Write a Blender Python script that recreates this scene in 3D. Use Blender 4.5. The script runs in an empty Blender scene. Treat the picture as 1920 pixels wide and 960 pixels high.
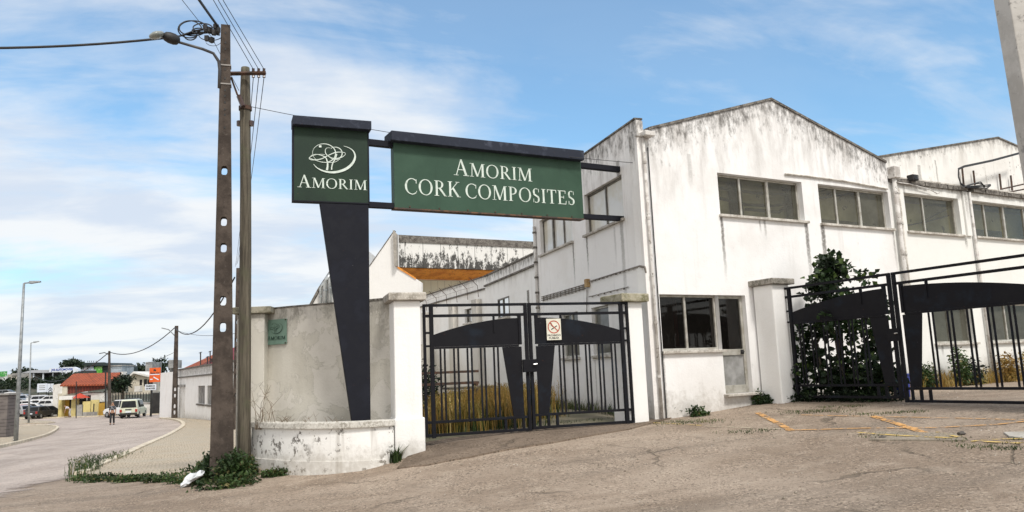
import bpy, bmesh, math, random
import numpy as np
from mathutils import Vector, Matrix
random.seed(7); rng = np.random.default_rng(7)
SC = bpy.context.scene
COL = SC.collection
# ------------------------------------------------------------------ camera, sky, sun, exposure
EYE = Vector((0, 0, 1.65))
PITCH, ROLL, FPX = math.radians(8.4958), math.radians(-2.33275), 1442.64
_f = Vector((0, math.cos(PITCH), math.sin(PITCH))); _r = Vector((1, 0, 0)); _u = Vector((0, -math.sin(PITCH), math.cos(PITCH)))
CR = _r * math.cos(ROLL) + _u * math.sin(ROLL); CU = -_r * math.sin(ROLL) + _u * math.cos(ROLL); CF = _f
cam = bpy.data.cameras.new('camera'); camo = bpy.data.objects.new('camera', cam); COL.objects.link(camo)
camo.matrix_world = Matrix(((CR.x, CU.x, -CF.x, EYE.x), (CR.y, CU.y, -CF.y, EYE.y), (CR.z, CU.z, -CF.z, EYE.z), (0, 0, 0, 1)))
cam.sensor_width = 36; cam.lens = FPX / 1920 * 36; cam.clip_end = 3000; cam.clip_start = 0.05
SC.camera = camo
SC.view_settings.view_transform = 'Standard'; SC.view_settings.look = 'None'
SC.view_settings.exposure = 0.18; SC.view_settings.gamma = 1
SUN_AZ, SUN_EL = math.radians(150), math.radians(52)          # azimuth clockwise from +Y
sl = bpy.data.lights.new('sun', 'SUN'); so = bpy.data.objects.new('sun', sl); COL.objects.link(so)
sl.energy = 2.5; sl.angle = math.radians(10); sl.color = (1, .955, .89)
sd = Vector((math.sin(SUN_AZ) * math.cos(SUN_EL), math.cos(SUN_AZ) * math.cos(SUN_EL), math.sin(SUN_EL)))
so.rotation_euler = sd.to_track_quat('Z', 'Y').to_euler()
W = bpy.data.worlds.new('World'); SC.world = W; W.use_nodes = True


class NT:
    """small helper round a node tree"""
    def __init__(s, tree): s.t = tree; s.n = tree.nodes; s.l = tree.links
    def new(s, typ, **kw):
        nd = s.n.new(typ)
        for k, v in kw.items(): setattr(nd, k, v)
        return nd
    def put(s, sock, v):
        if isinstance(v, bpy.types.NodeSocket): s.l.new(v, sock)
        elif v is not None:
            if isinstance(v, (tuple, list)) and len(v) == 3 and sock.type == 'RGBA': v = (*v, 1)
            sock.default_value = v
    def math(s, op, a, b=None, c=None, clamp=False):
        nd = s.new('ShaderNodeMath', operation=op, use_clamp=clamp)
        s.put(nd.inputs[0], a)
        if b is not None: s.put(nd.inputs[1], b)
        if c is not None: s.put(nd.inputs[2], c)
        return nd.outputs[0]
    def vmath(s, op, a, b=None):
        nd = s.new('ShaderNodeVectorMath', operation=op); s.put(nd.inputs[0], a)
        if b is not None: s.put(nd.inputs[1], b)
        return nd.outputs['Value'] if op == 'DOT_PRODUCT' else nd.outputs[0]
    def noise(s, vec, scale=1, detail=4, rough=.55, dist=0):
        nd = s.new('ShaderNodeTexNoise'); s.put(nd.inputs['Vector'], vec)
        nd.inputs['Scale'].default_value = scale; nd.inputs['Detail'].default_value = detail
        nd.inputs['Roughness'].default_value = rough; nd.inputs['Distortion'].default_value = dist
        return nd.outputs[0]
    def step(s, v, a, b, lo=0., hi=1.):
        nd = s.new('ShaderNodeMapRange', interpolation_type='SMOOTHSTEP'); s.put(nd.inputs[0], v)
        s.put(nd.inputs[1], a); s.put(nd.inputs[2], b); s.put(nd.inputs[3], lo); s.put(nd.inputs[4], hi)
        return nd.outputs[0]
    def mix(s, f, a, b, mode='MIX'):
        nd = s.new('ShaderNodeMix', data_type='RGBA', blend_type=mode)
        s.put(nd.inputs[0], f); s.put(nd.inputs[6], a); s.put(nd.inputs[7], b)
        return nd.outputs[2]
    def sep(s, v):
        nd = s.new('ShaderNodeSeparateXYZ'); s.put(nd.inputs[0], v); return nd.outputs
    def comb(s, x, y, z):
        nd = s.new('ShaderNodeCombineXYZ'); s.put(nd.inputs[0], x); s.put(nd.inputs[1], y); s.put(nd.inputs[2], z); return nd.outputs[0]


def world():
    k = NT(W.node_tree); k.n.clear()
    out = k.new('ShaderNodeOutputWorld'); bg = k.new('ShaderNodeBackground'); bg.inputs[1].default_value = 0.12
    sky = k.new('ShaderNodeTexSky', sky_type='NISHITA', sun_disc=False)
    sky.sun_elevation = SUN_EL; sky.sun_rotation = SUN_AZ; sky.air_density = 1.1; sky.dust_density = .6; sky.ozone_density = 2.2
    tc = k.new('ShaderNodeTexCoord'); d = tc.outputs['Generated']; x, y, z = k.sep(d)
    zz = k.math('MAXIMUM', z, 0.0)
    den = k.math('ADD', zz, .22)
    px, py = k.math('DIVIDE', x, den), k.math('DIVIDE', y, den)
    a = math.radians(16)
    rx = k.math('ADD', k.math('MULTIPLY', px, math.cos(a)), k.math('MULTIPLY', py, math.sin(a)))
    ry = k.math('ADD', k.math('MULTIPLY', px, -math.sin(a)), k.math('MULTIPLY', py, math.cos(a)))
    v = k.comb(k.math('MULTIPLY', rx, .55), k.math('MULTIPLY', ry, 1.15), 3.3)
    n1 = k.noise(v, 1.5, 9, .56, .35); n2 = k.noise(k.comb(rx, k.math('MULTIPLY', ry, 2.4), 7.7), 2.1, 7, .6, .5)
    n = k.math('ADD', k.math('MULTIPLY', n1, .72), k.math('MULTIPLY', n2, .28))
    # thicker veil towards the left, thinner towards the upper right
    bias = k.math('ADD', k.math('MULTIPLY', x, -.13), k.math('MULTIPLY', z, -.34))
    n = k.math('ADD', n, k.math('ADD', bias, .16))
    m = k.step(n, .40, .70)
    m = k.math('MAXIMUM', m, .14)
    hz = k.step(z, 0., .16, .85, 0.)
    m = k.math('MAXIMUM', m, hz)
    shade = k.noise(k.comb(rx, k.math('MULTIPLY', ry, 2.), 1.2), 1.7, 6, .55, .3)
    cc = k.mix(k.step(shade, .38, .62), (5.2, 5.75, 6.6), (6.9, 7.0, 7.1))
    # added unseen cloud deck, behind the camera and overhead, fills the walls warm-white
    back = k.step(k.math('ADD', y, k.math('MULTIPLY', z, -.35)), .16, -.25)
    cc = k.mix(back, cc, (8.6, 8.32, 7.95)); m = k.math('MAXIMUM', m, k.math('MULTIPLY', back, .96))
    blue = k.mix(1.0, sky.outputs[0], (.90, 1.32, 1.42), 'MULTIPLY')
    c = k.mix(k.math('MULTIPLY', m, .95), blue, cc)
    k.l.new(c, bg.inputs[0]); k.l.new(bg.outputs[0], out.inputs[0])
world()

# ------------------------------------------------------------------ geometry helpers
def ray(px, py):
    return (CR * ((px - 960) / FPX) + CU * (-(py - 480) / FPX) + CF)
def at(px, py, Y):
    d = ray(px, py); return EYE + d * (Y / d.y)

class Fr:
    """a vertical plane: u along it, w out of it (towards the street), z up"""
    def __init__(s, o, ang, flip=False):
        s.o = Vector((o[0], o[1], 0)); s.a = math.radians(ang)
        s.d = Vector((math.cos(s.a), math.sin(s.a), 0)); s.n = Vector((s.d.y, -s.d.x, 0))
        if flip: s.n = -s.n
    def P(s, u, w, z): return s.o + s.d * u + s.n * w + Vector((0, 0, z))
    def px(s, x, y, w=0):
        r = ray(x, y); o = s.o + s.n * w
        t = (o - EYE).dot(s.n) / r.dot(s.n); p = EYE + r * t
        return (p - o).dot(s.d), p.z
    def u(s, x, y, w=0): return s.px(x, y, w)[0]
    def z(s, x, y, w=0): return s.px(x, y, w)[1]

# ground height by thin-plate spline through surveyed spots
_cp = [(0, 0, 0), (-9, 0, 0), (9, 0, .05), (-9, 10, 0), (0, 8.4, .08), (4.3, 6.4, .28), (9, 7, .45), (14, 6, .5), (-4, 12.8, .12), (-6, 13.5, .0), (-8, 14.3, -.08),
       (-1.9, 12.2, .26), (-1.4, 12.7, .47), (2.2, 14.0, .62), (2.7, 14.6, .64), (4.8, 15.9, .80), (5.7, 15.7, .85), (8.0, 11.8, .80), (8, 17, .86), (14, 20, .9), (14, 12, .85),
       (3, 10.5, .36), (6, 11, .62), (-1, 18, .55), (0, 24, .6), (-4.5, 20, -.1), (-9, 25, -.32), (-8.5, 40, -.65), (-14, 58, -1.1), (-25, 58, -1.15),
       (-30, 85, -1.68), (-50, 85, -1.7), (-20, 85, -1.6), (-50, 40, -.7), (-35, 10, 0), (20, 40, .7), (40, 85, .5), (40, 10, 1.), (-60, 130, -1.5), (0, 130, -1.3), (60, 130, 0), (-100, 60, -1.2), (30, -20, 0), (-30, -20, 0)]
_C = np.array(_cp)
def _U(r2): return np.where(r2 > 1e-9, r2 * np.log(r2 + 1e-12), 0)
_n = len(_C); _K = _U(((_C[:, None, :2] - _C[None, :, :2]) ** 2).sum(-1)) + np.eye(_n) * .6
_Pm = np.hstack([np.ones((_n, 1)), _C[:, :2]]); _A = np.zeros((_n + 3, _n + 3)); _A[:_n, :_n] = _K; _A[:_n, _n:] = _Pm; _A[_n:, :_n] = _Pm.T
_w = np.linalg.solve(_A, np.r_[_C[:, 2], 0, 0, 0])
def garr(X, Y):
    X = np.asarray(X, float); Y = np.asarray(Y, float); X0, Y0 = X, Y
    X = np.clip(X, -100, 60); Y = np.clip(Y, -20, 130)
    r2 = (X[..., None] - _C[:, 0]) ** 2 + (Y[..., None] - _C[:, 1]) ** 2
    return (_U(r2) * _w[:_n]).sum(-1) + _w[_n] + _w[_n + 1] * X + _w[_n + 2] * Y
def g(x, y): return float(garr(x, y))
def gpx(px, py, dz=0):
    d = ray(px, py); a, b = 3., 400.
    f = lambda Y: (EYE + d * (Y / d.y)).z - g((EYE + d * (Y / d.y)).x, Y) - dz
    Y = 3.; 
    while Y < 300:
        if f(Y) < 0: break
        Y *= 1.04
    a, b = Y / 1.05, Y
    for _ in range(30):
        m = (a + b) / 2
        if f(m) < 0: b = m
        else: a = m
    return EYE + d * (b / d.y)

class MB:
    def __init__(s): s.v = []; s.f = []
    def poly(s, pts):
        k = len(s.v); s.v += [Vector(p) for p in pts]; s.f.append(tuple(range(k, k + len(pts)))); return s
    def hexa(s, p):   # 8 points: bottom ring 0-3, top ring 4-7
        k = len(s.v); s.v += [Vector(q) for q in p]
        s.f += [tuple(k + i for i in q) for q in ((3, 2, 1, 0), (4, 5, 6, 7), (0, 1, 5, 4), (1, 2, 6, 5), (2, 3, 7, 6), (3, 0, 4, 7))]; return s
    def boxf(s, F, u0, u1, w0, w1, z0, z1):
        return s.hexa([F.P(u0, w0, z0), F.P(u1, w0, z0), F.P(u1, w1, z0), F.P(u0, w1, z0), F.P(u0, w0, z1), F.P(u1, w0, z1), F.P(u1, w1, z1), F.P(u0, w1, z1)])
    def box(s, c, sx, sy, sz, rz=0):
        c = Vector(c); F = Fr((c.x, c.y), math.degrees(rz)); return s.boxf(F, -sx / 2, sx / 2, -sy / 2, sy / 2, c.z - sz / 2, c.z + sz / 2)
    def prism(s, F, pts, w0, w1):
        a = [F.P(u, w0, z) for u, z in pts]; b = [F.P(u, w1, z) for u, z in pts]
        k = len(s.v); n = len(pts); s.v += a + b
        s.f.append(tuple(range(k, k + n))); s.f.append(tuple(range(k + 2 * n - 1, k + n - 1, -1)))
        for i in range(n): j = (i + 1) % n; s.f.append((k + i, k + n + i, k + n + j, k + j))
        return s
    def sweep(s, ring_a, ring_b):
        k = len(s.v); n = len(ring_a); s.v += [Vector(p) for p in ring_a] + [Vector(p) for p in ring_b]
        s.f.append(tuple(range(k + n - 1, k - 1, -1))); s.f.append(tuple(range(k + n, k + 2 * n)))
        for i in range(n): j = (i + 1) % n; s.f.append((k + i, k + j, k + n + j, k + n + i))
        return s
    def tube(s, pts, r, n=6, caps=True):
        pts = [Vector(p) for p in pts]; m = len(pts); rr = r if isinstance(r, (list, tuple)) else [r] * m
        k = len(s.v); up = Vector((0, 0, 1))
        for i, p in enumerate(pts):
            t = (pts[min(i + 1, m - 1)] - pts[max(i - 1, 0)]).normalized()
            a = t.cross(up)
            if a.length < .05: a = t.cross(Vector((0, 1, 0)))
            a.normalize(); b = t.cross(a).normalized()
            for j in range(n):
                q = 2 * math.pi * j / n; s.v.append(p + (a * math.cos(q) + b * math.sin(q)) * rr[i])
        for i in range(m - 1):
            for j in range(n):
                s.f.append((k + i * n + j, k + i * n + (j + 1) % n, k + (i + 1) * n + (j + 1) % n, k + (i + 1) * n + j))
        if caps: s.f.append(tuple(k + j for j in range(n - 1, -1, -1))); s.f.append(tuple(k + (m - 1) * n + j for j in range(n)))
        return s
    def build(s, name, mat, parent=None, local=False, smooth=False, bevel=0, fix=True):
        me = bpy.data.meshes.new(name)
        off = Vector((0, 0, 0))
        if parent is not None: off = Vector(parent['_b']) if not local else off
        elif not local:
            xs = [v.x for v in s.v]; ys = [v.y for v in s.v]; zs = [v.z for v in s.v]
            off = Vector(((min(xs) + max(xs)) / 2, (min(ys) + max(ys)) / 2, min(zs)))
        me.from_pydata([(v - off)[:] for v in s.v], [], s.f)
        me.materials.append(mat)
        if fix:
            bm = bmesh.new(); bm.from_mesh(me); bmesh.ops.recalc_face_normals(bm, faces=bm.faces); bm.to_mesh(me); bm.free()
        if smooth:
            for p in me.polygons: p.use_smooth = True
        o = bpy.data.objects.new(name, me); COL.objects.link(o)
        if parent is not None: o.parent = parent; o['_b'] = parent['_b'] if not local else (0, 0, 0)
        else: o.location = off if not local else (0, 0, 0); o['_b'] = tuple(off)
        if bevel:
            b = o.modifiers.new('edge', 'BEVEL'); b.width = bevel; b.segments = 2; b.limit_method = 'ANGLE'; b.harden_normals = False
        return o
def tag(o, label=None, cat=None, group=None, kind=None):
    if label: o['label'] = label
    if cat: o['category'] = cat
    if group: o['group'] = group
    if kind: o['kind'] = kind
    return o
def thing(name, loc, label, cat, group=None, rz=0):
    o = bpy.data.objects.new(name, None); COL.objects.link(o); o.location = loc; o.rotation_euler = (0, 0, rz); o.empty_display_size = .2
    o['_b'] = tuple(loc); return tag(o, label, cat, group)
def copy_tree(o, parent=None):
    c = o.copy(); COL.objects.link(c); c.parent = parent
    for ch in list(o.children): copy_tree(ch, c)
    return c
def sag(a, b, s, n=14, r=None):
    a, b = Vector(a), Vector(b); return [a.lerp(b, i / n) - Vector((0, 0, s * 4 * (i / n) * (1 - i / n))) for i in range(n + 1)]

def wall_mesh(F, prof, z0, holes, t, w=0, mb=None, back=True):
    """upright wall following the top profile [(u,z)..], with real openings and reveals"""
    mb = mb or MB(); us = sorted(set([round(u, 4) for u, _ in prof] + [round(h[i], 4) for h in holes for i in (0, 1)]))
    us = [u for u in us if prof[0][0] - 1e-3 <= u <= prof[-1][0] + 1e-3]
    top = lambda u: float(np.interp(u, [p[0] for p in prof], [p[1] for p in prof]))
    gz = z0 if callable(z0) else (lambda u: z0)
    zs = sorted(set([round(h[i], 4) for h in holes for i in (2, 3)]))
    for a, b in zip(us, us[1:]):
        lo = [(gz(a), gz(b))] + [(z, z) for z in zs] + [(top(a), top(b))]
        for q, (p0, p1) in enumerate(zip(lo, lo[1:])):
            cu = (a + b) / 2; cz = (p0[0] + p1[0]) / 2
            inside = any(h[0] < cu < h[1] and h[2] - 1e-3 <= min(p0[0], p1[0]) and max(p1[0], p1[1]) <= h[3] + 1e-3 for h in holes) and 0 < q < len(lo) - 2 + 0
            if not inside and q == 0: inside = any(h[0] < cu < h[1] and h[2] <= p0[0] + .001 and False for h in holes)
            if inside: continue
            mb.poly([F.P(a, w, p0[0]), F.P(b, w, p0[1]), F.P(b, w, p1[1]), F.P(a, w, p1[0])])
            if back: mb.poly([F.P(a, w - t, p1[0]), F.P(b, w - t, p1[1]), F.P(b, w - t, p0[1]), F.P(a, w - t, p0[0])])
        mb.poly([F.P(a, w, top(a)), F.P(b, w, top(b)), F.P(b, w - t, top(b)), F.P(a, w - t, top(a))])
    for h in holes:
        u0, u1, a, b = h[:4]
        for p, q in (((u0, a), (u1, a)), ((u1, a), (u1, b)), ((u1, b), (u0, b)), ((u0, b), (u0, a))):
            mb.poly([F.P(p[0], w, p[1]), F.P(q[0], w, q[1]), F.P(q[0], w - t, q[1]), F.P(p[0], w - t, p[1])])
    for u, s in ((prof[0][0], 1), (prof[-1][0], -1)):
        mb.poly([F.P(u, w, gz(u)), F.P(u, w, top(u)), F.P(u, w - t, top(u)), F.P(u, w - t, gz(u))])
    return mb

# ------------------------------------------------------------------ materials
def newmat(name):
    m = bpy.data.materials.new(name); m.use_nodes = True; k = NT(m.node_tree); b = k.n['Principled BSDF']
    return m, k, b
def P_world(k): return k.new('ShaderNodeNewGeometry').outputs['Position']
def P_obj(k): return k.new('ShaderNodeTexCoord').outputs['Object']
def bump(k, b, h, strength=.3, dist=.01):
    n = k.new('ShaderNodeBump'); n.inputs['Strength'].default_value = strength; n.inputs['Distance'].default_value = dist
    k.put(n.inputs['Height'], h); k.l.new(n.outputs[0], b.inputs['Normal'])
def simple(name, c1, c2=None, scale=3, rough=.7, metal=0, lo=.4, hi=.65, bmp=0, obj=True, spec=None, c3=None, s3=20, t3=.62):
    m, k, b = newmat(name); p = P_obj(k) if obj else P_world(k)
    if c2 is None: c2 = tuple(x * .75 for x in c1)
    n = k.noise(p, scale, 6, .6)
    c = k.mix(k.step(n, lo, hi), c1, c2)
    if c3 is not None: c = k.mix(k.step(k.noise(p, s3, 5, .65), t3, t3 + .05), c, c3)
    k.l.new(c, b.inputs['Base Color']); b.inputs['Roughness'].default_value = rough; b.inputs['Metallic'].default_value = metal
    if spec is not None: b.inputs['Specular IOR Level'].default_value = spec
    if bmp: bump(k, b, k.noise(p, scale * 8, 5, .6), bmp, .01)
    return m
def plaster(name, base=(.80, .79, .775), F=None, roof=None, h=.9, top=.8, low=None, lowz=0, drips=(), dirt=.5, blot=.35, warm=(.60, .56, .50), seed=0., speck=True, patch=0):
    """lime-washed render: blotches, mould along the top, splash dirt at the foot, runs below sills"""
    m, k, b = newmat(name); p = P_world(k); x, y, z = k.sep(p)
    ps = k.vmath('ADD', p, (seed, seed * .7, seed * 1.3))
    n1 = k.noise(ps, .9, 7, .6); n2 = k.noise(ps, 3.2, 6, .62)
    c = k.mix(k.math('MULTIPLY', k.step(n1, .45, .72), blot), base, warm)
    c = k.mix(k.math('MULTIPLY', k.step(n2, .55, .72), blot * .6), c, tuple(v * .74 for v in base))
    sx, sy, sz = k.sep(ps)
    vs = k.noise(k.comb(k.math('MULTIPLY', sx, 5.5), k.math('MULTIPLY', sy, 5.5), k.math('MULTIPLY', sz, .38)), 1., 5, .6)
    u = k.vmath('DOT_PRODUCT', k.vmath('SUBTRACT', p, tuple(F.o)), tuple(F.d)) if F else x
    c = k.mix(k.math('MULTIPLY', k.step(vs, .56, .74), .28 * dirt), c, (.33, .30, .26))
    if roof:
        line = None
        for a, bb in roof:
            L = k.math('ADD', k.math('MULTIPLY', u, a), bb); line = L if line is None else k.math('MINIMUM', line, L)
        dz = k.math('SUBTRACT', z, line)
        tm = k.step(dz, -h, 0.)
        sp = k.noise(k.comb(k.math('MULTIPLY', sx, 9), k.math('MULTIPLY', sy, 9), k.math('MULTIPLY', sz, 4.2)), 1., 8, .74); gr = k.noise(k.comb(k.math('MULTIPLY', sx, 3), k.math('MULTIPLY', sy, 3), k.math('MULTIPLY', sz, .9)), 1.3, 7, .65)
        a1 = k.math('MULTIPLY', k.math('POWER', tm, .75), k.step(gr, .40, .72))
        c = k.mix(k.math('MULTIPLY', a1, .68 * top), c, (.34, .315, .29))
        tm2 = k.step(dz, -h * .8, -.02)
        a2 = k.math('MULTIPLY', k.step(k.math('ADD', k.math('MULTIPLY', k.math('POWER', tm2, 2.6), .27), sp), .62, .90), .85)
        c = k.mix(k.math('MULTIPLY', a2, top), c, (.075, .068, .06))
    if speck:
        sp2 = k.noise(ps, 16 if speck < 1.5 else 7, 7, .72); reg = k.step(k.noise(ps, 1.7, 3, .5), .5 - .12 * (float(speck) - 1), .7 - .16 * (float(speck) - 1))
        c = k.mix(k.math('MULTIPLY', k.math('MULTIPLY', k.step(sp2, .62 - .07 * (float(speck) - 1), .70 - .10 * (float(speck) - 1)), reg), min(.9, .55 * dirt)), c, (.2, .18, .16) if speck < 1.5 else (.10, .09, .08))
    if patch:
        vv = k.noise(ps, 1.5, 9, .64, .5)
        e = k.math('MULTIPLY', k.step(vv, .50, .53), k.step(vv, .60, .62, 1., .55))
        c = k.mix(k.math('MULTIPLY', e, patch), c, (.70, .67, .63))
        c = k.mix(k.math('MULTIPLY', k.math('MULTIPLY', k.step(vv, .488, .5), k.step(vv, .5, .512, 1., 0.)), patch * .7), c, (.2, .19, .17))
    if low is not None:
        lm = k.step(z, lowz + low, lowz, 0., 1.) if not isinstance(lowz, tuple) else k.step(k.math('SUBTRACT', z, k.math('ADD', k.math('MULTIPLY', u, lowz[0]), lowz[1])), low, 0.)
        a3 = k.step(k.math('ADD', k.math('MULTIPLY', lm, .34), k.math('MULTIPLY', k.math('ADD', n2, k.noise(ps, 12, 6, .7)), .5)), .60, .92)
        c = k.mix(k.math('MULTIPLY', a3, .5), c, (.30, .27, .22))
        c = k.mix(k.math('MULTIPLY', lm, .16), c, (.50, .45, .38))
    wob = k.math('MULTIPLY', k.math('SUBTRACT', k.noise(k.comb(0., 0., z), 4., 4, .6), .5), .10)
    spk = k.noise(ps, 22, 5, .7)
    for (du, dz0, ln, wd, st) in drips:
        q = k.math('ABSOLUTE', k.math('ADD', k.math('SUBTRACT', u, du), wob))
        mk = k.step(q, wd * .5, wd * 1.5, 1., 0.)
        a = k.step(z, dz0 + .01, dz0 - .01, 0., 1.); bb = k.step(z, dz0 - ln, dz0 - ln * .2, 0., 1.)
        mk = k.math('MULTIPLY', k.math('MULTIPLY', mk, k.math('MULTIPLY', a, bb)), k.step(spk, .26, .50))
        c = k.mix(k.math('MULTIPLY', mk, st), c, (.10, .09, .075))
    k.l.new(c, b.inputs['Base Color']); b.inputs['Roughness'].default_value = .9; b.inputs['Specular IOR Level'].default_value = .2
    bump(k, b, k.math('ADD', k.noise(ps, 26, 6, .65), k.math('MULTIPLY', n2, 1.5)), .35, .012)
    return m
def glass(name, c=(.10, .10, .075), rough=.06, c2=None, sc=1.1, ior=1.3):
    m, k, b = newmat(name); p = P_world(k)
    n = k.noise(p, sc, 5, .6, .3)
    k.l.new(k.mix(k.step(n, .42, .62), c, c2 or tuple(v * .45 for v in c)), b.inputs['Base Color'])
    k.put(b.inputs['Roughness'], k.step(k.noise(p, 5, 5, .6), .35, .75, rough * .4, rough * 2.4)); b.inputs['IOR'].default_value = ior
    bump(k, b, k.noise(p, 1.6, 2, .4), .12, .02)
    return m
def concrete(name, c1=(.36, .33, .29), c2=(.16, .145, .125), c3=(.55, .52, .47), scale=5, bmp=.6, sp=.55):
    m, k, b = newmat(name); p = P_world(k); n = k.noise(p, scale, 8, .68); n2 = k.noise(p, scale * 6, 5, .7)
    c = k.mix(k.step(n, .38, .62), c1, c2); c = k.mix(k.math('MULTIPLY', k.step(n2, sp, sp + .12), .7), c, c3)
    c = k.mix(k.math('MULTIPLY', k.step(k.noise(p, scale * 3, 6, .72), .58, .66), .7), c, tuple(v * .35 for v in c1))
    k.l.new(c, b.inputs['Base Color']); b.inputs['Roughness'].default_value = .92; b.inputs['Specular IOR Level'].default_value = .2
    bump(k, b, k.math('ADD', n, n2), bmp, .015); return m
def leafmat(name, c1, c2, c3=None):
    m, k, b = newmat(name); ge = k.new('ShaderNodeNewGeometry'); r = ge.outputs['Random Per Island']
    c = k.mix(r, c1, c2)
    if c3: c = k.mix(k.step(r, .86, .90), c, c3)
    c = k.mix(k.step(k.noise(ge.outputs['Position'], 1.3, 3), .4, .6), c, tuple(v * .65 for v in c1))
    k.l.new(c, b.inputs['Base Color']); b.inputs['Roughness'].default_value = .55; b.inputs['Specular IOR Level'].default_value = .35
    b.inputs['Subsurface Weight'].default_value = 0
    tr = k.new('ShaderNodeBsdfTranslucent'); k.l.new(c, tr.inputs[0]); ad = k.new('ShaderNodeMixShader'); ad.inputs[0].default_value = .22
    k.l.new(b.outputs[0], ad.inputs[1]); k.l.new(tr.outputs[0], ad.inputs[2]); k.l.new(ad.outputs[0], k.n['Material Output'].inputs[0])
    return m
def paint_dark(name, c=(.008, .008, .012), rust=.4, worn=(.016, .018, .026), scale=3):
    m, k, b = newmat(name); p = P_world(k); n = k.noise(p, scale, 6, .65); n2 = k.noise(p, 14, 6, .7)
    c0 = k.mix(k.math('MULTIPLY', k.step(n, .5, .68), .7), c, worn)
    c0 = k.mix(k.math('MULTIPLY', k.step(n2, .66, .72), rust), c0, (.12, .045, .02))
    c0 = k.mix(k.math('MULTIPLY', k.step(k.noise(p, 30, 4, .6), .72, .76), .4), c0, (.22, .22, .24))
    k.l.new(c0, b.inputs['Base Color']); k.put(b.inputs['Roughness'], k.step(n, .3, .7, .62, .85)); b.inputs['Specular IOR Level'].default_value = .22
    bump(k, b, n2, .2, .004); return m

# ------------------------------------------------------------------ the ground and what is painted on it
def asphalt(name, c1, c2, c3, tracks=None, crack=.6):
    m, k, b = newmat(name); p = P_world(k); x, y, z = k.sep(p); p2 = k.comb(x, y, 0.)
    n1 = k.noise(p2, .32, 6, .6, .4); n2 = k.noise(p2, 2.2, 7, .62); n3 = k.noise(p2, 17, 6, .72); n4 = k.noise(p2, 60, 3, .6)
    c = k.mix(k.step(n1, .38, .62), c1, c2); c = k.mix(k.math('MULTIPLY', k.step(n2, .48, .7), .6), c, c3); c = k.mix(k.math('MULTIPLY', k.step(k.noise(p2, 1.05, 8, .7, .8), .57, .66), .55), c, tuple(v * .5 for v in c1))
    # paler wheel tracks, stretched along the drive
    a = math.radians(tracks or 20); ta = k.math('ADD', k.math('MULTIPLY', x, math.cos(a)), k.math('MULTIPLY', y, math.sin(a)))
    tb = k.math('ADD', k.math('MULTIPLY', x, -math.sin(a)), k.math('MULTIPLY', y, math.cos(a)))
    st = k.noise(k.comb(k.math('MULTIPLY', ta, .12), tb, 2.), 1.1, 5, .6, .2)
    c = k.mix(k.math('MULTIPLY', k.step(st, .52, .68), .42), c, tuple(min(1, v * 1.32) for v in c1))
    c = k.mix(k.math('MULTIPLY', k.step(st, .48, .34), .55), c, tuple(v * .55 for v in c1))
    c = k.mix(k.step(n3, .55, .62), c, k.mix(.62, c, tuple(v * .30 for v in c1)))
    c = k.mix(k.math('MULTIPLY', k.step(n3, .44, .34), .34), c, tuple(min(1, v * 1.6) for v in c1))
    c = k.mix(k.step(n4, .60, .68), c, k.mix(.6, c, tuple(v * .3 for v in c1)))
    c = k.mix(k.math('MULTIPLY', k.step(n4, .38, .30), .8), c, tuple(min(1, v * 1.9) for v in c1))
    ag = k.new('ShaderNodeTexVoronoi', feature='F1'); k.put(ag.inputs['Vector'], p2); ag.inputs['Scale'].default_value = 46
    agc = k.sep(ag.outputs['Color']); agm = k.step(k.noise(p2, 1.8, 4, .6), .35, .6)
    c = k.mix(k.math('MULTIPLY', k.math('MULTIPLY', k.step(agc[0], .80, .86), agm), .62), c, tuple(v * .28 for v in c1))
    c = k.mix(k.math('MULTIPLY', k.math('MULTIPLY', k.step(agc[1], .84, .90), agm), .45), c, tuple(min(1, v * 1.7) for v in c1))
    vo = k.new('ShaderNodeTexVoronoi', feature='DISTANCE_TO_EDGE'); wv = k.mix(.12, p2, k.new('ShaderNodeTexNoise').outputs['Color'])
    nz = k.new('ShaderNodeTexNoise'); k.put(nz.inputs['Vector'], p2); nz.inputs['Scale'].default_value = 1.6; nz.inputs['Detail'].default_value = 6
    wv = k.vmath('ADD', p2, k.vmath('MULTIPLY', nz.outputs['Color'], (.9, .9, 0)))
    k.put(vo.inputs['Vector'], wv); vo.inputs['Scale'].default_value = .38
    cr = k.math('MULTIPLY', k.step(vo.outputs['Distance'], .004, .012, 1., 0.), k.step(k.noise(p2, .5, 2), .5, .6))
    c = k.mix(k.math('MULTIPLY', cr, crack), c, (.05, .045, .035))
    k.l.new(c, b.inputs['Base Color']); b.inputs['Roughness'].default_value = .93; b.inputs['Specular IOR Level'].default_value = .15
    bump(k, b, k.math('ADD', k.math('ADD', n3, k.math('MULTIPLY', n4, .7)), k.math('MULTIPLY', cr, -1.)), .9, .02)
    return m
M = {}
M['yard'] = asphalt('forecourt_asphalt', (.355, .288, .228), (.255, .198, .150), (.415, .345, .275), 16, .45)
M['road'] = asphalt('road_asphalt', (.46, .395, .35), (.39, .33, .29), (.51, .445, .40), 100, .25)
M['ramp'] = asphalt('ramp_asphalt', (.20, .155, .118), (.14, .108, .082), (.25, .20, .155), 16, .3)
M['back'] = simple('backyard_soil', (.20, .17, .12), (.13, .12, .07), .5, .95, obj=False, lo=.4, hi=.6)

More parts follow.
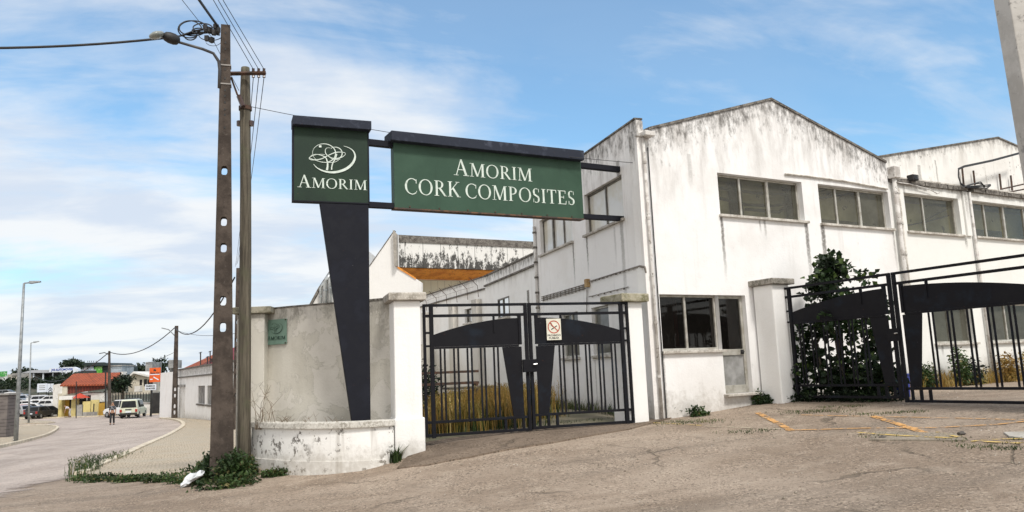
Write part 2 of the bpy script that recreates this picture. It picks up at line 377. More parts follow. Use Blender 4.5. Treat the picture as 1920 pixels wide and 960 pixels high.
def paving(name):
    m, k, b = newmat(name); p = P_world(k); x, y, z = k.sep(p); a = math.radians(24)
    p2 = k.comb(k.math('ADD', k.math('MULTIPLY', x, math.cos(a)), k.math('MULTIPLY', y, math.sin(a))), k.math('ADD', k.math('MULTIPLY', x, -math.sin(a)), k.math('MULTIPLY', y, math.cos(a))), 0.)
    br = k.new('ShaderNodeTexBrick'); k.put(br.inputs['Vector'], k.vmath('ADD', p2, k.vmath('MULTIPLY', k.comb(k.noise(p2, 2, 3), k.noise(p2, 2.3, 3), 0.), (.22, .22, 0))))
    br.inputs['Scale'].default_value = 1.; br.inputs['Brick Width'].default_value = .16; br.inputs['Row Height'].default_value = .10
    br.inputs['Mortar Size'].default_value = .011; br.inputs['Mortar Smooth'].default_value = .3
    br.inputs['Color1'].default_value = (.56, .47, .35, 1); br.inputs['Color2'].default_value = (.45, .37, .27, 1); br.inputs['Mortar'].default_value = (.20, .165, .115, 1)
    n = k.noise(p2, .7, 6, .6); n2 = k.noise(p2, 14, 5, .65)
    c = k.mix(k.math('MULTIPLY', k.step(n, .42, .66), .7), br.outputs[0], (.42, .37, .29)); c = k.mix(k.math('MULTIPLY', k.step(n2, .52, .68), .7), c, k.mix(.5, c, (.16, .13, .09)))
    c = k.mix(k.math('MULTIPLY', k.step(k.noise(p2, 1.6, 6, .7), .62, .72), .35), c, (.17, .15, .08))
    k.l.new(c, b.inputs['Base Color']); b.inputs['Roughness'].default_value = .9
    bump(k, b, k.math('ADD', k.math('MULTIPLY', br.outputs['Fac'], -1.5), n2), .7, .02); return m
M['pave'] = paving('stone_paving')
M['kerb'] = concrete('kerb_stone', (.66, .59, .47), (.46, .40, .31), (.74, .69, .58), 3, .5)

def lines(lo, hi, near_lo, near_hi, s):
    L = list(np.arange(near_lo, near_hi + 1e-6, s)); a = near_hi; d = s
    while a < hi: d *= 1.25; a += d; L.append(a)
    a = near_lo; d = s
    while a > lo: d *= 1.25; a -= d; L.insert(0, a)
    return L
GX = lines(-900, 900, -20, 16, .5); GY = lines(-60, 1500, 4, 44, .5)
def ground_mesh():
    X, Y = np.meshgrid(GX, GY); Z = garr(X, Y)
    v = np.stack([X, Y, Z], -1).reshape(-1, 3); nx = len(GX)
    f = [(j * nx + i, j * nx + i + 1, (j + 1) * nx + i + 1, (j + 1) * nx + i) for j in range(len(GY) - 1) for i in range(nx - 1)]
    me = bpy.data.meshes.new('ground'); me.from_pydata(v.tolist(), [], f); me.materials.append(M['yard'])
    for p in me.polygons: p.use_smooth = True
    o = bpy.data.objects.new('ground', me); COL.objects.link(o); tag(o, 'worn sandy grey asphalt of the forecourt in front of the gates', kind='structure')
ground_mesh()
def sheet(name, pts, dz, mat, label, side=0, kind='structure', step=True):
    bm = bmesh.new(); vs = [bm.verts.new((p[0], p[1], 0)) for p in pts]; bm.faces.new(vs)
    bmesh.ops.triangulate(bm, faces=bm.faces)
    xs = [p[0] for p in pts]; ys = [p[1] for p in pts]
    if step:
        for X in GX:
            if min(xs) < X < max(xs): bmesh.ops.bisect_plane(bm, geom=bm.verts[:] + bm.edges[:] + bm.faces[:], plane_co=(X, 0, 0), plane_no=(1, 0, 0))
        for Y in GY:
            if min(ys) < Y < max(ys): bmesh.ops.bisect_plane(bm, geom=bm.verts[:] + bm.edges[:] + bm.faces[:], plane_co=(0, Y, 0), plane_no=(0, 1, 0))
    if side:
        r = bmesh.ops.extrude_edge_only(bm, edges=[e for e in bm.edges if e.is_boundary])
        low = set(v for v in r['geom'] if isinstance(v, bmesh.types.BMVert))
    else: low = set()
    for v in bm.verts:
        v.co.z = g(v.co.x, v.co.y) + (dz if v not in low else dz - side)
    bmesh.ops.recalc_face_normals(bm, faces=bm.faces)
    up = sum(f.normal.z for f in bm.faces)
    if up < 0: bmesh.ops.reverse_faces(bm, faces=bm.faces)
    me = bpy.data.meshes.new(name); bm.to_mesh(me); bm.free(); me.materials.append(mat)
    o = bpy.data.objects.new(name, me); COL.objects.link(o); tag(o, label, kind=kind); return o
def xy(px, py): p = gpx(px, py); return (p.x, p.y)
def smoothline(P, n=6):
    out = []
    for i in range(len(P) - 1):
        a, b, c, d = P[max(i - 1, 0)], P[i], P[i + 1], P[min(i + 2, len(P) - 1)]
        for j in range(n):
            t = j / n
            out.append(tuple(.5 * ((2 * b[q]) + (-a[q] + c[q]) * t + (2 * a[q] - 5 * b[q] + 4 * c[q] - d[q]) * t * t + (-a[q] + 3 * b[q] - 3 * c[q] + d[q]) * t ** 3) for q in range(2)))
    out.append(tuple(P[-1])); return out
# kerb line of the pavement, from its tip by the forecourt round the bend
kerb_px = [(150, 897), (190, 878), (235, 858), (285, 834), (325, 814), (343, 801), (340, 793), (322, 787.5), (300, 785.5)]
kerb_xy = smoothline([xy(*p) for p in kerb_px], 6)
road_out = [xy(300, 785.5), (-34, 88), (-60, 92), (-140, 96), (-140, 84), (-62, 78)]
road_poly = kerb_xy[::-1][0:0] + [xy(128, 905)] + kerb_xy + [(-24, 92.5), (-40, 93), (-130, 95), (-130, 30), (-60, 12), (-30, 10.5), xy(0, 945)]
_k = NT(M['road'].node_tree); _A = Vector((*xy(128, 905), 0)); _B = Vector((*xy(0, 945), 0)); _d = (_B - _A).normalized(); _nn = Vector((-_d.y, _d.x, 0)); _nn = _nn if _nn.dot(Vector((-20, 40, 0)) - _A) > 0 else -_nn
_p = P_world(_k); _s = _k.math('ADD', _k.vmath('DOT_PRODUCT', _k.vmath('SUBTRACT', _p, tuple(_A)), tuple(_nn)), _k.math('MULTIPLY', _k.math('SUBTRACT', _k.noise(_p, 1.4, 8, .7), .5), 2.2))
_tr = _k.new('ShaderNodeBsdfTransparent'); _mx = _k.new('ShaderNodeMixShader'); _k.put(_mx.inputs[0], _k.step(_s, .25, .9)); _k.l.new(_tr.outputs[0], _mx.inputs[1]); _k.l.new(_k.n['Principled BSDF'].outputs[0], _mx.inputs[2]); _k.l.new(_mx.outputs[0], _k.n['Material Output'].inputs[0])
sheet('road', road_poly, .012, M['road'], 'pale worn asphalt road curving away to the left')
near_edge = smoothline([xy(150, 897), xy(220, 900), xy(330, 902), xy(400, 897), xy(470, 885)], 4)
pave_poly = kerb_xy[::-1] + near_edge[1:] + [(-4.35, 13.2), (-4.6, 16), (-5.2, 30), (-8, 45), (-14, 60), (-17, 78), (-22, 87), (-26, 88)]
sheet('pavement', pave_poly, .10, M['pave'], 'stone paved footway with sand between the setts', side=.25)
def kerb(name, P, label, w=.24, h=.15, dz=0.0, lowend=False):
    mb = MB(); n = len(P); L = []
    for i, p in enumerate(P):
        a, b = P[max(i - 1, 0)], P[min(i + 1, n - 1)]; d = Vector((b[0] - a[0], b[1] - a[1], 0)).normalized(); nn = Vector((d.y, -d.x, 0))
        z = g(*p) + dz; q = Vector((p[0], p[1], 0)); L.append((q, nn, z))
    for (q, nn, z), (q2, n2, z2) in zip(L, L[1:]):
        if (q2 - q).length > .5:
            a = q.lerp(q2, .03); 
        else: a = q
        b = q2
        mb.hexa([a - nn * w / 2 + Vector((0, 0, z - .1)), b - n2 * w / 2 + Vector((0, 0, z2 - .1)), b + n2 * w / 2 + Vector((0, 0, z2 - .1)), a + nn * w / 2 + Vector((0, 0, z - .1)),
                 a - nn * w / 2 + Vector((0, 0, z + h)), b - n2 * w / 2 + Vector((0, 0, z2 + h)), b + n2 * w / 2 + Vector((0, 0, z2 + h)), a + nn * w / 2 + Vector((0, 0, z + h))])
    o = mb.build(name, M['kerb'], bevel=.015); tag(o, label, kind='structure'); return o
kerb('kerb', kerb_xy, 'pale stone kerb curving round the paved footway')
far_kerb = smoothline([(-12.5, 70), (-16, 80), (-20, 88), (-30, 91.5), (-46, 93), (-64, 94)], 5)
kerb('far_kerb', far_kerb, 'long kerb on the far side of the road before the houses', .25, .12)
sheet('far_pavement', [(-12.5, 70), (-16, 80), (-20, 88), (-30, 91.5), (-46, 93), (-64, 94), (-64, 99), (-10, 99), (-10, 70)], .10, M['pave'], 'far footway below the houses', side=.2)
# traffic island with the lamp posts
isl = [(-6, 842), (60, 826), (92, 816), (107, 806), (104, 801.5), (78, 799), (30, 801), (-30, 805)]
isl_xy = [xy(*p) for p in isl]
sheet('traffic_island', isl_xy + [(-34, 34)], .10, M['pave'], 'paved traffic island left of the road', side=.2)
kerb('island_kerb', smoothline(isl_xy, 3), 'rounded kerb of the traffic island', .16)
isl2 = [xy(*p) for p in [(-30, 800), (30, 796.5), (90, 794.5), (104, 793.2), (96, 791), (55, 788.8), (-30, 789)]]
sheet('far_traffic_island', isl2, .09, M['pave'], 'narrow further traffic island with a lamp post', side=.2)
# ramp in front of the left gate
ramp_px = [(744, 880), (760, 862), (795, 832), (1000, 808), (1190, 789), (1262, 784), (1180, 806), (1040, 831), (880, 859), (800, 874)]
sheet('ramp', [xy(*p) for p in ramp_px], .022, M['ramp'], 'darker asphalt ramp up to the left gate', side=.05)
sheet('backyard', [(-3.9, 13.9), (-1.5, 13.2), (2.1, 14.35), (.5, 20.4), (-.9, 24.6), (-4, 30), (-9, 31), (-7, 20)], .02, M['back'], 'overgrown yard behind the left gate')

# yellow road markings, worn
def worn_paint(name, col, thr=.5):
    m, k, b = newmat(name); p = P_world(k); n = k.noise(p, 7, 7, .72); b.inputs['Base Color'].default_value = (*col, 1)
    c = k.mix(k.step(k.noise(p, 30, 4), .4, .7), col, tuple(v * .7 for v in col)); k.l.new(c, b.inputs['Base Color'])
    tr = k.new('ShaderNodeBsdfTransparent'); mx = k.new('ShaderNodeMixShader'); k.put(mx.inputs[0], k.step(n, thr - .07, thr + .05, 1., 0.))
    k.l.new(tr.outputs[0], mx.inputs[1]); k.l.new(b.outputs[0], mx.inputs[2]); k.l.new(mx.outputs[0], k.n['Material Output'].inputs[0])
    b.inputs['Roughness'].default_value = .8; return m
M['yel'] = worn_paint('worn_orange_paint', (.66, .36, .13), .535); M['yel2'] = worn_paint('thin_yellow_paint', (.62, .44, .14), .53)
M['wht'] = worn_paint('worn_pale_paint', (.55, .48, .36), .52)
def strip(P, w, mat, label, name='road_marking', dz=.012):
    out = []; q = [Vector((*xy(*p), 0)) for p in P]; n = len(q); A = []; B = []
    for i, p in enumerate(q):
        d = (q[min(i + 1, n - 1)] - q[max(i - 1, 0)]).normalized(); nn = Vector((-d.y, d.x, 0)) * w / 2; A.append(p + nn); B.append(p - nn)
    return sheet(name, [tuple(v[:2]) for v in A + B[::-1]], dz, mat, label)
strip([(1419, 774), (1450, 790), (1484, 808.5)], .11, M['yel'], 'broad worn orange line running towards the door')
strip([(1635, 781), (1690, 798), (1740, 815)], .11, M['yel'], 'broad worn orange line before the right gate')
strip([(1473, 808), (1615, 804), (1758, 803), (1870, 797), (1935, 790)], .05, M['yel'], 'thin orange line across the parking bays')
strip([(1500, 779), (1681, 783), (1935, 789)], .04, M['yel'], 'thin orange line nearest the right gate')
strip([(1596, 813.6), (1681, 820), (1800, 826)], .06, M['yel2'], 'yellow line beside the manhole slab', dz=.03)
strip([(1757, 814), (1778, 820), (1800, 824)], .06, M['yel2'], 'short yellow line at the corner of the manhole slab', dz=.034)
strip([(1820, 829), (1860, 825.5), (1935, 823)], .05, M['yel2'], 'yellow line at the right edge')
strip([(1840, 829.5), (1935, 834)], .06, M['yel2'], 'yellow line lowest at the right edge', dz=.016)
strip([(1195, 792.5), (1255, 795), (1318, 799)], .045, M['yel2'], 'yellow line near the corner drainpipe')
strip([(1322, 800), (1400, 803), (1470, 806)], .04, M['wht'], 'faint pale line in front of the door')
strip([(1400, 786), (1520, 781)], .03, M['wht'], 'faint pale line crossing the orange line')
strip([(343, 824), (386, 819)], .06, M['wht'], 'short pale line on the paved footway', dz=.115)
mh = [xy(*p) for p in [(1636, 813), (1650, 811), (1790, 815), (1812, 828), (1630, 827)]]
M['slab'] = asphalt('slab_concrete', (.33, .285, .225), (.28, .24, .19), (.40, .35, .29), 5, .2)
sheet('manhole_slab', mh, .022, M['slab'], 'concrete slab with weeds in its joints', side=.03)
sheet('drain_slab', [xy(*p) for p in [(1882, 813), (1935, 812), (1935, 826), (1893, 821)]], .022, concrete('pale_slab', (.45, .43, .39), (.35, .33, .29)), 'pale broken concrete slab at the right edge', side=.03)

# ------------------------------------------------------------------ the factory
C0 = at(1208, 480, 14.5); F = Fr((C0.x, C0.y), 28.7475); L = Fr((C0.x, C0.y), 108.268, flip=False)
if L.n.dot(Vector((-1, -.3, 0))) < 0: L = Fr((C0.x, C0.y), 108.268, flip=True)
def uz(Fm, x, y, w=0): return Fm.px(x, y, w)
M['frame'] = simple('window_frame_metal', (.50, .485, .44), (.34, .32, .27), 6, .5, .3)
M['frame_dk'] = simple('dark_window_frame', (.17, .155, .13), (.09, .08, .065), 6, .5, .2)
def clearglass(name, dirt, amt, tint):
    m, k, b = newmat(name); p = P_world(k); oi = k.new('ShaderNodeObjectInfo').outputs['Random']
    tr = k.new('ShaderNodeBsdfTransparent'); tr.inputs[0].default_value = (*tint, 1); gl_ = k.new('ShaderNodeBsdfGlossy'); gl_.inputs['Roughness'].default_value = .04
    fr = k.new('ShaderNodeFresnel'); fr.inputs[0].default_value = 1.45; df = k.new('ShaderNodeBsdfDiffuse')
    n = k.noise(k.vmath('ADD', p, k.comb(k.math('MULTIPLY', oi, 9.), 0., 0.)), 1.6, 6, .65, .4); k.l.new(k.mix(k.step(n, .4, .65), dirt, tuple(v * .5 for v in dirt)), df.inputs[0])
    m1 = k.new('ShaderNodeMixShader'); k.put(m1.inputs[0], fr.outputs[0]); k.l.new(tr.outputs[0], m1.inputs[1]); k.l.new(gl_.outputs[0], m1.inputs[2])
    m2 = k.new('ShaderNodeMixShader'); k.put(m2.inputs[0], k.math('MULTIPLY', k.step(n, .3, .75, .5, 1.2), k.math('ADD', k.math('MULTIPLY', oi, amt * .6), amt * .7)))
    k.l.new(m1.outputs[0], m2.inputs[1]); k.l.new(df.outputs[0], m2.inputs[2]); k.l.new(m2.outputs[0], k.n['Material Output'].inputs[0])
    bn = k.new('ShaderNodeBump'); bn.inputs['Strength'].default_value = .1; k.put(bn.inputs['Height'], k.noise(p, 1.5, 2)); k.l.new(bn.outputs[0], gl_.inputs['Normal']); return m
M['glass'] = glass('olive_glass', (.105, .100, .058), .05, (.045, .040, .024)); M['glass_dk'] = glass('dark_glass', (.022, .018, .017), .04, (.010, .009, .009))
M['glass_side'] = glass('sky_reflection_glass', (.62, .62, .60), .04, (.52, .48, .38), .8, 1.6)  # pale base colour stands in for sky reflected in the side panes
M['glass_lo'] = glass('grey_glass', (.16, .165, .155), .08, (.09, .09, .075))
M['sill'] = concrete('sill_stone', (.60, .57, .52), (.33, .30, .26), (.7, .67, .62), 4, .3, .5)
M['cable'] = simple('black_cable', (.015, .015, .017), (.03, .03, .03), 8, .6)
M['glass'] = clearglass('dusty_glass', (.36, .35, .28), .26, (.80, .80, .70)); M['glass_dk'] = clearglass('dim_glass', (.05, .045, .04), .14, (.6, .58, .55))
fac = thing('factory_building', (C0.x, C0.y, g(C0.x, C0.y)), 'white rendered factory with mould-stained gables and grey framed windows', 'building')
gf = lambda u: g(*(F.P(u, 0, 0)[:2])) - .3
def win(Fr_, box, n, parent, glassm, framem, depth=.13, fw=.04, splits=None, sill=True, lab=None, sillout=.07, t=.05, mull=None):
    u0, u1, a, b = box; w = -depth
    mb = MB(); e = .004
    mb.boxf(Fr_, u0 + e, u1 - e, w - t, w, b - fw - e, b - e); mb.boxf(Fr_, u0 + e, u1 - e, w - t, w, a + e, a + fw + e)
    mb.boxf(Fr_, u0 + e, u0 + fw + e, w - t + .002, w - .002, a + fw + e, b - fw - e); mb.boxf(Fr_, u1 - fw - e, u1 - e, w - t + .002, w - .002, a + fw + e, b - fw - e)
    S = splits or [u0 + (u1 - u0) * i / n for i in range(1, n)]
    for i, s in enumerate(S):
        q = fw * (.62 if i % 2 == 0 else .9); mb.boxf(Fr_, s - q, s + q, w - t + .002, w + .004 * (1 + i % 2), a + fw + e, b - fw - e)
    o = mb.build('window', framem, parent, bevel=.004)
    if lab: o['label'] = lab
    E = [u0 + fw] + S + [u1 - fw]
    for i, (p, q) in enumerate(zip(E, E[1:])):
        m2 = MB(); off = -t * .5 - (.012 if i % 2 else 0)
        m2.poly([Fr_.P(p + .01, w + off + .004 * 0, a + fw * .8), Fr_.P(q - .01, w + off, a + fw * .8), Fr_.P(q - .01, w + off, b - fw * .8), Fr_.P(p + .01, w + off, b - fw * .8)])
        m2.build('pane', glassm, o, fix=False)
    if sill:
        m3 = MB(); m3.boxf(Fr_, u0 - .04, u1 + .07, -depth + .003, sillout, a - .055, a - .003); m3.build('sill', M['sill'], o, bevel=.006)
    return o
def rect(Fm, p_tl, p_tr, p_bl, p_br):
    a, b, c, d = [Fm.px(*p) for p in (p_tl, p_tr, p_bl, p_br)]
    return [(a[0] + c[0]) / 2, (b[0] + d[0]) / 2, (c[1] + d[1]) / 2, (a[1] + b[1]) / 2]
W1 = rect(F, (1345, 324), (1503, 341), (1350, 401), (1509, 415))
W2 = rect(F, (1533, 345), (1664, 359), (1540, 418), (1672, 429))
WL = rect(F, (1237, 552), (1348, 554), (1242, 657), (1356, 656))
DO = rect(F, (1349, 553), (1396, 553), (1366, 738), (1413, 736))
WL[3] = DO[3] = (WL[3] + DO[3]) / 2; WL[1] = DO[0] = F.u(1350, 600)
W3 = rect(F, (1695, 361), (1795, 372.5), (1702, 432), (1806, 441)); W4 = rect(F, (1822, 376), (1955, 390), (1830, 444), (1965, 453))
zt = (W3[3] + W4[3]) / 2; zb = (W3[2] + W4[2]) / 2; W3[3] = W4[3] = zt; W3[2] = W4[2] = zb
LW1 = rect(F, (1757, 566), (1822, 570), (1758, 645), (1834, 640)); LW2 = rect(F, (1846, 560), (1945, 560), (1850, 637), (1955, 632))
LW2[2] = LW1[2]; LW2[3] = LW1[3]; LW1[0] = F.u(1750, 610); LW1[1] = F.u(1826, 610)
pk = F.px(1445, 188); le = F.px(1212, 243); ri = F.px(1661, 306)
gable = [(0.02, le[1] - .02), (le[0] + .05, le[1]), pk, ri]
s1 = (pk[1] - le[1]) / (pk[0] - le[0]); s2 = (ri[1] - pk[1]) / (ri[0] - pk[0])
drips = [(W1[0] + .02, W1[2] - .05, 1.5, .035, .85), (W1[1] + .02, W1[2] - .05, 1.6, .05, .8), (W2[0] + .02, W2[2] - .05, 1.4, .06, .85), ((W1[0] + W1[1]) / 2, W1[2] - .06, .5, .03, .5),
         (W2[1] + .05, W2[2] - .08, 1.1, .05, .5), (W1[0] + 1.1, W1[2] - .05, .35, .025, .5), (WL[0] - .02, WL[2] - .06, 2.2, .035, .6), (F.u(1449, 600), 3.15, .8, .03, .5), (F.u(1300, 400), W1[2] + 1.2, .9, .05, .3)]
zg0, zg1 = g(*F.P(0, 0, 0)[:2]), g(*F.P(5, 0, 0)[:2])
M['front'] = plaster('front_plaster', (.86, .855, .85), F, [(s1, le[1] - s1 * le[0]), (s2, pk[1] - s2 * pk[0])], h=2.1, top=.95, low=.9, lowz=((zg1 - zg0) / 5, zg0), drips=drips, dirt=.55, blot=.34, warm=(.62, .59, .56))
front = wall_mesh(F, gable, gf, [W1, W2, WL, DO], .28, w=0).build('front_wall', M['front'], fac)
# roof behind the gable
zr = .22
mb = MB(); D = L.d * 6.0
for (a, b) in ((gable[1], gable[2]), (gable[2], gable[3])):
    p, q = F.P(a[0], -.28, a[1] - zr), F.P(b[0], -.28, b[1] - zr)
    mb.hexa([p - Vector((0, 0, .08)), q - Vector((0, 0, .08)), q + D - Vector((0, 0, .08)), p + D - Vector((0, 0, .08)), p, q, q + D, p + D])
mb.build('roof', simple('roof_sheet', (.25, .23, .2), (.15, .13, .11), 1), fac)
# thin weathered coping on the gable
M['cope'] = concrete('mouldy_coping', (.20, .185, .165), (.07, .062, .055), (.45, .42, .38), 6, .6, .52)
mb = MB()
for (a, b) in ((gable[1], gable[2]), (gable[2], gable[3])):
    mb.prism(F, [(a[0], a[1] + .003), (b[0], b[1] + .003), (b[0], b[1] + .055), (a[0], a[1] + .055)], .03, -.30)
mb.build('coping', M['cope'], fac)
W1w = win(F, W1, 3, fac, M['glass'], M['frame'], splits=[F.u(1396, 365), F.u(1448, 370)])
win(F, W2, 3, fac, M['glass'], M['frame'], splits=[F.u(1577, 385), F.u(1621, 390)])
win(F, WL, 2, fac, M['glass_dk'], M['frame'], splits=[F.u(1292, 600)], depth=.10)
# door
du0, du1, dz0, dz1 = DO; w = -.10
d = MB(); e = .004
d.boxf(F, du0 + e, du0 + .07, w - .06, w + .012, dz0 + e, dz1 - e); d.boxf(F, du1 - .07, du1 - e, w - .06, w, dz0 + e, dz1 - e); d.boxf(F, du0 + .07, du1 - .07, w - .058, w - .002, dz1 - .06, dz1 - e)
zmr = F.z(1378, 660); d.boxf(F, du0 + .07, du1 - .07, w - .058, w - .003, zmr - .06, zmr + .06); d.boxf(F, du0 + .07, du1 - .07, w - .058, w - .002, dz0 + e, dz0 + .16)
door = d.build('door', M['frame'], fac, bevel=.004); door['label'] = 'grey metal door, glazed above and panelled below'
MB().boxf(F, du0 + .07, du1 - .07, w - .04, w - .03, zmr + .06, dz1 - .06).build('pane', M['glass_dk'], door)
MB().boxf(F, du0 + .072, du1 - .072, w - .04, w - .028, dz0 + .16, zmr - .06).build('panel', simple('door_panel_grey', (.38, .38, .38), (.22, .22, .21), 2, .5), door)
hd = MB(); hu = du1 - .10; hd.boxf(F, hu - .05, hu + .03, w - .003, w + .012, zmr - .045, zmr + .045); hd.tube([F.P(hu, w + .01, zmr), F.P(hu, w + .05, zmr), F.P(hu - .09, w + .05, zmr)], .012)
hd.build('handle', simple('black_metal', (.02, .02, .02)), door)
MB().boxf(F, du0 - .06, du1 + .12, -.2, .14, dz0 - .05, dz0 - .002).build('door_step', M['sill'], fac, bevel=.01)
# rooms behind the glass; olive walls, pipes and posts stand in for reflections
room = simple('olive_reflection_paint', (.74, .71, .46), (.50, .47, .28), 1.2, .9, c3=(.10, .09, .06), s3=2.5, t3=.60); dim = simple('dim_room', (.10, .085, .07), (.04, .035, .03), 1, .9)
def roombox(u0, u1, z0, z1, w0, w1, mt):
    mb = MB(); mb.poly([F.P(u0, w1, z0), F.P(u1, w1, z0), F.P(u1, w1, z1), F.P(u0, w1, z1)]); mb.poly([F.P(u0, w0, z0), F.P(u1, w0, z0), F.P(u1, w1, z0), F.P(u0, w1, z0)]); mb.poly([F.P(u0, w0, z1), F.P(u1, w0, z1), F.P(u1, w1, z1), F.P(u0, w1, z1)])
    for u in (u0, u1): mb.poly([F.P(u, w0, z0), F.P(u, w1, z0), F.P(u, w1, z1), F.P(u, w0, z1)])
    return mb.build('room', mt, fac, fix=False)
roombox(.48, W2[1] + .35, W1[2] - .35, W1[3] + .12, -.285, -1.0, room)
for pts in (((1350, 372), (1400, 384), (1450, 386), (1505, 378)), ((1398, 392), (1460, 398), (1478, 384), (1476, 362), (1466, 352)), ((1530, 372), (1590, 364), (1640, 360), (1668, 352)), ((1345, 352), (1420, 362), (1505, 366))):
    MB().tube([F.P(F.px(x, y, -.6)[0], -.6, F.px(x, y, -.6)[1]) for x, y in pts], .035, 6).build('reflection_pipe', M['cable'], fac)
for x0, x1 in ((1374, 1392), (1480, 1500), (1640, 1660)): MB().boxf(F, F.u(x0, 370, -.85), F.u(x1, 370, -.85), -.85, -.98, W1[2] - .3, W1[3] + .1).build('reflection_post', dim, fac)
MB().boxf(F, F.u(1500, 370, -.85), F.u(1664, 370, -.85), -.9, -.99, W1[2] - .3, W1[2] + .32).build('reflection_ledge', dim, fac)  # dark band standing in for a low building mirrored in the pane
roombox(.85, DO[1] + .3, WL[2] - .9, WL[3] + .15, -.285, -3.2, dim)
for q_ in (1.0, 1.45, 2.3): MB().boxf(F, q_, q_ + .12, -2.0, -2.1, WL[2] - .85, WL[3] + .1).build('reflection_post', simple('red_fence_reflection', (.14, .04, .03)), fac)  # red-brown uprights stand in for a fence reflected in the lower window
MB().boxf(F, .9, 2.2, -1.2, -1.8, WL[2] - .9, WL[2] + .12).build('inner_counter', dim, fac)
M['front2'] = M['front']
# right half of the factory: lower wall under a broken ledge, stained gable above
ue = F.u(1920, 500) + 2.6
zl = F.z(1745, 352); zl2 = F.z(1680, 343)
zl = (zl + zl2) / 2
u_j = ri[0] + .005
lowprof = [(u_j, zl), (ue, zl)]
dr2 = [(W3[1] + .12, W3[2] - .05, .35, .05, .7), (LW1[0] + .25, LW1[2] - .05, .3, .04, .5), (W3[0] + .03, zl, 1.1, .04, .45), (F.u(1811, 400), zl, 1.0, .06, .5)]
M['right'] = plaster('right_plaster', (.80, .80, .77), F, [(0., zl)], h=.35, top=.5, low=.7, lowz=((zg1 - zg0) / 5, zg0), drips=dr2, dirt=.35, blot=.22, warm=(.66, .66, .60), seed=11)
wall_mesh(F, lowprof, gf, [W3, W4, LW1, LW2], .28, w=-.003).build('front_wall', M['right'], fac)
g2 = [F.px(1672, 302, -.30), F.px(1870, 259, -.30), F.px(1905, 274, -.30)]; sl2 = (g2[2][1] - g2[1][1]) / (g2[2][0] - g2[1][0]); g2.append((ue, g2[2][1] + sl2 * (ue - g2[2][0])))
g2[0] = (u_j - .05, g2[0][1])
sA = (g2[1][1] - g2[0][1]) / (g2[1][0] - g2[0][0])
M['gable2'] = plaster('stained_gable_plaster', (.80, .79, .76), F, [(sA, g2[0][1] - sA * g2[0][0]), (sl2, g2[1][1] - sl2 * g2[1][0])], h=.7, top=.75, low=.5, lowz=zl, dirt=1.5, blot=.5, speck=1.6, seed=23, drips=[(F.u(1745, 320), g2[0][1], 1.2, .06, .5), (F.u(1775, 300), g2[0][1] + .2, 1.2, .03, .5)])
wall_mesh(F, g2, zl - .3, [], .25, w=-.30).build('gable_wall', M['gable2'], fac)
mb = MB()
for (a, b) in zip(g2, g2[1:]):
    p, q = F.P(a[0], -.55, a[1] - .15), F.P(b[0], -.55, b[1] - .15); D2 = L.d * 8
    mb.hexa([p - Vector((0, 0, .08)), q - Vector((0, 0, .08)), q + D2 - Vector((0, 0, .08)), p + D2 - Vector((0, 0, .08)), p, q, q + D2, p + D2])
    mb.prism(F, [(a[0], a[1] + .003), (b[0], b[1] + .003), (b[0], b[1] + .04), (a[0], a[1] + .04)], -.27, -.56)
mb.build('roof', M['cope'], fac)
# ledge: rough tiles under a strip of mortar
mb = MB(); uu = u_j + .05
while uu < ue - .1:
    wd = random.uniform(.16, .24)
    if not (F.u(1803, 356) < uu < F.u(1818, 356)): mb.boxf(F, uu, uu + wd - .012, -.29, .05 + random.uniform(0, .04), zl + .002, zl + .10 + random.uniform(-.01, .02))
    uu += wd
mb.build('ledge', M['cope'], fac)
MB().boxf(F, u_j + .03, ue, -.295, .02, zl + .125, zl + .16).build('ledge_mortar', M['sill'], fac)
win(F, W3, 2, fac, M['glass'], M['frame'], splits=[F.u(1741, 400)]); win(F, W4, 3, fac, M['glass'], M['frame'], splits=[F.u(1856, 410), F.u(1892, 412), F.u(1930, 415)])
win(F, LW1, 2, fac, M['glass'], M['frame'], splits=[(LW1[0] + LW1[1]) / 2]); win(F, LW2, 2, fac, M['glass'], M['frame'], splits=[F.u(1895, 600)])
roombox(u_j + .3, ue - .05, W3[2] - .35, W3[3] + .12, -.285, -1.0, room)
MB().boxf(F, F.u(1826, 430, -.85), F.u(1878, 430, -.85), -.85, -.98, W3[2] - .3, W3[2] + .42).build('inner_cupboard', dim, fac)
for pts in (((1690, 425), (1740, 415), (1800, 398)), ((1735, 412), (1775, 392), (1800, 376))): MB().tube([F.P(F.px(x, y, -.8)[0], -.8, F.px(x, y, -.8)[1]) for x, y in pts], .022, 5).build('reflection_pipe', M['cable'], fac)  # dark tubes stand in for cables reflected in the glass
roombox(u_j + .3, ue - .05, LW1[2] - .5, LW1[3] + .15, -.285, -1.8, simple('grey_room', (.34, .35, .30), (.2, .2, .16), 1))
# thin pilaster strips between upper windows, and the little flashing over the second window
up = F.u(1811, 400); MB().boxf(F, up - .10, up + .09, .0, .05, W3[2] - .02, zl - .004).build('pilaster', M['right'], fac, bevel=.01)
pts = [F.P(*((lambda q: (q[0], .03, q[1]))(F.px(x, y)))) for x, y in ((1470, 327), (1510, 331), (1580, 340), (1662, 355))]
MB().tube(pts, .022, 5).build('flashing', M['sill'], fac)
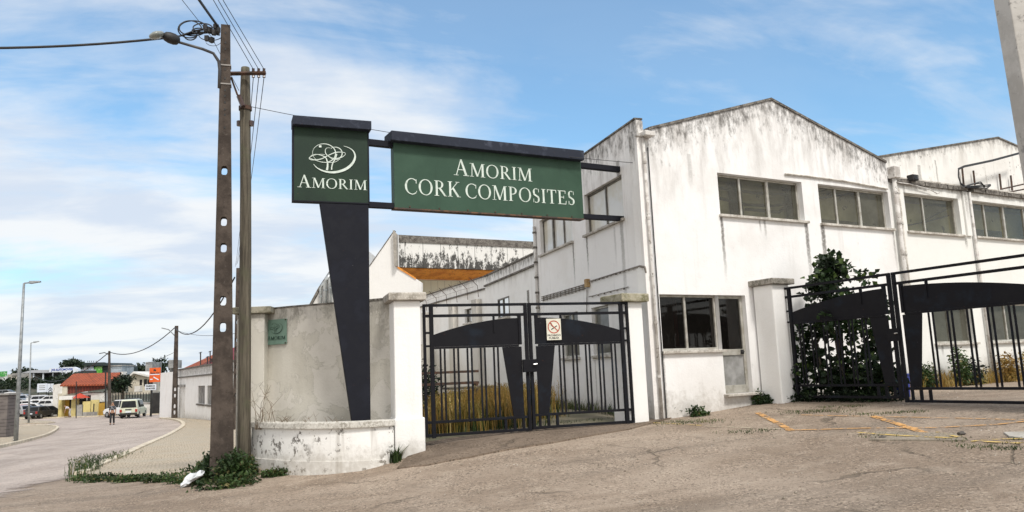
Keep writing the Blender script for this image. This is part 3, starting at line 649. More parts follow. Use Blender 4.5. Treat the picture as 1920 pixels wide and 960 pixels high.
# left face: side wall with a fin parapet, windows, then a lower wing
ul = L.u(1005, 500); zp = (L.z(1191, 226) + L.z(1097, 288)) / 2
LA = rect(L, (1096, 366), (1165, 326), (1098, 442), (1170, 408)); LB = rect(L, (1012, 412), (1072, 383), (1014, 479), (1073, 451))
LA[0], LA[1] = sorted(LA[:2]); LB[0], LB[1] = sorted(LB[:2]); zz = (LA[2] + LB[2]) / 2; LA[2] = LB[2] = zz; LB[3] = LA[3]
LC = rect(L, (1109, 575), (1174, 566), (1113, 667), (1176, 662)); LD = rect(L, (1056, 590), (1084, 584), (1052, 671), (1086, 667))
LC[0], LC[1] = sorted(LC[:2]); LD[0], LD[1] = sorted(LD[:2]); LD[2] = LC[2]; LD[3] = LC[3]
gl = lambda u: g(*(L.P(u, 0, 0)[:2])) - .3
ldr = [(LA[1] - .02, LA[2] - .05, 1.0, .035, .85), (L.u(1170, 500), zp - .6, 4.2, .07, .6), (LB[0] + .01, LB[2] - .05, 1.2, .035, .8), (L.u(1155, 480), LA[2] - .1, 1.0, .04, .3), (LC[1] - .05, LC[2] - .1, 1.6, .03, .4)]
M['side'] = plaster('side_plaster', (.87, .855, .84), L, [(0., zp)], h=2.0, top=.95, low=.7, lowz=g(C0.x, C0.y), drips=ldr, dirt=.7, blot=.35, warm=(.66, .62, .57), seed=5)
wall_mesh(L, [(0.0, zp), (ul, zp)], gl, [LA, LB, LC, LD], .12, w=0).build('side_wall', M['side'], fac)
MB().boxf(L, -.01, ul, .03, -.15, zp + .002, zp + .035).build('coping', M['cope'], fac)
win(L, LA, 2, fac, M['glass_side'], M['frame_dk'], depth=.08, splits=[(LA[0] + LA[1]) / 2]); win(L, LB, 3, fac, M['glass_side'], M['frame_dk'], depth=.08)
win(L, LC, 2, fac, M['glass_lo'], M['frame'], depth=.07); win(L, LD, 2, fac, M['glass_lo'], M['frame'], depth=.07)
# far end of the two-storey block
MB().boxf(L, ul, ul + .1, -.003, -5, gl(ul), zp - .3).build('end_wall', M['side'], fac)
# wing continuing behind, lower, then bending outwards
ub = L.u(910, 600); zw = (L.z(1000, 476) + L.z(925, 511)) / 2
M['wing'] = plaster('wing_plaster', (.87, .86, .84), L, [(0., zw)], h=.8, top=.9, low=.6, lowz=.6, dirt=.5, seed=31, drips=[(L.u(986, 530), zw - .9, .9, .09, .9)])
WA = rect(L, (931, 560), (952, 556), (932, 597), (953, 594)); WA[0], WA[1] = sorted(WA[:2])
wall_mesh(L, [(ul + .005, zw), (ub, zw)], lambda u: gl(u), [WA], .25, w=-.05).build('wing_wall', M['wing'], fac)
MB().boxf(L, ul + .1, ub, -.01, -.33, zw + .002, zw + .05).build('coping', M['cope'], fac)
zt2 = (L.z(990, 503) + L.z(915, 533)) / 2
MB().boxf(L, ul + .01, ub, -.04, .02, zt2 - .02, zt2 + .03).build('string_course', M['cope'], fac)
Pb = L.P(ub, -.05, 0); K = Fr((Pb.x, Pb.y), 115.6, flip=(L.a > 0 and Fr((0, 0), 115.6).n.dot(L.n) < 0))
uk = K.u(792, 620); zk = (K.z(905, 524) + K.z(800, 551)) / 2; zk2 = (K.z(905, 541) + K.z(830, 566)) / 2
WB = rect(K, (871, 580), (890, 576), (872, 606), (891, 603)); WB[0], WB[1] = sorted(WB[:2])
M['wing2'] = plaster('yard_wall_plaster', (.87, .86, .84), K, [(0., zk)], h=.5, top=.6, low=.6, lowz=.6, dirt=.7, seed=41)
wall_mesh(K, [(0.01, zk), (uk + 3, zk)], lambda u: g(*(K.P(u, 0, 0)[:2])) - .3, [WB], .25, w=0).build('wing_wall', M['wing2'], fac)
mb = MB(); mb.boxf(K, .02, uk + 3, .03, -.28, zk + .002, zk + .04); mb.boxf(K, .05, uk + 3, 0.001, .05, zk2 - .02, zk2 + .03); mb.build('coping', M['cope'], fac)
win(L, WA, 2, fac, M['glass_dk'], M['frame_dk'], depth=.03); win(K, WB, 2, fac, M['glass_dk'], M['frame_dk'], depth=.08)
# buttress columns seen through the gate
for x in (857, 805, 902):
    u_ = K.u(x, 680); MB().boxf(K, u_ - .22, u_ + .22, .003, .20, .3, zk2 - .3).build('buttress', plaster('dirty_buttress', (.66, .63, .58), K, [(0., zk2)], h=2.5, top=.7, dirt=1.2, seed=x), fac)
# barbed wire on bent iron arms
M['rust'] = simple('dark_rusty_iron', (.045, .032, .025), (.10, .05, .03), 9, .8)
mb = MB(); tips = []
for x, y in ((803, 546), (822, 541), (841, 536), (860, 531), (880, 525), (900, 520)):
    u_ = K.u(x, y); b0 = K.P(u_, .08, zk - .62); b1 = K.P(u_, .10, zk - .25); b2 = K.P(u_, .38, zk + .02)
    mb.tube([b0, b1, b2], .011, 5); tips.append(b2)
for i in range(3):
    mb.tube([K.P(K.u(795 + j * 11, 540), .12 + i * .12, zk - .22 + i * .1 + random.uniform(-.03, .03)) for j in range(10)], .004, 4)
tag(mb.build('barbed_wire', M['rust']), 'rusty barbed wire on bent iron arms along the yard wall', 'barbed wire')
# corner fin, gutter boxes, downpipes and cables
M['pipe'] = simple('painted_pipe', (.62, .60, .57), (.42, .39, .36), 5, .6, lo=.45, hi=.6, c3=(.15, .14, .12), s3=14, t3=.6)
MB().boxf(F, -.012, .15, .03, -.05, F.z(1200, 256), F.z(1193, 226)).build('parapet_end', M['side'], fac)
hb = MB(); a = F.px(1203, 247, .1); b = F.px(1222, 258, .1); hb.boxf(F, a[0], b[0], .003, .22, b[1], a[1]); hb.build('rain_hopper', M['pipe'], fac, bevel=.01)
def polyp(Fm, pts, w): return [Fm.P(*((lambda q: (q[0], w, q[1]))(Fm.px(x, y, w)))) for x, y in pts]
u1 = F.u(1211, 400); ztop = F.z(1207, 258)
MB().tube([F.P(u1, .07, ztop), F.P(u1, .07, g(*F.P(u1, 0, 0)[:2]) - .1)], .030, 8).build('drainpipe', M['pipe'], fac, smooth=True)
for q in (.5, 1.6, 2.7, 3.6, 4.6): MB().tube([F.P(u1, .07, ztop - q), F.P(u1, .07, ztop - q - .05)], .040, 8).build('pipe_clamp', M['pipe'], fac)
u1b = u1 + .13; MB().tube([F.P(u1b, .03, ztop - .2), F.P(u1b, .03, ztop - 2.0), F.P(u1b + .01, .03, g(*F.P(u1b, 0, 0)[:2]) - .05)], .012, 5).build('conduit', M['cable'], fac)
u2 = F.u(1671, 345); zh = F.z(1667, 312, .1); gg = g(*F.P(u2, 0, 0)[:2])
MB().boxf(F, u2 - .11, u2 + .11, .003, .2, zh - .28, zh).build('rain_hopper', M['pipe'], fac, bevel=.015)
MB().tube([F.P(u2, .09, zh - .25), F.P(u2, .09, gg - .1)], .055, 8).build('drainpipe', M['pipe'], fac, smooth=True)
MB().tube([F.P(u2 + .17, .05, zh - .5), F.P(u2 + .17, .05, gg - .1)], .03, 8).build('drainpipe', M['sill'], fac, smooth=True)
for q in np.arange(.6, zh - gg, .75):
    MB().tube([F.P(u2, .09, zh - q), F.P(u2, .09, zh - q - .05)], .068, 8).build('pipe_clamp', M['pipe'], fac); MB().tube([F.P(u2 + .17, .05, zh - q), F.P(u2 + .17, .05, zh - q - .04)], .04, 8).build('pipe_clamp', M['pipe'], fac)
u3 = F.u(1822, 420); MB().tube([F.P(u3 - .03, .06, zl - .02), F.P(u3 - .03, .06, gg - .1)], .035, 8).build('drainpipe', M['pipe'], fac, smooth=True)
ue0 = L.u(1009, 520); MB().tube([L.P(ue0, .05, zp - 1.0), L.P(ue0, .05, zw - 2.4)], .04, 8).build('drainpipe', M['pipe'], fac, smooth=True)
for q in np.arange(zw - 2.3, zp - 1, .4): MB().tube([L.P(ue0, .05, q), L.P(ue0, .05, q + .05)], .055, 6).build('pipe_clamp', M['cope'], fac)
mb = MB()
for pts, r, n in ((((1015, 557), (1055, 545.5), (1097, 533)), .012, 3), (((1105, 528), (1150, 514), (1200, 498.5), (1209, 500), (1211, 510)), .016, 1), (((1104, 556.5), (1178, 538)), .01, 1)):
    for q in range(n):
        P = polyp(L, pts, .03 + .0 * q); P = [p - Vector((0, 0, .045 * q)) for p in P]; mb.tube(P, r, 5)
        for i in range(len(P) - 1):
            for t in np.arange(.1, 1, .16): c = P[i].lerp(P[i + 1], t); mb.tube([c, c + Vector((0, 0, -.03))], .018, 4)
mb.tube(polyp(L, ((1101, 530), (1100, 590)), .03), .012, 5)
tag(mb.build('wall_cable', simple('grey_cable', (.14, .12, .1), (.3, .28, .25), 12), fac), 'sagging cables clipped along the side wall')
jb = L.px(1102, 530, .03); MB().boxf(L, jb[0] - .07, jb[0] + .07, .003, .09, jb[1] - .1, jb[1] + .08).build('junction_box', simple('ochre_plastic', (.45, .30, .14), (.35, .22, .1), 4), fac, bevel=.01)
# cable loops and iron brackets on the right gable
mb = MB()
for k_ in range(3):
    o_ = k_ * .03; mb.tube([p + Vector((0, 0, -o_ * .5)) for p in polyp(F, ((1912, 286), (1860, 300), (1808, 311), (1797, 316), (1797, 330), (1801, 343), (1812, 350), (1850, 347 + k_ * 2), (1857, 346)), .05 + o_)], .016, 5)
for k_ in range(4): mb.tube(polyp(F, ((1803, 352), (1815 + 8 * k_, 347 - 2 * k_), (1838 + 3 * k_, 341 + 3 * k_), (1845, 350 + k_)), .12 + .03 * k_), .012, 4)
mb.build('cable_loop', M['cable'], fac)
for x, y0, y1 in ((1804, 316, 347), (1825, 320, 347), (1874, 326, 354), (1895, 329, 357)):
    P = polyp(F, ((x, y0), (x + 3, y1)), -.22); MB().tube(P, .028, 4).build('bracket', M['rust'], fac)
MB().tube(polyp(F, ((1876, 355), (1925, 344)), -.1), .02, 4).build('bracket', M['rust'], fac)
MB().tube(polyp(F, ((1893, 360), (1935, 352)), -.05), .02, 4).build('bracket', M['rust'], fac)
mb = MB(); mb.tube(polyp(F, ((1682, 342), (1710, 346), (1745, 356), (1757, 363), (1762, 361)), .07), .015, 5); mb.build('conduit', M['pipe'], fac)
fl = thing('floodlight', F.P(F.u(1712, 335), -.2, F.z(1712, 336)), 'small dark floodlight on the ledge left of the stained gable', 'floodlight')
q = F.px(1712, 334, .1); MB().boxf(F, q[0] - .11, q[0] + .11, 0, .18, q[1] - .07, q[1] + .08).build('housing', M['cable'], fl, bevel=.02)
MB().boxf(F, q[0] - .09, q[0] + .09, .183, .19, q[1] - .05, q[1] + .06).build('lens', M['glass_dk'], fl)
MB().boxf(F, q[0] - .02, q[0] + .02, -.3, .0, q[1] - .03, q[1] + .02).build('bracket', M['rust'], fl)
# small meter hole right of the door
q = F.px(1440, 612); tag(MB().boxf(F, q[0] - .025, q[0] + .025, .003, .02, q[1] - .04, q[1] + .04).build('doorbell', M['cable'], bevel=.004), 'small black doorbell box on the white pillar right of the door', 'doorbell')

# ------------------------------------------------------------------ gate pillars and the curved wall
M['pillar'] = plaster('pillar_plaster', (.86, .855, .84), None, None, low=.5, lowz=.35, dirt=.35, blot=.25, warm=(.66, .64, .58), seed=51)
M['cap'] = concrete('lichen_cap', (.50, .465, .41), (.26, .235, .20), (.66, .63, .58), 5, .6, .5)
def pillar(Fm, u0, u1, depth, z0, z1, label, capl=.13, cap_out=.09, taper=0, mat=None, capmat=None):
    c = Fm.P((u0 + u1) / 2, -depth / 2, z0 + .3)
    t = thing('gate_pillar', c, label, 'pillar', 'white gate pillars')
    MB().boxf(Fm, u0, u1, 0, -depth, z0, z1 - capl).build('shaft', mat or M['pillar'], t, bevel=.02)
    MB().boxf(Fm, u0 - cap_out, u1 + cap_out, cap_out, -depth - cap_out, z1 - capl + .001, z1).build('cap', capmat or M['cap'], t, bevel=.018)
    return t
A = at(740, 700, 12.55); G1a = at(795, 700, 12.9); G1b = at(1183, 680, 14.05)
ang1 = math.degrees(math.atan2(G1b.y - G1a.y, G1b.x - G1a.x)); G1 = Fr((G1a.x, G1a.y), ang1)
PA = Fr((A.x, A.y), ang1)
zA = PA.z(760, 549); wA = PA.u(791, 700)
pillar(PA, 0, wA, .52, g(A.x, A.y) - .45, zA, 'white square pillar at the left end of the closed gate')
# wider foot of that pillar
MB().boxf(PA, -.02, wA + .03, .03, -.5, g(A.x, A.y) - .5, PA.z(760, 784)).build('plinth', M['pillar'], bpy.data.objects['gate_pillar'], bevel=.02)
B = at(1176, 680, 14.05); PB = Fr((B.x, B.y), 28.7)
pillar(PB, 0.0, .42, .5, g(B.x, B.y) - .3, PB.z(1190, 551), 'white pillar against the factory corner with a mossy cap', capl=.15, cap_out=.10, capmat=concrete('mossy_cap', (.40, .37, .28), (.16, .15, .08), (.5, .48, .40), 6, .7, .5))
G2a = at(1480, 700, 15.6); G2b = at(1920, 650, 11.75); ang2 = math.degrees(math.atan2(G2b.y - G2a.y, G2b.x - G2a.x))
G2 = Fr((G2a.x, G2a.y), ang2); G2d = G2.d
PC = Fr((G2a.x, G2a.y), ang2 + 90)     # faces the street across the gate line
cpt = at(1455, 620, 15.35); PCf = Fr((cpt.x, cpt.y), ang2 + 90)
pillar(PCf, 0, .48, -.5 if PCf.n.dot(G2d) < 0 else .5, g(cpt.x, cpt.y) - .3, PCf.z(1455, 522), 'white pillar right of the glazed door with a rough broken cap', capl=.12, cap_out=.09, capmat=concrete('broken_cap', (.34, .315, .275), (.13, .12, .10), (.56, .53, .48), 7, .9, .5))

# low curved wall, tall mottled wall behind it, end pier
M['lowwall'] = plaster('low_wall_plaster', (.87, .865, .845), None, None, low=.55, lowz=.25, dirt=1.9, blot=.4, warm=(.60, .57, .47), seed=61, speck=2)
M['tallwall'] = plaster('mottled_wall_plaster', (.62, .595, .53), None, [(0., 2.92)], h=.9, top=.6, dirt=.6, blot=.6, warm=(.38, .355, .30), seed=71, patch=.42)
M['coping'] = concrete('cracked_coping', (.60, .58, .53), (.34, .32, .28), (.74, .72, .67), 4, .5, .45)
lowP = [at(x, 785, Y) for x, Y in ((472, 13.55), (505, 13.1), (560, 12.62), (610, 12.38), (660, 12.28), (700, 12.32), (738, 12.5))]
lowxy = smoothline([(p.x, p.y) for p in lowP], 5)
zc = 1.65 - (790 - 710) / FPX * 12.35
def offs(P, w):
    out = []
    for i, p in enumerate(P):
        a, b = P[max(i - 1, 0)], P[min(i + 1, len(P) - 1)]; d = Vector((b[0] - a[0], b[1] - a[1])).normalized(); out.append((p[0] + d.y * w, p[1] - d.x * w))
    return out
def band(P, w0, w1, z0, z1, mb):
    a, b = offs(P, w0), offs(P, w1); n = len(P); f = lambda z, p: z(p) if callable(z) else z
    for (p, q, r, s_) in zip(a, a[1:], b[1:], b):
        mb.hexa([(*p, f(z0, p)), (*q, f(z0, q)), (*r, f(z0, r)), (*s_, f(z0, s_)), (*p, f(z1, p)), (*q, f(z1, q)), (*r, f(z1, r)), (*s_, f(z1, s_))])
    return mb
def loft(P, w0, w1, zb, zt, mb):      # one closed band, shared verts
    a, b = offs(P, w0), offs(P, w1); n = len(P); k = len(mb.v); f = lambda z, p: z(p) if callable(z) else z
    for p, q in zip(a, b): mb.v += [Vector((*p, f(zb, p))), Vector((*q, f(zb, q))), Vector((*q, f(zt, q))), Vector((*p, f(zt, p)))]
    for i in range(n - 1):
        for j in range(4): mb.f.append((k + 4 * i + j, k + 4 * i + (j + 1) % 4, k + 4 * i + 4 + (j + 1) % 4, k + 4 * i + 4 + j))
    mb.f.append((k, k + 1, k + 2, k + 3)); e_ = k + 4 * (n - 1); mb.f.append((e_ + 3, e_ + 2, e_ + 1, e_)); return mb
cw = thing('planter_wall', (lowxy[15][0], lowxy[15][1], g(*lowxy[15])), 'low white curved wall with a cracked stone coping below the tapering column', 'low wall')
loft(lowxy, 0, -.22, lambda p: g(*p) - .35, zc - .10, MB()).build('wall', M['lowwall'], cw)
loft(lowxy, .018, -.10, lambda p: g(*p) - .35, lambda p: zc - .60, MB()).build('foot', M['lowwall'], cw)
loft(lowxy, .05, -.27, zc - .098, zc, MB()).build('coping', M['coping'], cw, bevel=.01)
tallP = [at(x, 640, Y) for x, Y in ((500, 14.05), (540, 13.8), (600, 13.55), (660, 13.3), (727, 13.02), (745, 12.95))]
tallxy = smoothline([(p.x, p.y) for p in tallP], 5)
tw = thing('boundary_wall', (tallxy[12][0], tallxy[12][1], g(*tallxy[12])), 'tall wall with peeling mottled plaster behind the dark column', 'wall')
ztw = 1.65 + (712.5 - 578) / FPX * 13.6
loft(tallxy, 0, -.2, .0, lambda p: ztw + .02, MB()).build('wall', M['tallwall'], tw)
loft(tallxy, .012, -.212, ztw + .021, ztw + .05, MB()).build('coping', M['cope'], tw)
# planter earth
me = MB(); soilz = zc - .12
a = offs(lowxy, -.2); b = tallxy
n_ = min(len(a), len(b)); ia = np.linspace(0, len(a) - 1, 20).astype(int); ib = np.linspace(0, len(b) - 1, 20).astype(int)
for i in range(19): me.poly([(*a[ia[i]], soilz), (*a[ia[i + 1]], soilz), (*b[ib[i + 1]], soilz + .02), (*b[ib[i]], soilz + .02)])
me.build('earth', simple('planter_earth', (.12, .095, .065), (.07, .055, .04), 4, .95), cw)
pr = at(470, 640, 13.75); PR = Fr((pr.x, pr.y), 2)
pier = thing('wall_pier', PR.P(.16, -.2, g(pr.x, pr.y)), 'white wall end pier with a mossy flat cap behind the wooden pole', 'pier')
ur = PR.u(495.5, 640); zpr = PR.z(490, 575)
MB().boxf(PR, -.25, ur, 0, -.4, -.3, zpr - .12).build('shaft', M['tallwall'], pier, bevel=.015)
MB().boxf(PR, -.33, ur + .13, .07, -.47, zpr - .119, zpr).build('cap', concrete('mossy_pier_cap', (.42, .39, .31), (.2, .185, .13), (.55, .52, .46), 8, .6), pier, bevel=.012)
# wall returning away from the pier along the footway
pq = [(pr.x - .1, pr.y + .45), (pr.x + .1, 20), (-3.4, 30)]
tag(loft(pq, 0, .2, lambda p: g(*p) - .3, 2.75, MB()).build('side_boundary_wall', M['tallwall']), 'plain wall running back from the pier beside the footway', 'wall')

# ------------------------------------------------------------------ lettering
def qd(a, b, wa, wb=None):
    """stroke from a to b with horizontal-ish width"""
    wb = wb or wa; dx, dy = b[0] - a[0], b[1] - a[1]; l = math.hypot(dx, dy); nx, ny = -dy / l, dx / l
    return [(a[0] + nx * wa / 2, a[1] + ny * wa / 2), (a[0] - nx * wa / 2, a[1] - ny * wa / 2), (b[0] - nx * wb / 2, b[1] - ny * wb / 2), (b[0] + nx * wb / 2, b[1] + ny * wb / 2)]
def arc(cx, cy, rx, ry, a0, a1, thick, thin=.045, n=14, ph=0, taper=False):
    """ring piece, thick where the stroke runs upright"""
    out = []; P = []
    for i in range(n + 1):
        a = math.radians(a0 + (a1 - a0) * i / n); t = thin + (thick - thin) * abs(math.cos(a - ph)) ** 1.3
        P.append(((cx + (rx) * math.cos(a), cy + (ry) * math.sin(a)), (cx + (rx - t) * math.cos(a), cy + (ry - min(t, thin * 1.25 + (thick - thin) * .0)) * math.sin(a))))
    for (a, b), (c, d) in zip(P, P[1:]): out.append([a, b, d, c])
    return out
T, TN, SR = .118, .045, .034
def serif(x, y, w=.26): return [(x - w / 2, y), (x + w / 2, y), (x + w / 2, y + SR), (x - w / 2, y + SR)]
def stem(x, w=.27): return [[(x - T / 2, SR), (x + T / 2, SR), (x + T / 2, 1 - SR), (x - T / 2, 1 - SR)], serif(x, 0, w), serif(x, 1 - SR, w)]
GL = {
 'A': (.80, [qd((.16, SR), (.40, 1.0), TN), qd((.66, SR), (.40, 1.0), T, T * .8), [(.24, .34), (.56, .34), (.56, .385), (.24, .385)], serif(.14, 0, .24), serif(.66, 0, .30)]),
 'M': (1.0, [qd((.15, SR), (.17, 1 - SR), TN), qd((.20, 1.0), (.50, .03), T * .95), qd((.50, .03), (.80, 1.0), TN), [(.80 - .03, SR), (.80 + .10, SR), (.80 + .09, 1 - SR), (.80 - .03, 1 - SR)], serif(.15, 0, .24), serif(.85, 0, .28), serif(.13, 1 - SR, .2), serif(.87, 1 - SR, .2)]),
 'O': (.86, arc(.43, .5, .40, .52, 0, 360, T, TN, 28)),
 'R': (.76, stem(.18) + arc(.30, .74, .27, .26, -90, 90, T, TN, 12) + [[(.2, .955), (.30, .955), (.30, 1.0), (.2, 1.0)], [(.2, .48), (.30, .48), (.30, .525), (.2, .525)], qd((.36, .50), (.66, .03), T, T * .9), serif(.69, 0, .16)]),
 'I': (.36, stem(.18)),
 'C': (.76, arc(.44, .5, .40, .52, 52, 308, T, TN, 22) + [[(.66, .70), (.70, .70), (.70, .97), (.66, .93)], [(.68, .12), (.72, .20), (.70, .24), (.66, .13)]]),
 'K': (.78, stem(.18) + [qd((.24, .44), (.62, .97), TN), qd((.34, .58), (.66, .03), T), serif(.69, 0, .24), serif(.62, 1 - SR, .24)]),
 'P': (.66, stem(.18) + arc(.30, .73, .28, .27, -90, 90, T, TN, 12) + [[(.2, .955), (.30, .955), (.30, 1.0), (.2, 1.0)], [(.2, .46), (.30, .46), (.30, .505), (.2, .505)]]),
 'S': (.58, arc(.29, .755, .215, .265, 55, 265, T, TN, 14) + arc(.29, .245, .225, .265, -125, 85, T, TN, 14) + [qd((.13, .60), (.45, .37), T), [(.44, .74), (.475, .74), (.475, 1.0), (.44, .95)], [(.10, 0.0), (.135, .05), (.135, .27), (.10, .27)]]),
 'T': (.70, [[(.35 - T / 2, SR), (.35 + T / 2, SR), (.35 + T / 2, .95), (.35 - T / 2, .95)], serif(.35, 0, .28), [(.04, .95), (.66, .95), (.66, 1.0), (.04, 1.0)], [(.04, .76), (.075, .80), (.09, .95), (.04, .95)], [(.66, .76), (.625, .80), (.61, .95), (.66, .95)]]),
 'E': (.66, stem(.18) + [[(.2, .95), (.58, .95), (.58, 1.0), (.2, 1.0)], [(.2, 0), (.60, 0), (.60, .05), (.2, .05)], [(.2, .49), (.46, .49), (.46, .535), (.2, .535)], [(.54, .78), (.575, .78), (.58, .95), (.545, .95)], [(.57, .05), (.605, .05), (.63, .26), (.60, .26)], [(.43, .41), (.46, .41), (.46, .62), (.43, .62)]]),
 ' ': (.34, [])}
def text_serif(Fm, s, u0, u1, zb, sizes, w=.003, name='lettering', mat=None, parent=None, gap=.03, zslope=0):
    tot = 0; adv = []
    for ch, h in zip(s, sizes): a_ = (GL[ch][0] + gap) * h; adv.append(a_); tot += a_
    kx = (u1 - u0) / tot; x = u0; mb = MB(); q = 0
    for ch, h, a_ in zip(s, sizes, adv):
        for pl in GL[ch][1]:
            ww = w + .004 + (q % 9) * .0005; q += 1
            mb.prism(Fm, [(x + p[0] * h * kx, zb + p[1] * h + (x - u0) * zslope) for p in pl], w, ww)
        x += a_ * kx
    return mb.build(name, mat, parent)
def ribbon(Fm, P, W, w, mb, cl=False):
    """flat stroke of changing width lying on the plane; P in (u,z)"""
    n = len(P); a = []
    for i, p in enumerate(P):
        q0, q1 = (P[(i - 1) % n], P[(i + 1) % n]) if cl else (P[max(i - 1, 0)], P[min(i + 1, n - 1)])
        d = (q1[0] - q0[0], q1[1] - q0[1]); l = math.hypot(*d) + 1e-9; nx, ny = -d[1] / l, d[0] / l; h = W[i] / 2
        a.append(((p[0] + nx * h, p[1] + ny * h), (p[0] - nx * h, p[1] - ny * h)))
    for i in range(n if cl else n - 1):
        (p, q), (r, s_) = a[i], a[(i + 1) % n]
        mb.poly([Fm.P(p[0], w, p[1]), Fm.P(q[0], w, q[1]), Fm.P(s_[0], w, s_[1]), Fm.P(r[0], w, r[1])])
def logo(Fm, conv, w, parent, mat, k=1.0, name='emblem'):
    """ring-and-crescent tree emblem; conv maps drawing units to (u,z)"""
    mb = MB(); E = []
    def ell(cx, cy, rx, ry, rot, a0, a1, wmin, wmax, ph=0, n=44):
        P = []; Wd = []; c, s_ = math.cos(math.radians(rot)), math.sin(math.radians(rot))
        for i in range(n + 1):
            a = math.radians(a0 + (a1 - a0) * i / n); x, y = rx * math.cos(a), ry * math.sin(a)
            P.append(conv(cx + x * c - y * s_, cy + x * s_ + y * c)); Wd.append(k * (wmin + (wmax - wmin) * .5 * (1 + math.cos(a - math.radians(ph)))))
        E.append((P, Wd))
    def crv(pts, ws, n=5):
        Q = smoothline(pts, n); m_ = len(Q); E.append(([conv(*p) for p in Q], [k * float(np.interp(i / (m_ - 1), np.linspace(0, 1, len(ws)), ws)) for i in range(m_)]))
    ell(325, 418, 104, 84, 4, 0, 360, 3, 9, 0)              # big crown ring
    ell(425, 420, 62, 56, 0, -130, 150, 3, 10, 0)           # small ring on the right
    ell(268, 455, 78, 24, -8, 60, 330, 3, 6, 180)           # flattened loop left
    crv([(195, 462), (235, 478), (300, 470), (360, 440), (430, 412), (500, 412), (516, 428), (490, 452), (440, 466), (390, 462), (345, 430), (335, 395), (350, 372), (380, 372)], [4, 8, 8, 7, 9, 5, 4, 6, 8, 8, 8, 6, 4, 3])
    crv([(205, 440), (260, 430), (330, 452), (352, 490), (356, 530), (350, 572)], [4, 6, 8, 12, 15, 20])
    crv([(440, 425), (425, 470), (404, 505), (394, 540), (392, 568)], [8, 9, 11, 10, 12])
    crv([(235, 480), (290, 496), (350, 503), (420, 500), (470, 470)], [3, 5, 6, 5, 3])
    crv([(230, 518), (262, 552), (320, 580), (390, 592), (460, 584), (530, 556), (580, 510), (603, 455), (590, 405), (550, 372), (500, 355)], [4, 8, 14, 19, 22, 24, 22, 17, 11, 6, 3])
    for i, (P, Wd) in enumerate(E): ribbon(Fm, P, Wd, w + .0012 * i, mb)
    mb.poly([Fm.P(conv(a_, b_)[0], w + .012, conv(a_, b_)[1]) for a_, b_ in ((278, 350), (300, 350), (300, 368), (278, 368))])
    return mb.build(name, mat, parent, fix=False)

# ------------------------------------------------------------------ the big sign
E0 = at(1172, 315, 15.27); Ecol = at(691, 500, 12.75); angS = math.degrees(math.atan2(E0.y - Ecol.y, E0.x - Ecol.x))
S = Fr((Ecol.x, Ecol.y), angS); S1 = Fr((Ecol.x, Ecol.y), 21)
M['navy'] = paint_dark('dark_navy_paint', (.009, .010, .016), .4, (.017, .019, .028)); M['navy_cap'] = paint_dark('navy_cap_paint', (.022, .027, .042), .35, (.07, .08, .11), 5)
def greenpaint(name, c, c2, F_, ztop):
    m, k, b = newmat(name); p = P_world(k); x, y, z = k.sep(p); n = k.noise(p, 1.6, 6, .6); n2 = k.noise(p, 11, 6, .7)
    st = k.noise(k.comb(k.math('MULTIPLY', x, 4), k.math('MULTIPLY', y, 4), k.math('MULTIPLY', z, .6)), 1, 5, .6)
    cc = k.mix(k.step(n, .4, .66), c, c2); cc = k.mix(k.math('MULTIPLY', k.step(st, .55, .75), .3), cc, tuple(v * .5 for v in c))
    cc = k.mix(k.math('MULTIPLY', k.step(n2, .67, .72), .5), cc, (.16, .07, .03))
    k.l.new(cc, b.inputs['Base Color']); b.inputs['Roughness'].default_value = .55; b.inputs['Specular IOR Level'].default_value = .3; bump(k, b, n, .15, .01); return m
M['green'] = greenpaint('sign_green_paint', (.030, .070, .045), (.038, .084, .055), S, 6); M['green_dk'] = greenpaint('darker_green_paint', (.010, .026, .016), (.014, .036, .019), S, 6)
M['let'] = simple('pale_letters', (.66, .74, .68), (.52, .60, .54), 9, .6)
sign = thing('gate_sign', (Ecol.x, Ecol.y, zc), 'large green and black company sign on a tapering column reaching over the gate', 'sign')
uL = S1.u(549, 300); uR = S1.u(691.5, 300); zT = S1.z(620, 240); zB = (S1.z(549.5, 378) + S1.z(692, 381)) / 2
MB().boxf(S1, uL, uR, 0, -.13, zB, zT + .02).build('emblem_panel', M['green_dk'], sign, bevel=.006)
for (a_, b_, c_, d_) in ((uL - .006, uL + .018, zB - .006, zT), (uR - .018, uR + .006, zB - .006, zT), (uL + .019, uR - .019, zB - .006, zB + .014)):
    MB().boxf(S1, a_, b_, .006, -.136, c_, d_).build('panel_edge', M['navy'], sign)
zct = (S1.z(553, 221.5) + S1.z(692, 230)) / 2; MB().boxf(S1, uL - .01, uR + .03, .13, -.20, zT - .02 + .001, zct).build('cap', M['navy_cap'], sign, bevel=.008)
# tapering column
c1 = S1.px(600, 379); c2 = S1.px(662, 777); c3 = S1.px(695, 777); zbc = zc - .13
MB().prism(S1, [(c2[0], zbc), (c3[0] - .0, zbc), (uR - .01, zB - .001), (c1[0], zB - .001)], -.006, -.13).build('column', M['navy'], sign, bevel=.006)
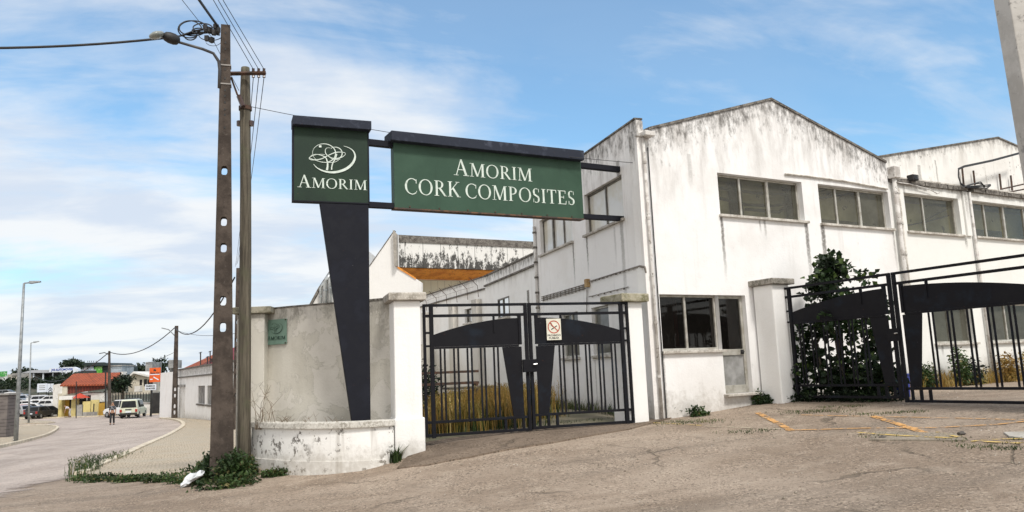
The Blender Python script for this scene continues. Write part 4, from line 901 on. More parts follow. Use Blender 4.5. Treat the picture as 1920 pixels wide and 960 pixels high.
# beams
for y0, y1, yb0, yb1 in ((259, 271, 308, 325), (377, 388, 402, 415)):
    zt_, zb_ = S.z(693, y0), S.z(693, y1); ua = -.06; ubm = S.u(1172, 315)
    zm = (zt_ + zb_) / 2; zm2 = (S.z(1165, yb0) + S.z(1165, yb1)) / 2; hh = (zt_ - zb_) / 2 * .95
    k0 = [S.P(ua, -.02, zm - hh), S.P(ubm, -.02, zm2 - hh), S.P(ubm, -.13, zm2 - hh), S.P(ua, -.13, zm - hh), S.P(ua, -.02, zm + hh), S.P(ubm, -.02, zm2 + hh), S.P(ubm, -.13, zm2 + hh), S.P(ua, -.13, zm + hh)]
    MB().hexa(k0).build('beam', M['navy'], sign, bevel=.006)
uL2 = S.u(738.5, 330, .0); uR2 = S.u(1091, 350, 0)
pt = [S.px(738.5, 262, .01), S.px(1091, 297, .01)]; pb = [S.px(738.5, 389, .01), S.px(1091.5, 410, .01)]
MB().prism(S, [(uL2, pb[0][1]), (uR2, pb[1][1]), (uR2, pt[1][1] + .05), (uL2, pt[0][1] + .05)], .01, -.15).build('name_panel', M['green'], sign, bevel=.006)
q0, q1, q2, q3 = S.px(734, 244, .16), S.px(1095, 282, .16), S.px(734, 262, .16), S.px(1095, 300, .16)
MB().prism(S, [(q0[0], q2[1]), (q1[0], q3[1]), (q1[0], q1[1]), (q0[0], q0[1])], .16, -.24).build('cap', M['navy_cap'], sign, bevel=.01)
MB().prism(S, [(uL2 - .004, pb[0][1] - .02), (uR2 + .004, pb[1][1] - .02), (uR2 + .004, pb[1][1] + .004), (uL2 - .004, pb[0][1] + .004)], .016, -.156).build('panel_edge', simple('rusty_edge', (.05, .035, .03), (.16, .08, .04), 8), sign)
for i in range(7):
    f_ = (i + .5) / 7; uu_ = uL2 + (uR2 - uL2) * f_; zz_ = pb[0][1] + (pb[1][1] - pb[0][1]) * f_ + .03
    MB().tube([S.P(uu_, .011, zz_), S.P(uu_, .024, zz_)], .013, 8).build('rivet', M['rust'], sign)
# words
a1, a2 = S.px(850, 328, .012), S.px(999, 340.5, .012); hA = S.z(865, 299.5) - S.z(865, 329.5)
slp = (a2[1] - a1[1]) / (a2[0] - a1[0])
text_serif(S, 'AMORIM', a1[0], a2[0], a1[1], [hA] + [hA * .83] * 5, .011, 'lettering', M['let'], sign, zslope=slp)
b1, b2 = S.px(758, 363, .012), S.px(880, 372.0, .012); c1_, c2_ = S.px(872, 371.0, .012), S.px(1080, 384.5, .012); hC = S.z(790, 336) - S.z(790, 365)
hb_ = S.z(1000, 352) - S.z(1000, 378.5)
b2 = S.px(864, 370.0, .012); slp = (b2[1] - b1[1]) / (b2[0] - b1[0])
text_serif(S, 'CORK', b1[0], b2[0], b1[1], [hC] * 4, .011, 'lettering', M['let'], sign, zslope=slp)
slp = (c2_[1] - c1_[1]) / (c2_[0] - c1_[0])
text_serif(S, 'COMPOSITES', c1_[0], c2_[0], c1_[1], [hb_ * .98] * 10, .011, 'lettering', M['let'], sign, zslope=slp)
d1, d2 = S1.px(557, 352.5, .002), S1.px(689, 355, .002); hD = S1.z(568, 329) - S1.z(568, 352.5)
text_serif(S1, 'AMORIM', d1[0], d2[0], (d1[1] + d2[1]) / 2, [hD] + [hD * .80] * 5, .001, 'lettering', M['let'], sign)
logo(S1, lambda X, Y: S1.px(540 + X / 4.8, 200 + Y / 4.8, .004), .004, sign, M['let'], k=.0018)
# small glass plaque on the tall wall
pp = at(518, 620, 13.90); Q = Fr((pp.x, pp.y), math.degrees(math.atan2(tallxy[8][1] - tallxy[0][1], tallxy[8][0] - tallxy[0][0])))
_t0, _t1 = tallxy[1], tallxy[5]; Q = Fr(_t0, math.degrees(math.atan2(_t1[1] - _t0[1], _t1[0] - _t0[0])))
pla = thing('wall_plaque', Q.P(0, 0, Q.z(518, 645)), 'small greenish square plaque with emblem at the left end of the mottled wall', 'plaque')
ql, qr, qt, qb = Q.u(501, 620, .02), Q.u(538, 620, .02), Q.z(518, 599, .02), Q.z(518, 646, .02)
MB().boxf(Q, ql, qr, .02, .032, qb, qt).build('plate', greenpaint('plaque_green', (.20, .31, .25), (.15, .25, .20), Q, 3), pla, bevel=.003)
sc_ = (qr - ql) / 640.
ink = simple('dark_green_ink', (.03, .07, .05)); logo(Q, lambda X, Y: (ql + (X - 80) * sc_, qt - .03 - (Y - 290) * sc_ * 1.0), .034, pla, ink, k=.00062 * 1.0)
text_serif(Q, 'AMORIM', ql + .02, qr - .02, qb + .085, [.075] + [.062] * 5, .033, 'lettering', ink, pla)
for (a_, b_) in ((ql + .02, qt - .02), (qr - .02, qt - .02), (ql + .02, qb + .02), (qr - .02, qb + .02)):
    MB().tube([Q.P(a_, 0.0, b_), Q.P(a_, .045, b_)], .012, 8).build('bolt', M['rust'], pla)

# ------------------------------------------------------------------ gates
M['gate'] = paint_dark('gate_black_paint', (.006, .006, .009), .5, (.014, .020, .030), 2.2)
def leaf(Fm, u0, sgn, w, z0, z1, label, group, lock):
    """one gate leaf: u0 = hinge side, sgn = direction towards the meeting side"""
    t = thing('gate_leaf', Fm.P(u0 + sgn * w / 2, 0, z0), label, 'gate', group)
    X = lambda a: u0 + sgn * a; H = z1 - z0; m = MB(); r = .022
    def bx(a, b, c, d, th=.022, o=0): p, q = sorted((X(a), X(b))); m.boxf(Fm, p, q, -th + o, th + o, c, d)
    zt2_, zl1, zl0 = z1 - .20, z0 + .235, z0
    s1 = .14; sM = w - .14
    bx(0, .045, z0, z1 - .0, .026)                                  # hinge stile
    bx(s1 - .03, s1 + .035, z0 - .02, z1 - .046, .030)              # second stile
    bx(w - .055, w, z0, z1 - .0, .030)                              # meeting stile
    bx(.046, w - .056, z1 - .045, z1, .024); bx(.046, s1 - .031, zt2_ - .024, zt2_ + .024, .018); bx(s1 + .036, w - .056, zt2_ - .024, zt2_ + .024, .018)
    bx(.046, s1 - .031, z1 - .50, z1 - .465, .018); bx(.046, s1 - .031, z1 - .72, z1 - .685, .018)
    bx(.046, s1 - .031, zl1 - .022, zl1 + .022, .02); bx(s1 + .036, w - .056, zl1 - .022, zl1 + .022, .02)
    bx(.046, s1 - .031, zl0, zl0 + .045, .022); bx(s1 + .036, w - .056, zl0, zl0 + .045, .022)
    m.build('frame', M['gate'], t, bevel=.003)
    # inner upper stile, short struts
    m = MB(); bx(sM - .03, sM + .02, z1 - .72, z1 - .222, .032); m.build('upright', M['gate'], t)
    for a_ in (w - .46, w - .30): m = MB(); bx(a_ - .02, a_ + .025, zl0 + .046, zl1 - .024, .018); m.build('strut', M['gate'], t)
    m = MB(); bx(w - .62, w - .595, z1 - .50, z1 - .222, .03); m.build('strut', M['gate'], t)
    m = MB(); bx(sM - .02, sM + .02, zl0 + .046, zl1 - .024, .018); m.build('strut', M['gate'], t)
    # arched panel
    pts = []; n = 12
    for i in range(n + 1):
        f = i / n; a_ = s1 + .036 + (sM - .031 - s1 - .036) * f; pts.append((X(a_), z1 - .26 - .255 * (1 - f) ** 1.9))
    pts = [(X(s1 + .036), z1 - .72)] + pts + [(X(sM - .031), z1 - .72)]
    MB().prism(Fm, pts, -.012, .012).build('arched_panel', M['gate'], t)
    m = MB(); p, q = sorted((X(s1 + .036), X(sM - .031))); m.boxf(Fm, p, q, -.022, .022, z1 - .755, z1 - .722); m.build('rail', M['gate'], t)
    # tapering panel
    MB().prism(Fm, [(X(w - .47), z1 - .757), (X(w - .125), z1 - .757), (X(w - .125), zl1 + .024), (X(w - .31), zl1 + .024)], -.016, .016).build('tapering_panel', M['gate'], t)
    # bars in pairs
    x = s1 + .036; span = (w - .50 - x); k_ = 5 if w < 2.1 else 6
    for i in range(k_):
        c = x + span * (i + .62) / k_
        for o_ in (-.034, .038):
            if c + o_ > w - .53 + .04: continue
            m = MB(); bx(c + o_ - .0155, c + o_ + .0155, zl1 + .024, z1 - .757, .008); m.build('bar', M['gate'], t)
    if lock:
        m = MB(); bx(w - .12, w + .11, z1 - 1.16, z1 - .97, .0, .0); 
        p, q = sorted((X(w - .13), X(w + .12))); m = MB(); m.boxf(Fm, p, q, .031, .085, z1 - 1.20, z1 - .98); lk = m.build('lock_box', M['gate'], t, bevel=.006)
        MB().tube([Fm.P(X(w + .05), .085, z1 - 1.07), Fm.P(X(w + .05), .12, z1 - 1.07), Fm.P(X(w + .11), .125, z1 - 1.065)], .011, 6).build('handle', simple('worn_steel', (.5, .5, .5), (.3, .3, .3), 5, .35, .8), lk)
    return t
w1 = (G1b - G1a).xy.length; um = G1.u(993, 690)
zg_b = .60 + .03; zg_t = (G1.z(800, 569) + G1.z(1170, 567)) / 2
leaf(G1, 0.0, 1, um - .01, zg_b, zg_t, 'left leaf of the closed black gate, next to the white square pillar', 'leaves of the black iron gates', True)
leaf(G1, w1 - .0, -1, w1 - um - .01, zg_b + .02, zg_t, 'right leaf of the closed black gate, carrying the no smoking sign', 'leaves of the black iron gates', False)
um2 = G2.u(1683, 640); zt_g2 = (G2.z(1480, 537) + G2.z(1900, 480)) / 2; wl2 = um2
leaf(G2, 0.03, 1, um2 - .04, .905, zt_g2, 'leaf of the right gate covering the dark bush beside the door', 'leaves of the black iron gates', True)
wr2 = 2.62
leaf(G2, um2 + wr2 + .02, -1, wr2 - .01, .845, zt_g2, 'rightmost gate leaf, running out of the picture', 'leaves of the black iron gates', False)
# no smoking sign
ns = thing('no_smoking_sign', G1.P(G1.u(1039, 618), .04, G1.z(1039, 638)), 'small white no smoking sign fixed on the closed black gate', 'sign')
nu0, nu1, nz0, nz1 = G1.u(1025, 620, .045), G1.u(1052, 620, .045), G1.z(1039, 637.5, .045), G1.z(1039, 597.5, .045)
MB().boxf(G1, nu0, nu1, .04, .048, nz0, nz1).build('plate', simple('aged_white_plastic', (.74, .72, .62), (.62, .6, .5), 6, .5), ns)
M['red'] = simple('faded_red', (.48, .10, .06)); M['blk'] = simple('black_ink', (.03, .03, .03))
cx, cz, rr = (nu0 + nu1) / 2, nz1 - .145, .105
mb = MB(); ribbon(G1, [(cx + rr * math.cos(a), cz + rr * math.sin(a)) for a in np.linspace(0, 2 * math.pi, 36, endpoint=False)], [.018] * 36, .050, mb, True); ribbon(G1, [(cx - rr * .7, cz + rr * .7), (cx + rr * .7, cz - rr * .7)], [.016] * 2, .0512, mb); mb.build('prohibition_ring', M['red'], ns, fix=False)
mb = MB(); ribbon(G1, [(cx - .05, cz - .045), (cx + .06, cz + .02)], [.018] * 2, .0495, mb); ribbon(G1, [(cx - .02, cz + .0), (cx - .05, cz + .03), (cx - .03, cz + .05), (cx - .055, cz + .075)], [.008] * 4, .0493, mb); mb.build('cigarette', M['blk'], ns, fix=False)
def text_sans(Fm, s, u0, u1, z0, h, w, mat, parent, name='lettering', ext=.002, bold=0):
    cu = bpy.data.curves.new('t', 'FONT'); cu.body = s; cu.size = 1; cu.extrude = 0; cu.offset = bold; cu.resolution_u = 3
    o = bpy.data.objects.new('t', cu); COL.objects.link(o); dg = bpy.context.evaluated_depsgraph_get(); me = bpy.data.meshes.new_from_object(o.evaluated_get(dg))
    bpy.data.objects.remove(o); xs = [v.co.x for v in me.vertices]; ys = [v.co.y for v in me.vertices]; x0, x1, y0, y1 = min(xs), max(xs), min(ys), max(ys)
    mb = MB(); mb.v = [Fm.P(u0 + (v.co.x - x0) / (x1 - x0) * (u1 - u0), w, z0 + (v.co.y - y0) / (y1 - y0) * h) for v in me.vertices]; mb.f = [tuple(p.vertices) for p in me.polygons]
    return mb.build(name, mat, parent, fix=False)
text_sans(G1, 'PROIBIDO', nu0 + .012, nu1 - .012, nz0 + .065, .034, .050, M['blk'], ns, bold=.02); text_sans(G1, 'FUMAR', nu0 + .035, nu1 - .04, nz0 + .018, .034, .050, M['blk'], ns, bold=.02)

# ------------------------------------------------------------------ poles
M['pole'] = concrete('brown_concrete_pole', (.092, .074, .062), (.05, .040, .034), (.19, .165, .145), 3, .5, .6)
M['wood'] = None
def woodmat():
    m, k, b = newmat('weathered_wood'); p = P_world(k); x, y, z = k.sep(p)
    n = k.noise(k.comb(k.math('MULTIPLY', x, 22), k.math('MULTIPLY', y, 22), k.math('MULTIPLY', z, 1.2)), 1, 7, .7); n2 = k.noise(p, 4, 6, .6)
    c = k.mix(k.step(n, .35, .68), (.155, .135, .10), (.055, .046, .034)); c = k.mix(k.math('MULTIPLY', k.step(n2, .5, .7), .5), c, (.10, .105, .06))
    k.l.new(c, b.inputs['Base Color']); b.inputs['Roughness'].default_value = .9; bump(k, b, n, .8, .012); return m
M['wood'] = woodmat()
def concrete_pole(base, ztop, w0, w1, th0, th1, holes, label, rz=0, hr=1., dots=True, group='concrete poles with round holes'):
    """tapering slab pole, holes = list of (z, height) measured in world z"""
    t = thing('concrete_pole', base, label, 'utility pole', group); FF = Fr((base[0], base[1]), rz); z0 = base[2] - .2; mb = MB()
    wd = lambda z: w0 + (w1 - w0) * (z - z0) / (ztop - z0); th = lambda z: th0 + (th1 - th0) * (z - z0) / (ztop - z0)
    segs = []; cur = z0
    for (zh_, hh) in sorted(holes):
        a_, b_ = zh_ - hh * .9, zh_ + hh * .9
        if a_ > cur: segs.append((cur, a_, None))
        segs.append((a_, b_, (zh_, hh))); cur = b_
    segs.append((cur, ztop, None))
    for a_, b_, h in segs:
        A4 = [(-wd(a_) / 2, a_), (wd(a_) / 2, a_), (wd(b_) / 2, b_), (-wd(b_) / 2, b_)]
        for s_ in (-1, 1):
            pa, pb = [FF.P(u, s_ * th(z) / 2, z) for u, z in A4], None
            if h is None: mb.poly(pa)
            else:
                zc_, hh = h; rw = hh * .62 * hr / 2 * 1.0; rh = hh / 2
                oc = []
                for ang in range(0, 360, 30):
                    aa = math.radians(ang + 15); cx_, sx_ = math.cos(aa), math.sin(aa); e_ = 3.2
                    oc.append((rw * abs(cx_) ** (2 / e_) * (1 if cx_ > 0 else -1), zc_ + rh * abs(sx_) ** (2 / e_) * (1 if sx_ > 0 else -1)))
                hexo = [FF.P(u, s_ * th(zc_) / 2, z) for u, z in oc]      # counter-clockwise from 15 deg
                c = {'tr': pa[2], 'tl': pa[3], 'bl': pa[0], 'br': pa[1]}
                mb.poly([c['br'], c['tr'], hexo[1], hexo[0], hexo[11], hexo[10]]); mb.poly([c['tr'], c['tl'], hexo[4], hexo[3], hexo[2], hexo[1]])
                mb.poly([c['tl'], c['bl'], hexo[7], hexo[6], hexo[5], hexo[4]]); mb.poly([c['bl'], c['br'], hexo[10], hexo[9], hexo[8], hexo[7]])
                if s_ == 1:
                    back = [FF.P(u, -th(zc_) / 2, z) for u, z in oc]
                    for i in range(12): j = (i + 1) % 12; mb.poly([hexo[i], hexo[j], back[j], back[i]])
        for s_ in (-1, 1):
            mb.poly([FF.P(s_ * wd(a_) / 2, -th(a_) / 2, a_), FF.P(s_ * wd(a_) / 2, th(a_) / 2, a_), FF.P(s_ * wd(b_) / 2, th(b_) / 2, b_), FF.P(s_ * wd(b_) / 2, -th(b_) / 2, b_)])
    mb.poly([FF.P(-wd(ztop) / 2, -th(ztop) / 2, ztop), FF.P(wd(ztop) / 2, -th(ztop) / 2, ztop), FF.P(wd(ztop) / 2, th(ztop) / 2, ztop), FF.P(-wd(ztop) / 2, th(ztop) / 2, ztop)])
    mb.build('shaft', M['pole'], t); return t, FF, wd, th
YP = 13.1; bp = at(416, 880, YP); zz0 = g(bp.x, bp.y)
hp = [at(417, y, YP).z for y in (322, 417, 466, 565, 614)]; topz = at(423, 49, YP).z
cp, CPF, cwd, cth = concrete_pole((bp.x, bp.y, zz0), topz, 42 / FPX * YP, .155, .26, .14, [(z, .165) for z in hp], 'tall brown concrete pole nearest the camera with square holes and a street lamp', rz=19)
# tilt a touch to the right like the photograph
tx = at(423, 60, YP).x - bp.x
cp.rotation_euler = (0, math.atan2(tx, topz - zz0), 0)
Ppole = lambda py, dx=0: at(423 - 7 * (py - 50) / 830 + dx, py, YP)
mb = MB()
for i, y in enumerate((65, 83, 95, 115, 133, 150, 172, 183, 195, 208, 218)):
    mb.boxf(CPF, -.012, .012, cth(3) * 0 + .075, .088, 0, .03)
for i, y in enumerate((65, 83, 95, 115, 133, 150, 172, 183, 195, 208, 218, 242)):
    z = at(423, y, YP).z; MB().boxf(CPF, -.013, .013, cth(z) / 2 - .004, cth(z) / 2 + .006, z - .018, z + .018).build('bolt_hole', M['blk'], cp)
for y in (125, 160): z = at(423, y, YP).z; MB().boxf(CPF, -cwd(z) / 2 - .012, cwd(z) / 2 + .012, cth(z) / 2 + .012, -cth(z) / 2 - .012, z - .012, z + .012).build('steel_band', simple('band_steel', (.3, .28, .26)), cp)
# street lamp on the pole
M['galv'] = simple('grey_galvanised_steel', (.30, .32, .33), (.20, .215, .22), 6, .5, .3)
lamp = thing('pole_lamp', Ppole(165, -8), 'street lamp on a curved arm reaching left from the near concrete pole', 'street lamp')
arm = [at(411, 165, YP - .1), at(412, 130, YP - .1), at(410, 115, YP - .12), at(400, 100, YP - .2), at(380, 92, YP - .3), at(335, 79, YP - .55)]
MB().tube(arm, [.03, .03, .028, .026, .026, .024], 8).build('arm', simple('dark_steel', (.05, .05, .055), (.09, .085, .08), 5, .5), lamp, smooth=True)
a_, b_ = at(336, 77, YP - .55), at(305, 66, YP - .75)
d_ = (b_ - a_).normalized(); side = d_.cross(Vector((0, 0, 1))).normalized(); upv = side.cross(d_).normalized()
def lump(p0, p1, ra, rb, name, mat, parent, k0=.5, n=10):
    mb = MB(); prof = [(0, .45), (.08, .8), (.3, 1), (.6, 1), (.85, .8), (1, .35)]; ring = []; kk = len(mb.v)
    for t, s_ in prof:
        c = p0.lerp(p1, t)
        for j in range(n): a = 2 * math.pi * j / n; mb.v.append(c + side * math.cos(a) * ra * s_ + upv * math.sin(a) * rb * s_ * k0)
    for i in range(len(prof) - 1):
        for j in range(n): mb.f.append((kk + i * n + j, kk + i * n + (j + 1) % n, kk + (i + 1) * n + (j + 1) % n, kk + (i + 1) * n + j))
    mb.f.append(tuple(range(kk, kk + n))); mb.f.append(tuple(range(kk + (len(prof) - 1) * n, kk + len(prof) * n)))
    return mb.build(name, mat, parent, smooth=True)
lump(a_, b_, .10, .16, 'head', M['cable'], lamp, .6)
c_ = at(281, 66, YP - .95); lump(b_.lerp(a_, -.02), c_, .13, .15, 'cover', simple('lamp_glass', (.32, .34, .33), (.2, .22, .2), 4, .25), lamp, .45)
# coils of slack cable at the pole head
mb = MB()
def loopc(cx, cy, rx, ry, dep, n=22, a0=0, a1=360, r=.012):
    P = [at(cx + rx * math.cos(math.radians(a0 + (a1 - a0) * i / n)), cy + ry * math.sin(math.radians(a0 + (a1 - a0) * i / n)), YP + dep + .12 * math.sin(i * .5)) for i in range(n + 1)]; mb.tube(P, r, 5)
loopc(362, 53, 26, 14, -.15, a0=20, a1=330); loopc(356, 55, 22, 16, -.2, a0=60, a1=360); loopc(380, 52, 18, 8, -.1); loopc(372, 58, 12, 5, -.15); loopc(357, 66, 12, 9, -.1, a0=-40, a1=170)
loopc(395, 66, 22, 10, -.15, a0=20, a1=170, r=.008); loopc(400, 74, 16, 12, -.1, a0=0, a1=150, r=.005)
for k_ in range(5): mb.tube([at(412, 58 + 2 * k_, YP), at(390, 55 + 2 * k_ + random.uniform(-2, 2), YP - .1), at(365 - 4 * k_, 57 + 2 * k_, YP - .15), at(340 - 3 * k_, 66 + k_, YP - .3)], .012, 5)
for x, y in ((385, 52), (392, 56), (401, 61), (405, 50), (388, 72), (397, 75), (408, 56)): mb.box(at(x, y, YP - .12), .07, .07, .09, x)
tag(mb.build('cable_coil', M['cable']), 'tangled loops of black cable at the top of the near concrete pole', 'cable')
def cable(P, r, label, name='overhead_cable', mat=None, group='overhead cables and wires'):
    return tag(MB().tube(P, r, 5).build(name, mat or M['cable'], smooth=True), label, 'cable', group)
cable(sag(at(335, 68, YP - .4), at(-260, 84, 11), .12), .022, 'thick black cable leaving the lamp pole to the left edge')
cable(sag(at(410, 52, YP), at(300, -110, 9), .02), .024, 'thick black cable rising from the top of the lamp pole')
# wooden pole with its cross-arm
YW = 13.45; wp = at(458, 878, YW); wz = g(wp.x, wp.y)
wpole = thing('wooden_pole', (wp.x, wp.y, wz), 'rough round wooden pole just left of the white wall pier', 'utility pole')
P = []; R = []
for y, x, hw in ((890, 458, 12), (800, 458, 11.8), (700, 458.5, 11.5), (600, 459, 11), (480, 460, 10.8), (350, 460.5, 10.3), (230, 460, 10), (205, 460, 10.4), (180, 460, 9.8), (135, 460, 8.6), (127, 460, 8.0)):
    P.append(at(x + random.uniform(-.4, .4), y, YW)); R.append(hw / FPX * YW)
P[0].z = wz - .2
MB().tube(P, R, 14).build('shaft', M['wood'], wpole, smooth=True)
MB().tube([at(460, 200, YW), at(460, 207, YW)], R[7] + .02, 12).build('steel_band', M['rust'], wpole)
x0, x1 = at(432, 138, YW - .17), at(498, 137, YW - .17)
ca = MB().tube([x0, x1], .04, 4).build('cross_arm', M['rust'], wpole)
M['insul'] = simple('brown_porcelain', (.06, .035, .03), (.1, .07, .06), 5, .25)
ins = []
for x in (475, 485, 495):
    for s_ in (-1, 1):
        a_ = at(x, 137 + 2.5 * s_, YW - .17); b_ = at(x, 137 + 8 * s_, YW - .17); MB().tube([a_, a_.lerp(b_, .3), a_.lerp(b_, .5), b_], [.012, .03, .02, .03], 8).build('insulator', M['insul'], wpole)
    ins.append(at(x, 130, YW - .17))
MB().tube([at(433, 145, YW - .1), at(445, 178, YW - .05)], .018, 5).build('stay', M['rust'], wpole)
MB().tube([at(448, 180, YW - .15), at(456, 200, YW - .2)], .045, 7).build('insulator', M['insul'], wpole)
for x, y in ((449, 232), (471, 232)): MB().tube([at(x, y - 5, YW), at(x, y + 4, YW)], .05, 7).build('insulator', M['insul'], wpole)
for i, (x, xt) in enumerate(zip((475, 485, 495), (400, 409, 418))):
    cable([at(x, 130, YW - .17), at(x + (xt - x) * 1.6, 130 - 130 * 1.6, 10.5)], .006, ('left', 'middle', 'right')[i] + 'most of three thin wires rising from the cross-arm' if i != 1 else 'middle of three thin wires rising from the cross-arm', 'overhead_wire')
for i, (x, xe, ye) in enumerate(((475, 441, 500), (485, 443, 497), (495, 445, 494))):
    cable(sag(at(x, 145, YW - .15), at(xe, ye, 40), .5), .007, 'thin wire dropping from the cross-arm to the far pole, number %s from the left' % ('one', 'two', 'three')[i], 'overhead_wire')
cable([at(340, -2, 11), at(397, 70, YP), at(448, 170, YW)], .005, 'hair-thin wire crossing the cable loops')
cable(sag(at(470, 200, YW), at(1195, 306, 14.7), .12), .006, 'thin wire running from the wooden pole behind the sign to the factory')

# ------------------------------------------------------------------ halls behind the gate
def H(Y, x=0): return Fr((x, Y), 0)
h0 = at(745, 500, 34); HF = Fr((h0.x, h0.y), 28.7)
hall = thing('warehouse', (h0.x, h0.y, .3), 'tall warehouse with black-streaked corrugated fascia and rust orange soffit', 'building')
def corrug(name, base, vec_dir, scale, streak=0, dark=.7):
    m, k, b = newmat(name); p = P_world(k); x, y, z = k.sep(p); u = k.vmath('DOT_PRODUCT', p, tuple(vec_dir))
    wv = k.math('SINE', k.math('MULTIPLY', u, scale)); seam = k.step(k.math('ABSOLUTE', wv), .0, .12, 1., 0.)
    c = k.mix(k.math('MULTIPLY', seam, dark), base, tuple(v * .22 for v in base))
    n0 = k.noise(k.comb(k.math('MULTIPLY', u, .6), 0., 0.), 1, 4); n = k.noise(k.comb(k.math('MULTIPLY', u, 3.2), 2.2, k.math('MULTIPLY', z, 1.5)), 1.6, 8, .78)
    if streak:
        zz_ = k.step(z, streak[1], streak[0], 0., 1.)
        f = k.step(k.math('ADD', k.math('ADD', n, k.math('MULTIPLY', zz_, .14)), k.math('MULTIPLY', n0, .12)), .60, .68); c = k.mix(k.math('MULTIPLY', f, .95), c, (.025, .023, .02))
    k.l.new(c, b.inputs['Base Color']); b.inputs['Roughness'].default_value = .8; bump(k, b, wv, .4, .04); return m
zt0, zt1 = HF.z(745, 441), HF.z(745, 455); zf = HF.z(745, 502); uu1 = HF.u(1003, 470) + 9
zfa = (HF.z(745, 441) + HF.z(1000, 452)) / 2; zfb = (HF.z(745, 454.5) + HF.z(1000, 463.5)) / 2; zfc = (HF.z(745, 501) + HF.z(930, 505)) / 2
MB().boxf(HF, 0, uu1, 0, -.5, zfb, zfa).build('parapet', M['cope'], hall)
MB().boxf(HF, .01, uu1, -.05, -.45, zfc, zfb - .003).build('fascia', corrug('streaked_cladding', (.74, .73, .70), HF.d, 3.6, (zfc, zfb)), hall)
# inclined orange soffit, then cream cladding below
q_in = 1.3; zin = (HF.z(775, 522, -q_in) + HF.z(905, 524, -q_in)) / 2
orange = simple('rust_orange_sheet', (.82, .33, .05), (.60, .20, .03), 2.2, .7, c3=(.12, .05, .02), s3=14, t3=.6)
MB().hexa([HF.P(.01, -.2, zfc - .003), HF.P(uu1, -.2, zfc - .003), HF.P(uu1, -q_in, zin), HF.P(.01, -q_in, zin), HF.P(.01, -.2, zfc - .06), HF.P(uu1, -.2, zfc - .06), HF.P(uu1, -q_in, zin - .06), HF.P(.01, -q_in, zin - .06)]).build('soffit', orange, hall)
MB().boxf(HF, -.3, uu1, -q_in - .01, -q_in - .3, -1, zin - .07).build('cladding', corrug('cream_cladding', (.62, .60, .46), HF.d, 9), hall)
MB().boxf(HF, -.1, uu1, -q_in + .02, -q_in - .009, zin - .10, zin - .065).build('trim', simple('cream_trim', (.6, .5, .3)), hall)
WF = Fr((h0.x, h0.y - .25), -8)
wp_ = [WF.px(*p) for p in ((650, 720), (650, 555), (693, 500), (739, 434), (744.5, 440), (745.5, 500), (778, 522), (790, 530), (790, 720))]
wp_[0] = (wp_[0][0], -.5); wp_[-1] = (wp_[-1][0], -.5)
MB().prism(WF, wp_, 0, -.25).build('end_wall', plaster('hall_plaster', (.81, .80, .78), WF, [(2.4, 3.0)], h=.1, top=0, dirt=.25, blot=.2, seed=81), hall)
pe = [WF.px(*p) for p in ((693, 500), (739, 434))]; MB().prism(WF, [pe[0], pe[1], (pe[1][0], pe[1][1] + .06), (pe[0][0], pe[0][1] + .06)], .02, -.27).build('coping', M['cope'], hall)
pe = [WF.px(*p) for p in ((739.5, 433), (746, 440), (747, 500), (742, 500))]; MB().prism(WF, pe, .25, .002).build('pier', concrete('grey_pier', (.42, .39, .35), (.3, .28, .25)), hall)
pe = [WF.px(*p) for p in ((745.5, 499), (780, 521), (780, 524), (745.5, 503))]; MB().prism(WF, pe, .04, .003).build('edge_trim', orange, hall)
# distant gable with ducts
DF = H(41); dg_ = thing('duct_building', DF.P(DF.u(620, 600), 0, .2), 'distant white gable end with three silvery ducts behind the mottled wall', 'building')
dp = [DF.px(*p) for p in ((560, 640), (560, 617), (600, 545), (622, 508), (690, 470), (690, 640))]; MB().prism(DF, dp, 0, -6).build('wall', plaster('duct_wall', (.76, .75, .73), None, None, seed=91), dg_)
dp = [DF.px(*p) for p in ((560, 617), (599, 546), (622, 507), (622, 503), (597, 541), (558, 614))]; MB().prism(DF, dp, .12, -6).build('roof_edge', M['cope'], dg_)
for x, r, yt in ((601.5, 2.6, 534), (610, 4.0, 522), (619.5, 3.8, 518)):
    r_ = r / FPX * 41; a_ = DF.px(x, 640, .3); b_ = DF.px(x, yt + 6, .3); c_ = DF.px(x + 9, yt - 8, .3)
    MB().tube([DF.P(a_[0], .3, a_[1]), DF.P(b_[0], .3, b_[1]), DF.P(b_[0] + .06, .3, b_[1] + .15), DF.P(c_[0], .25, c_[1])], r_, 10).build('duct', simple('duct_metal', (.50, .52, .52), (.3, .32, .33), 2, .4, .5), dg_, smooth=True)
    MB().tube([DF.P(b_[0], .3, b_[1] - .5), DF.P(b_[0], .3, b_[1] - .42)], r_ * 1.12, 10).build('duct_collar', M['galv'], dg_)
# tall concrete gatepost at the right edge
tp = [at(1868, 40, 11.2), at(1913, 310, 11.2)]
TF = H(11.2); a_ = TF.px(1862, 0); b_ = TF.px(1918, 340); sl_ = (b_[0] - a_[0]) / (b_[1] - a_[1]); zgt = g(TF.P(b_[0], 0, 0).x, 11.2) - .3
lx = lambda z: b_[0] + (z - b_[1]) * sl_
tw_ = thing('concrete_tower', (lx(1) + .6, 11.2, zgt), 'tall leaning-edged concrete post cut by the right edge of the picture', 'post')
MB().prism(TF, [(lx(zgt), zgt), (lx(zgt) + 1.3, zgt), (lx(8.6) + 1.1, 8.6), (lx(8.6), 8.6)], 0, .35).build('shaft', concrete('pale_tower_concrete', (.50, .485, .46), (.40, .385, .36), (.56, .545, .52), 1.5, .4, .55), tw_, bevel=.015)
MB().boxf(TF, lx(7.4) - .02, lx(7.4) + 1.25, .362, -.012, 7.32, 7.34).build('joint', M['cope'], tw_)

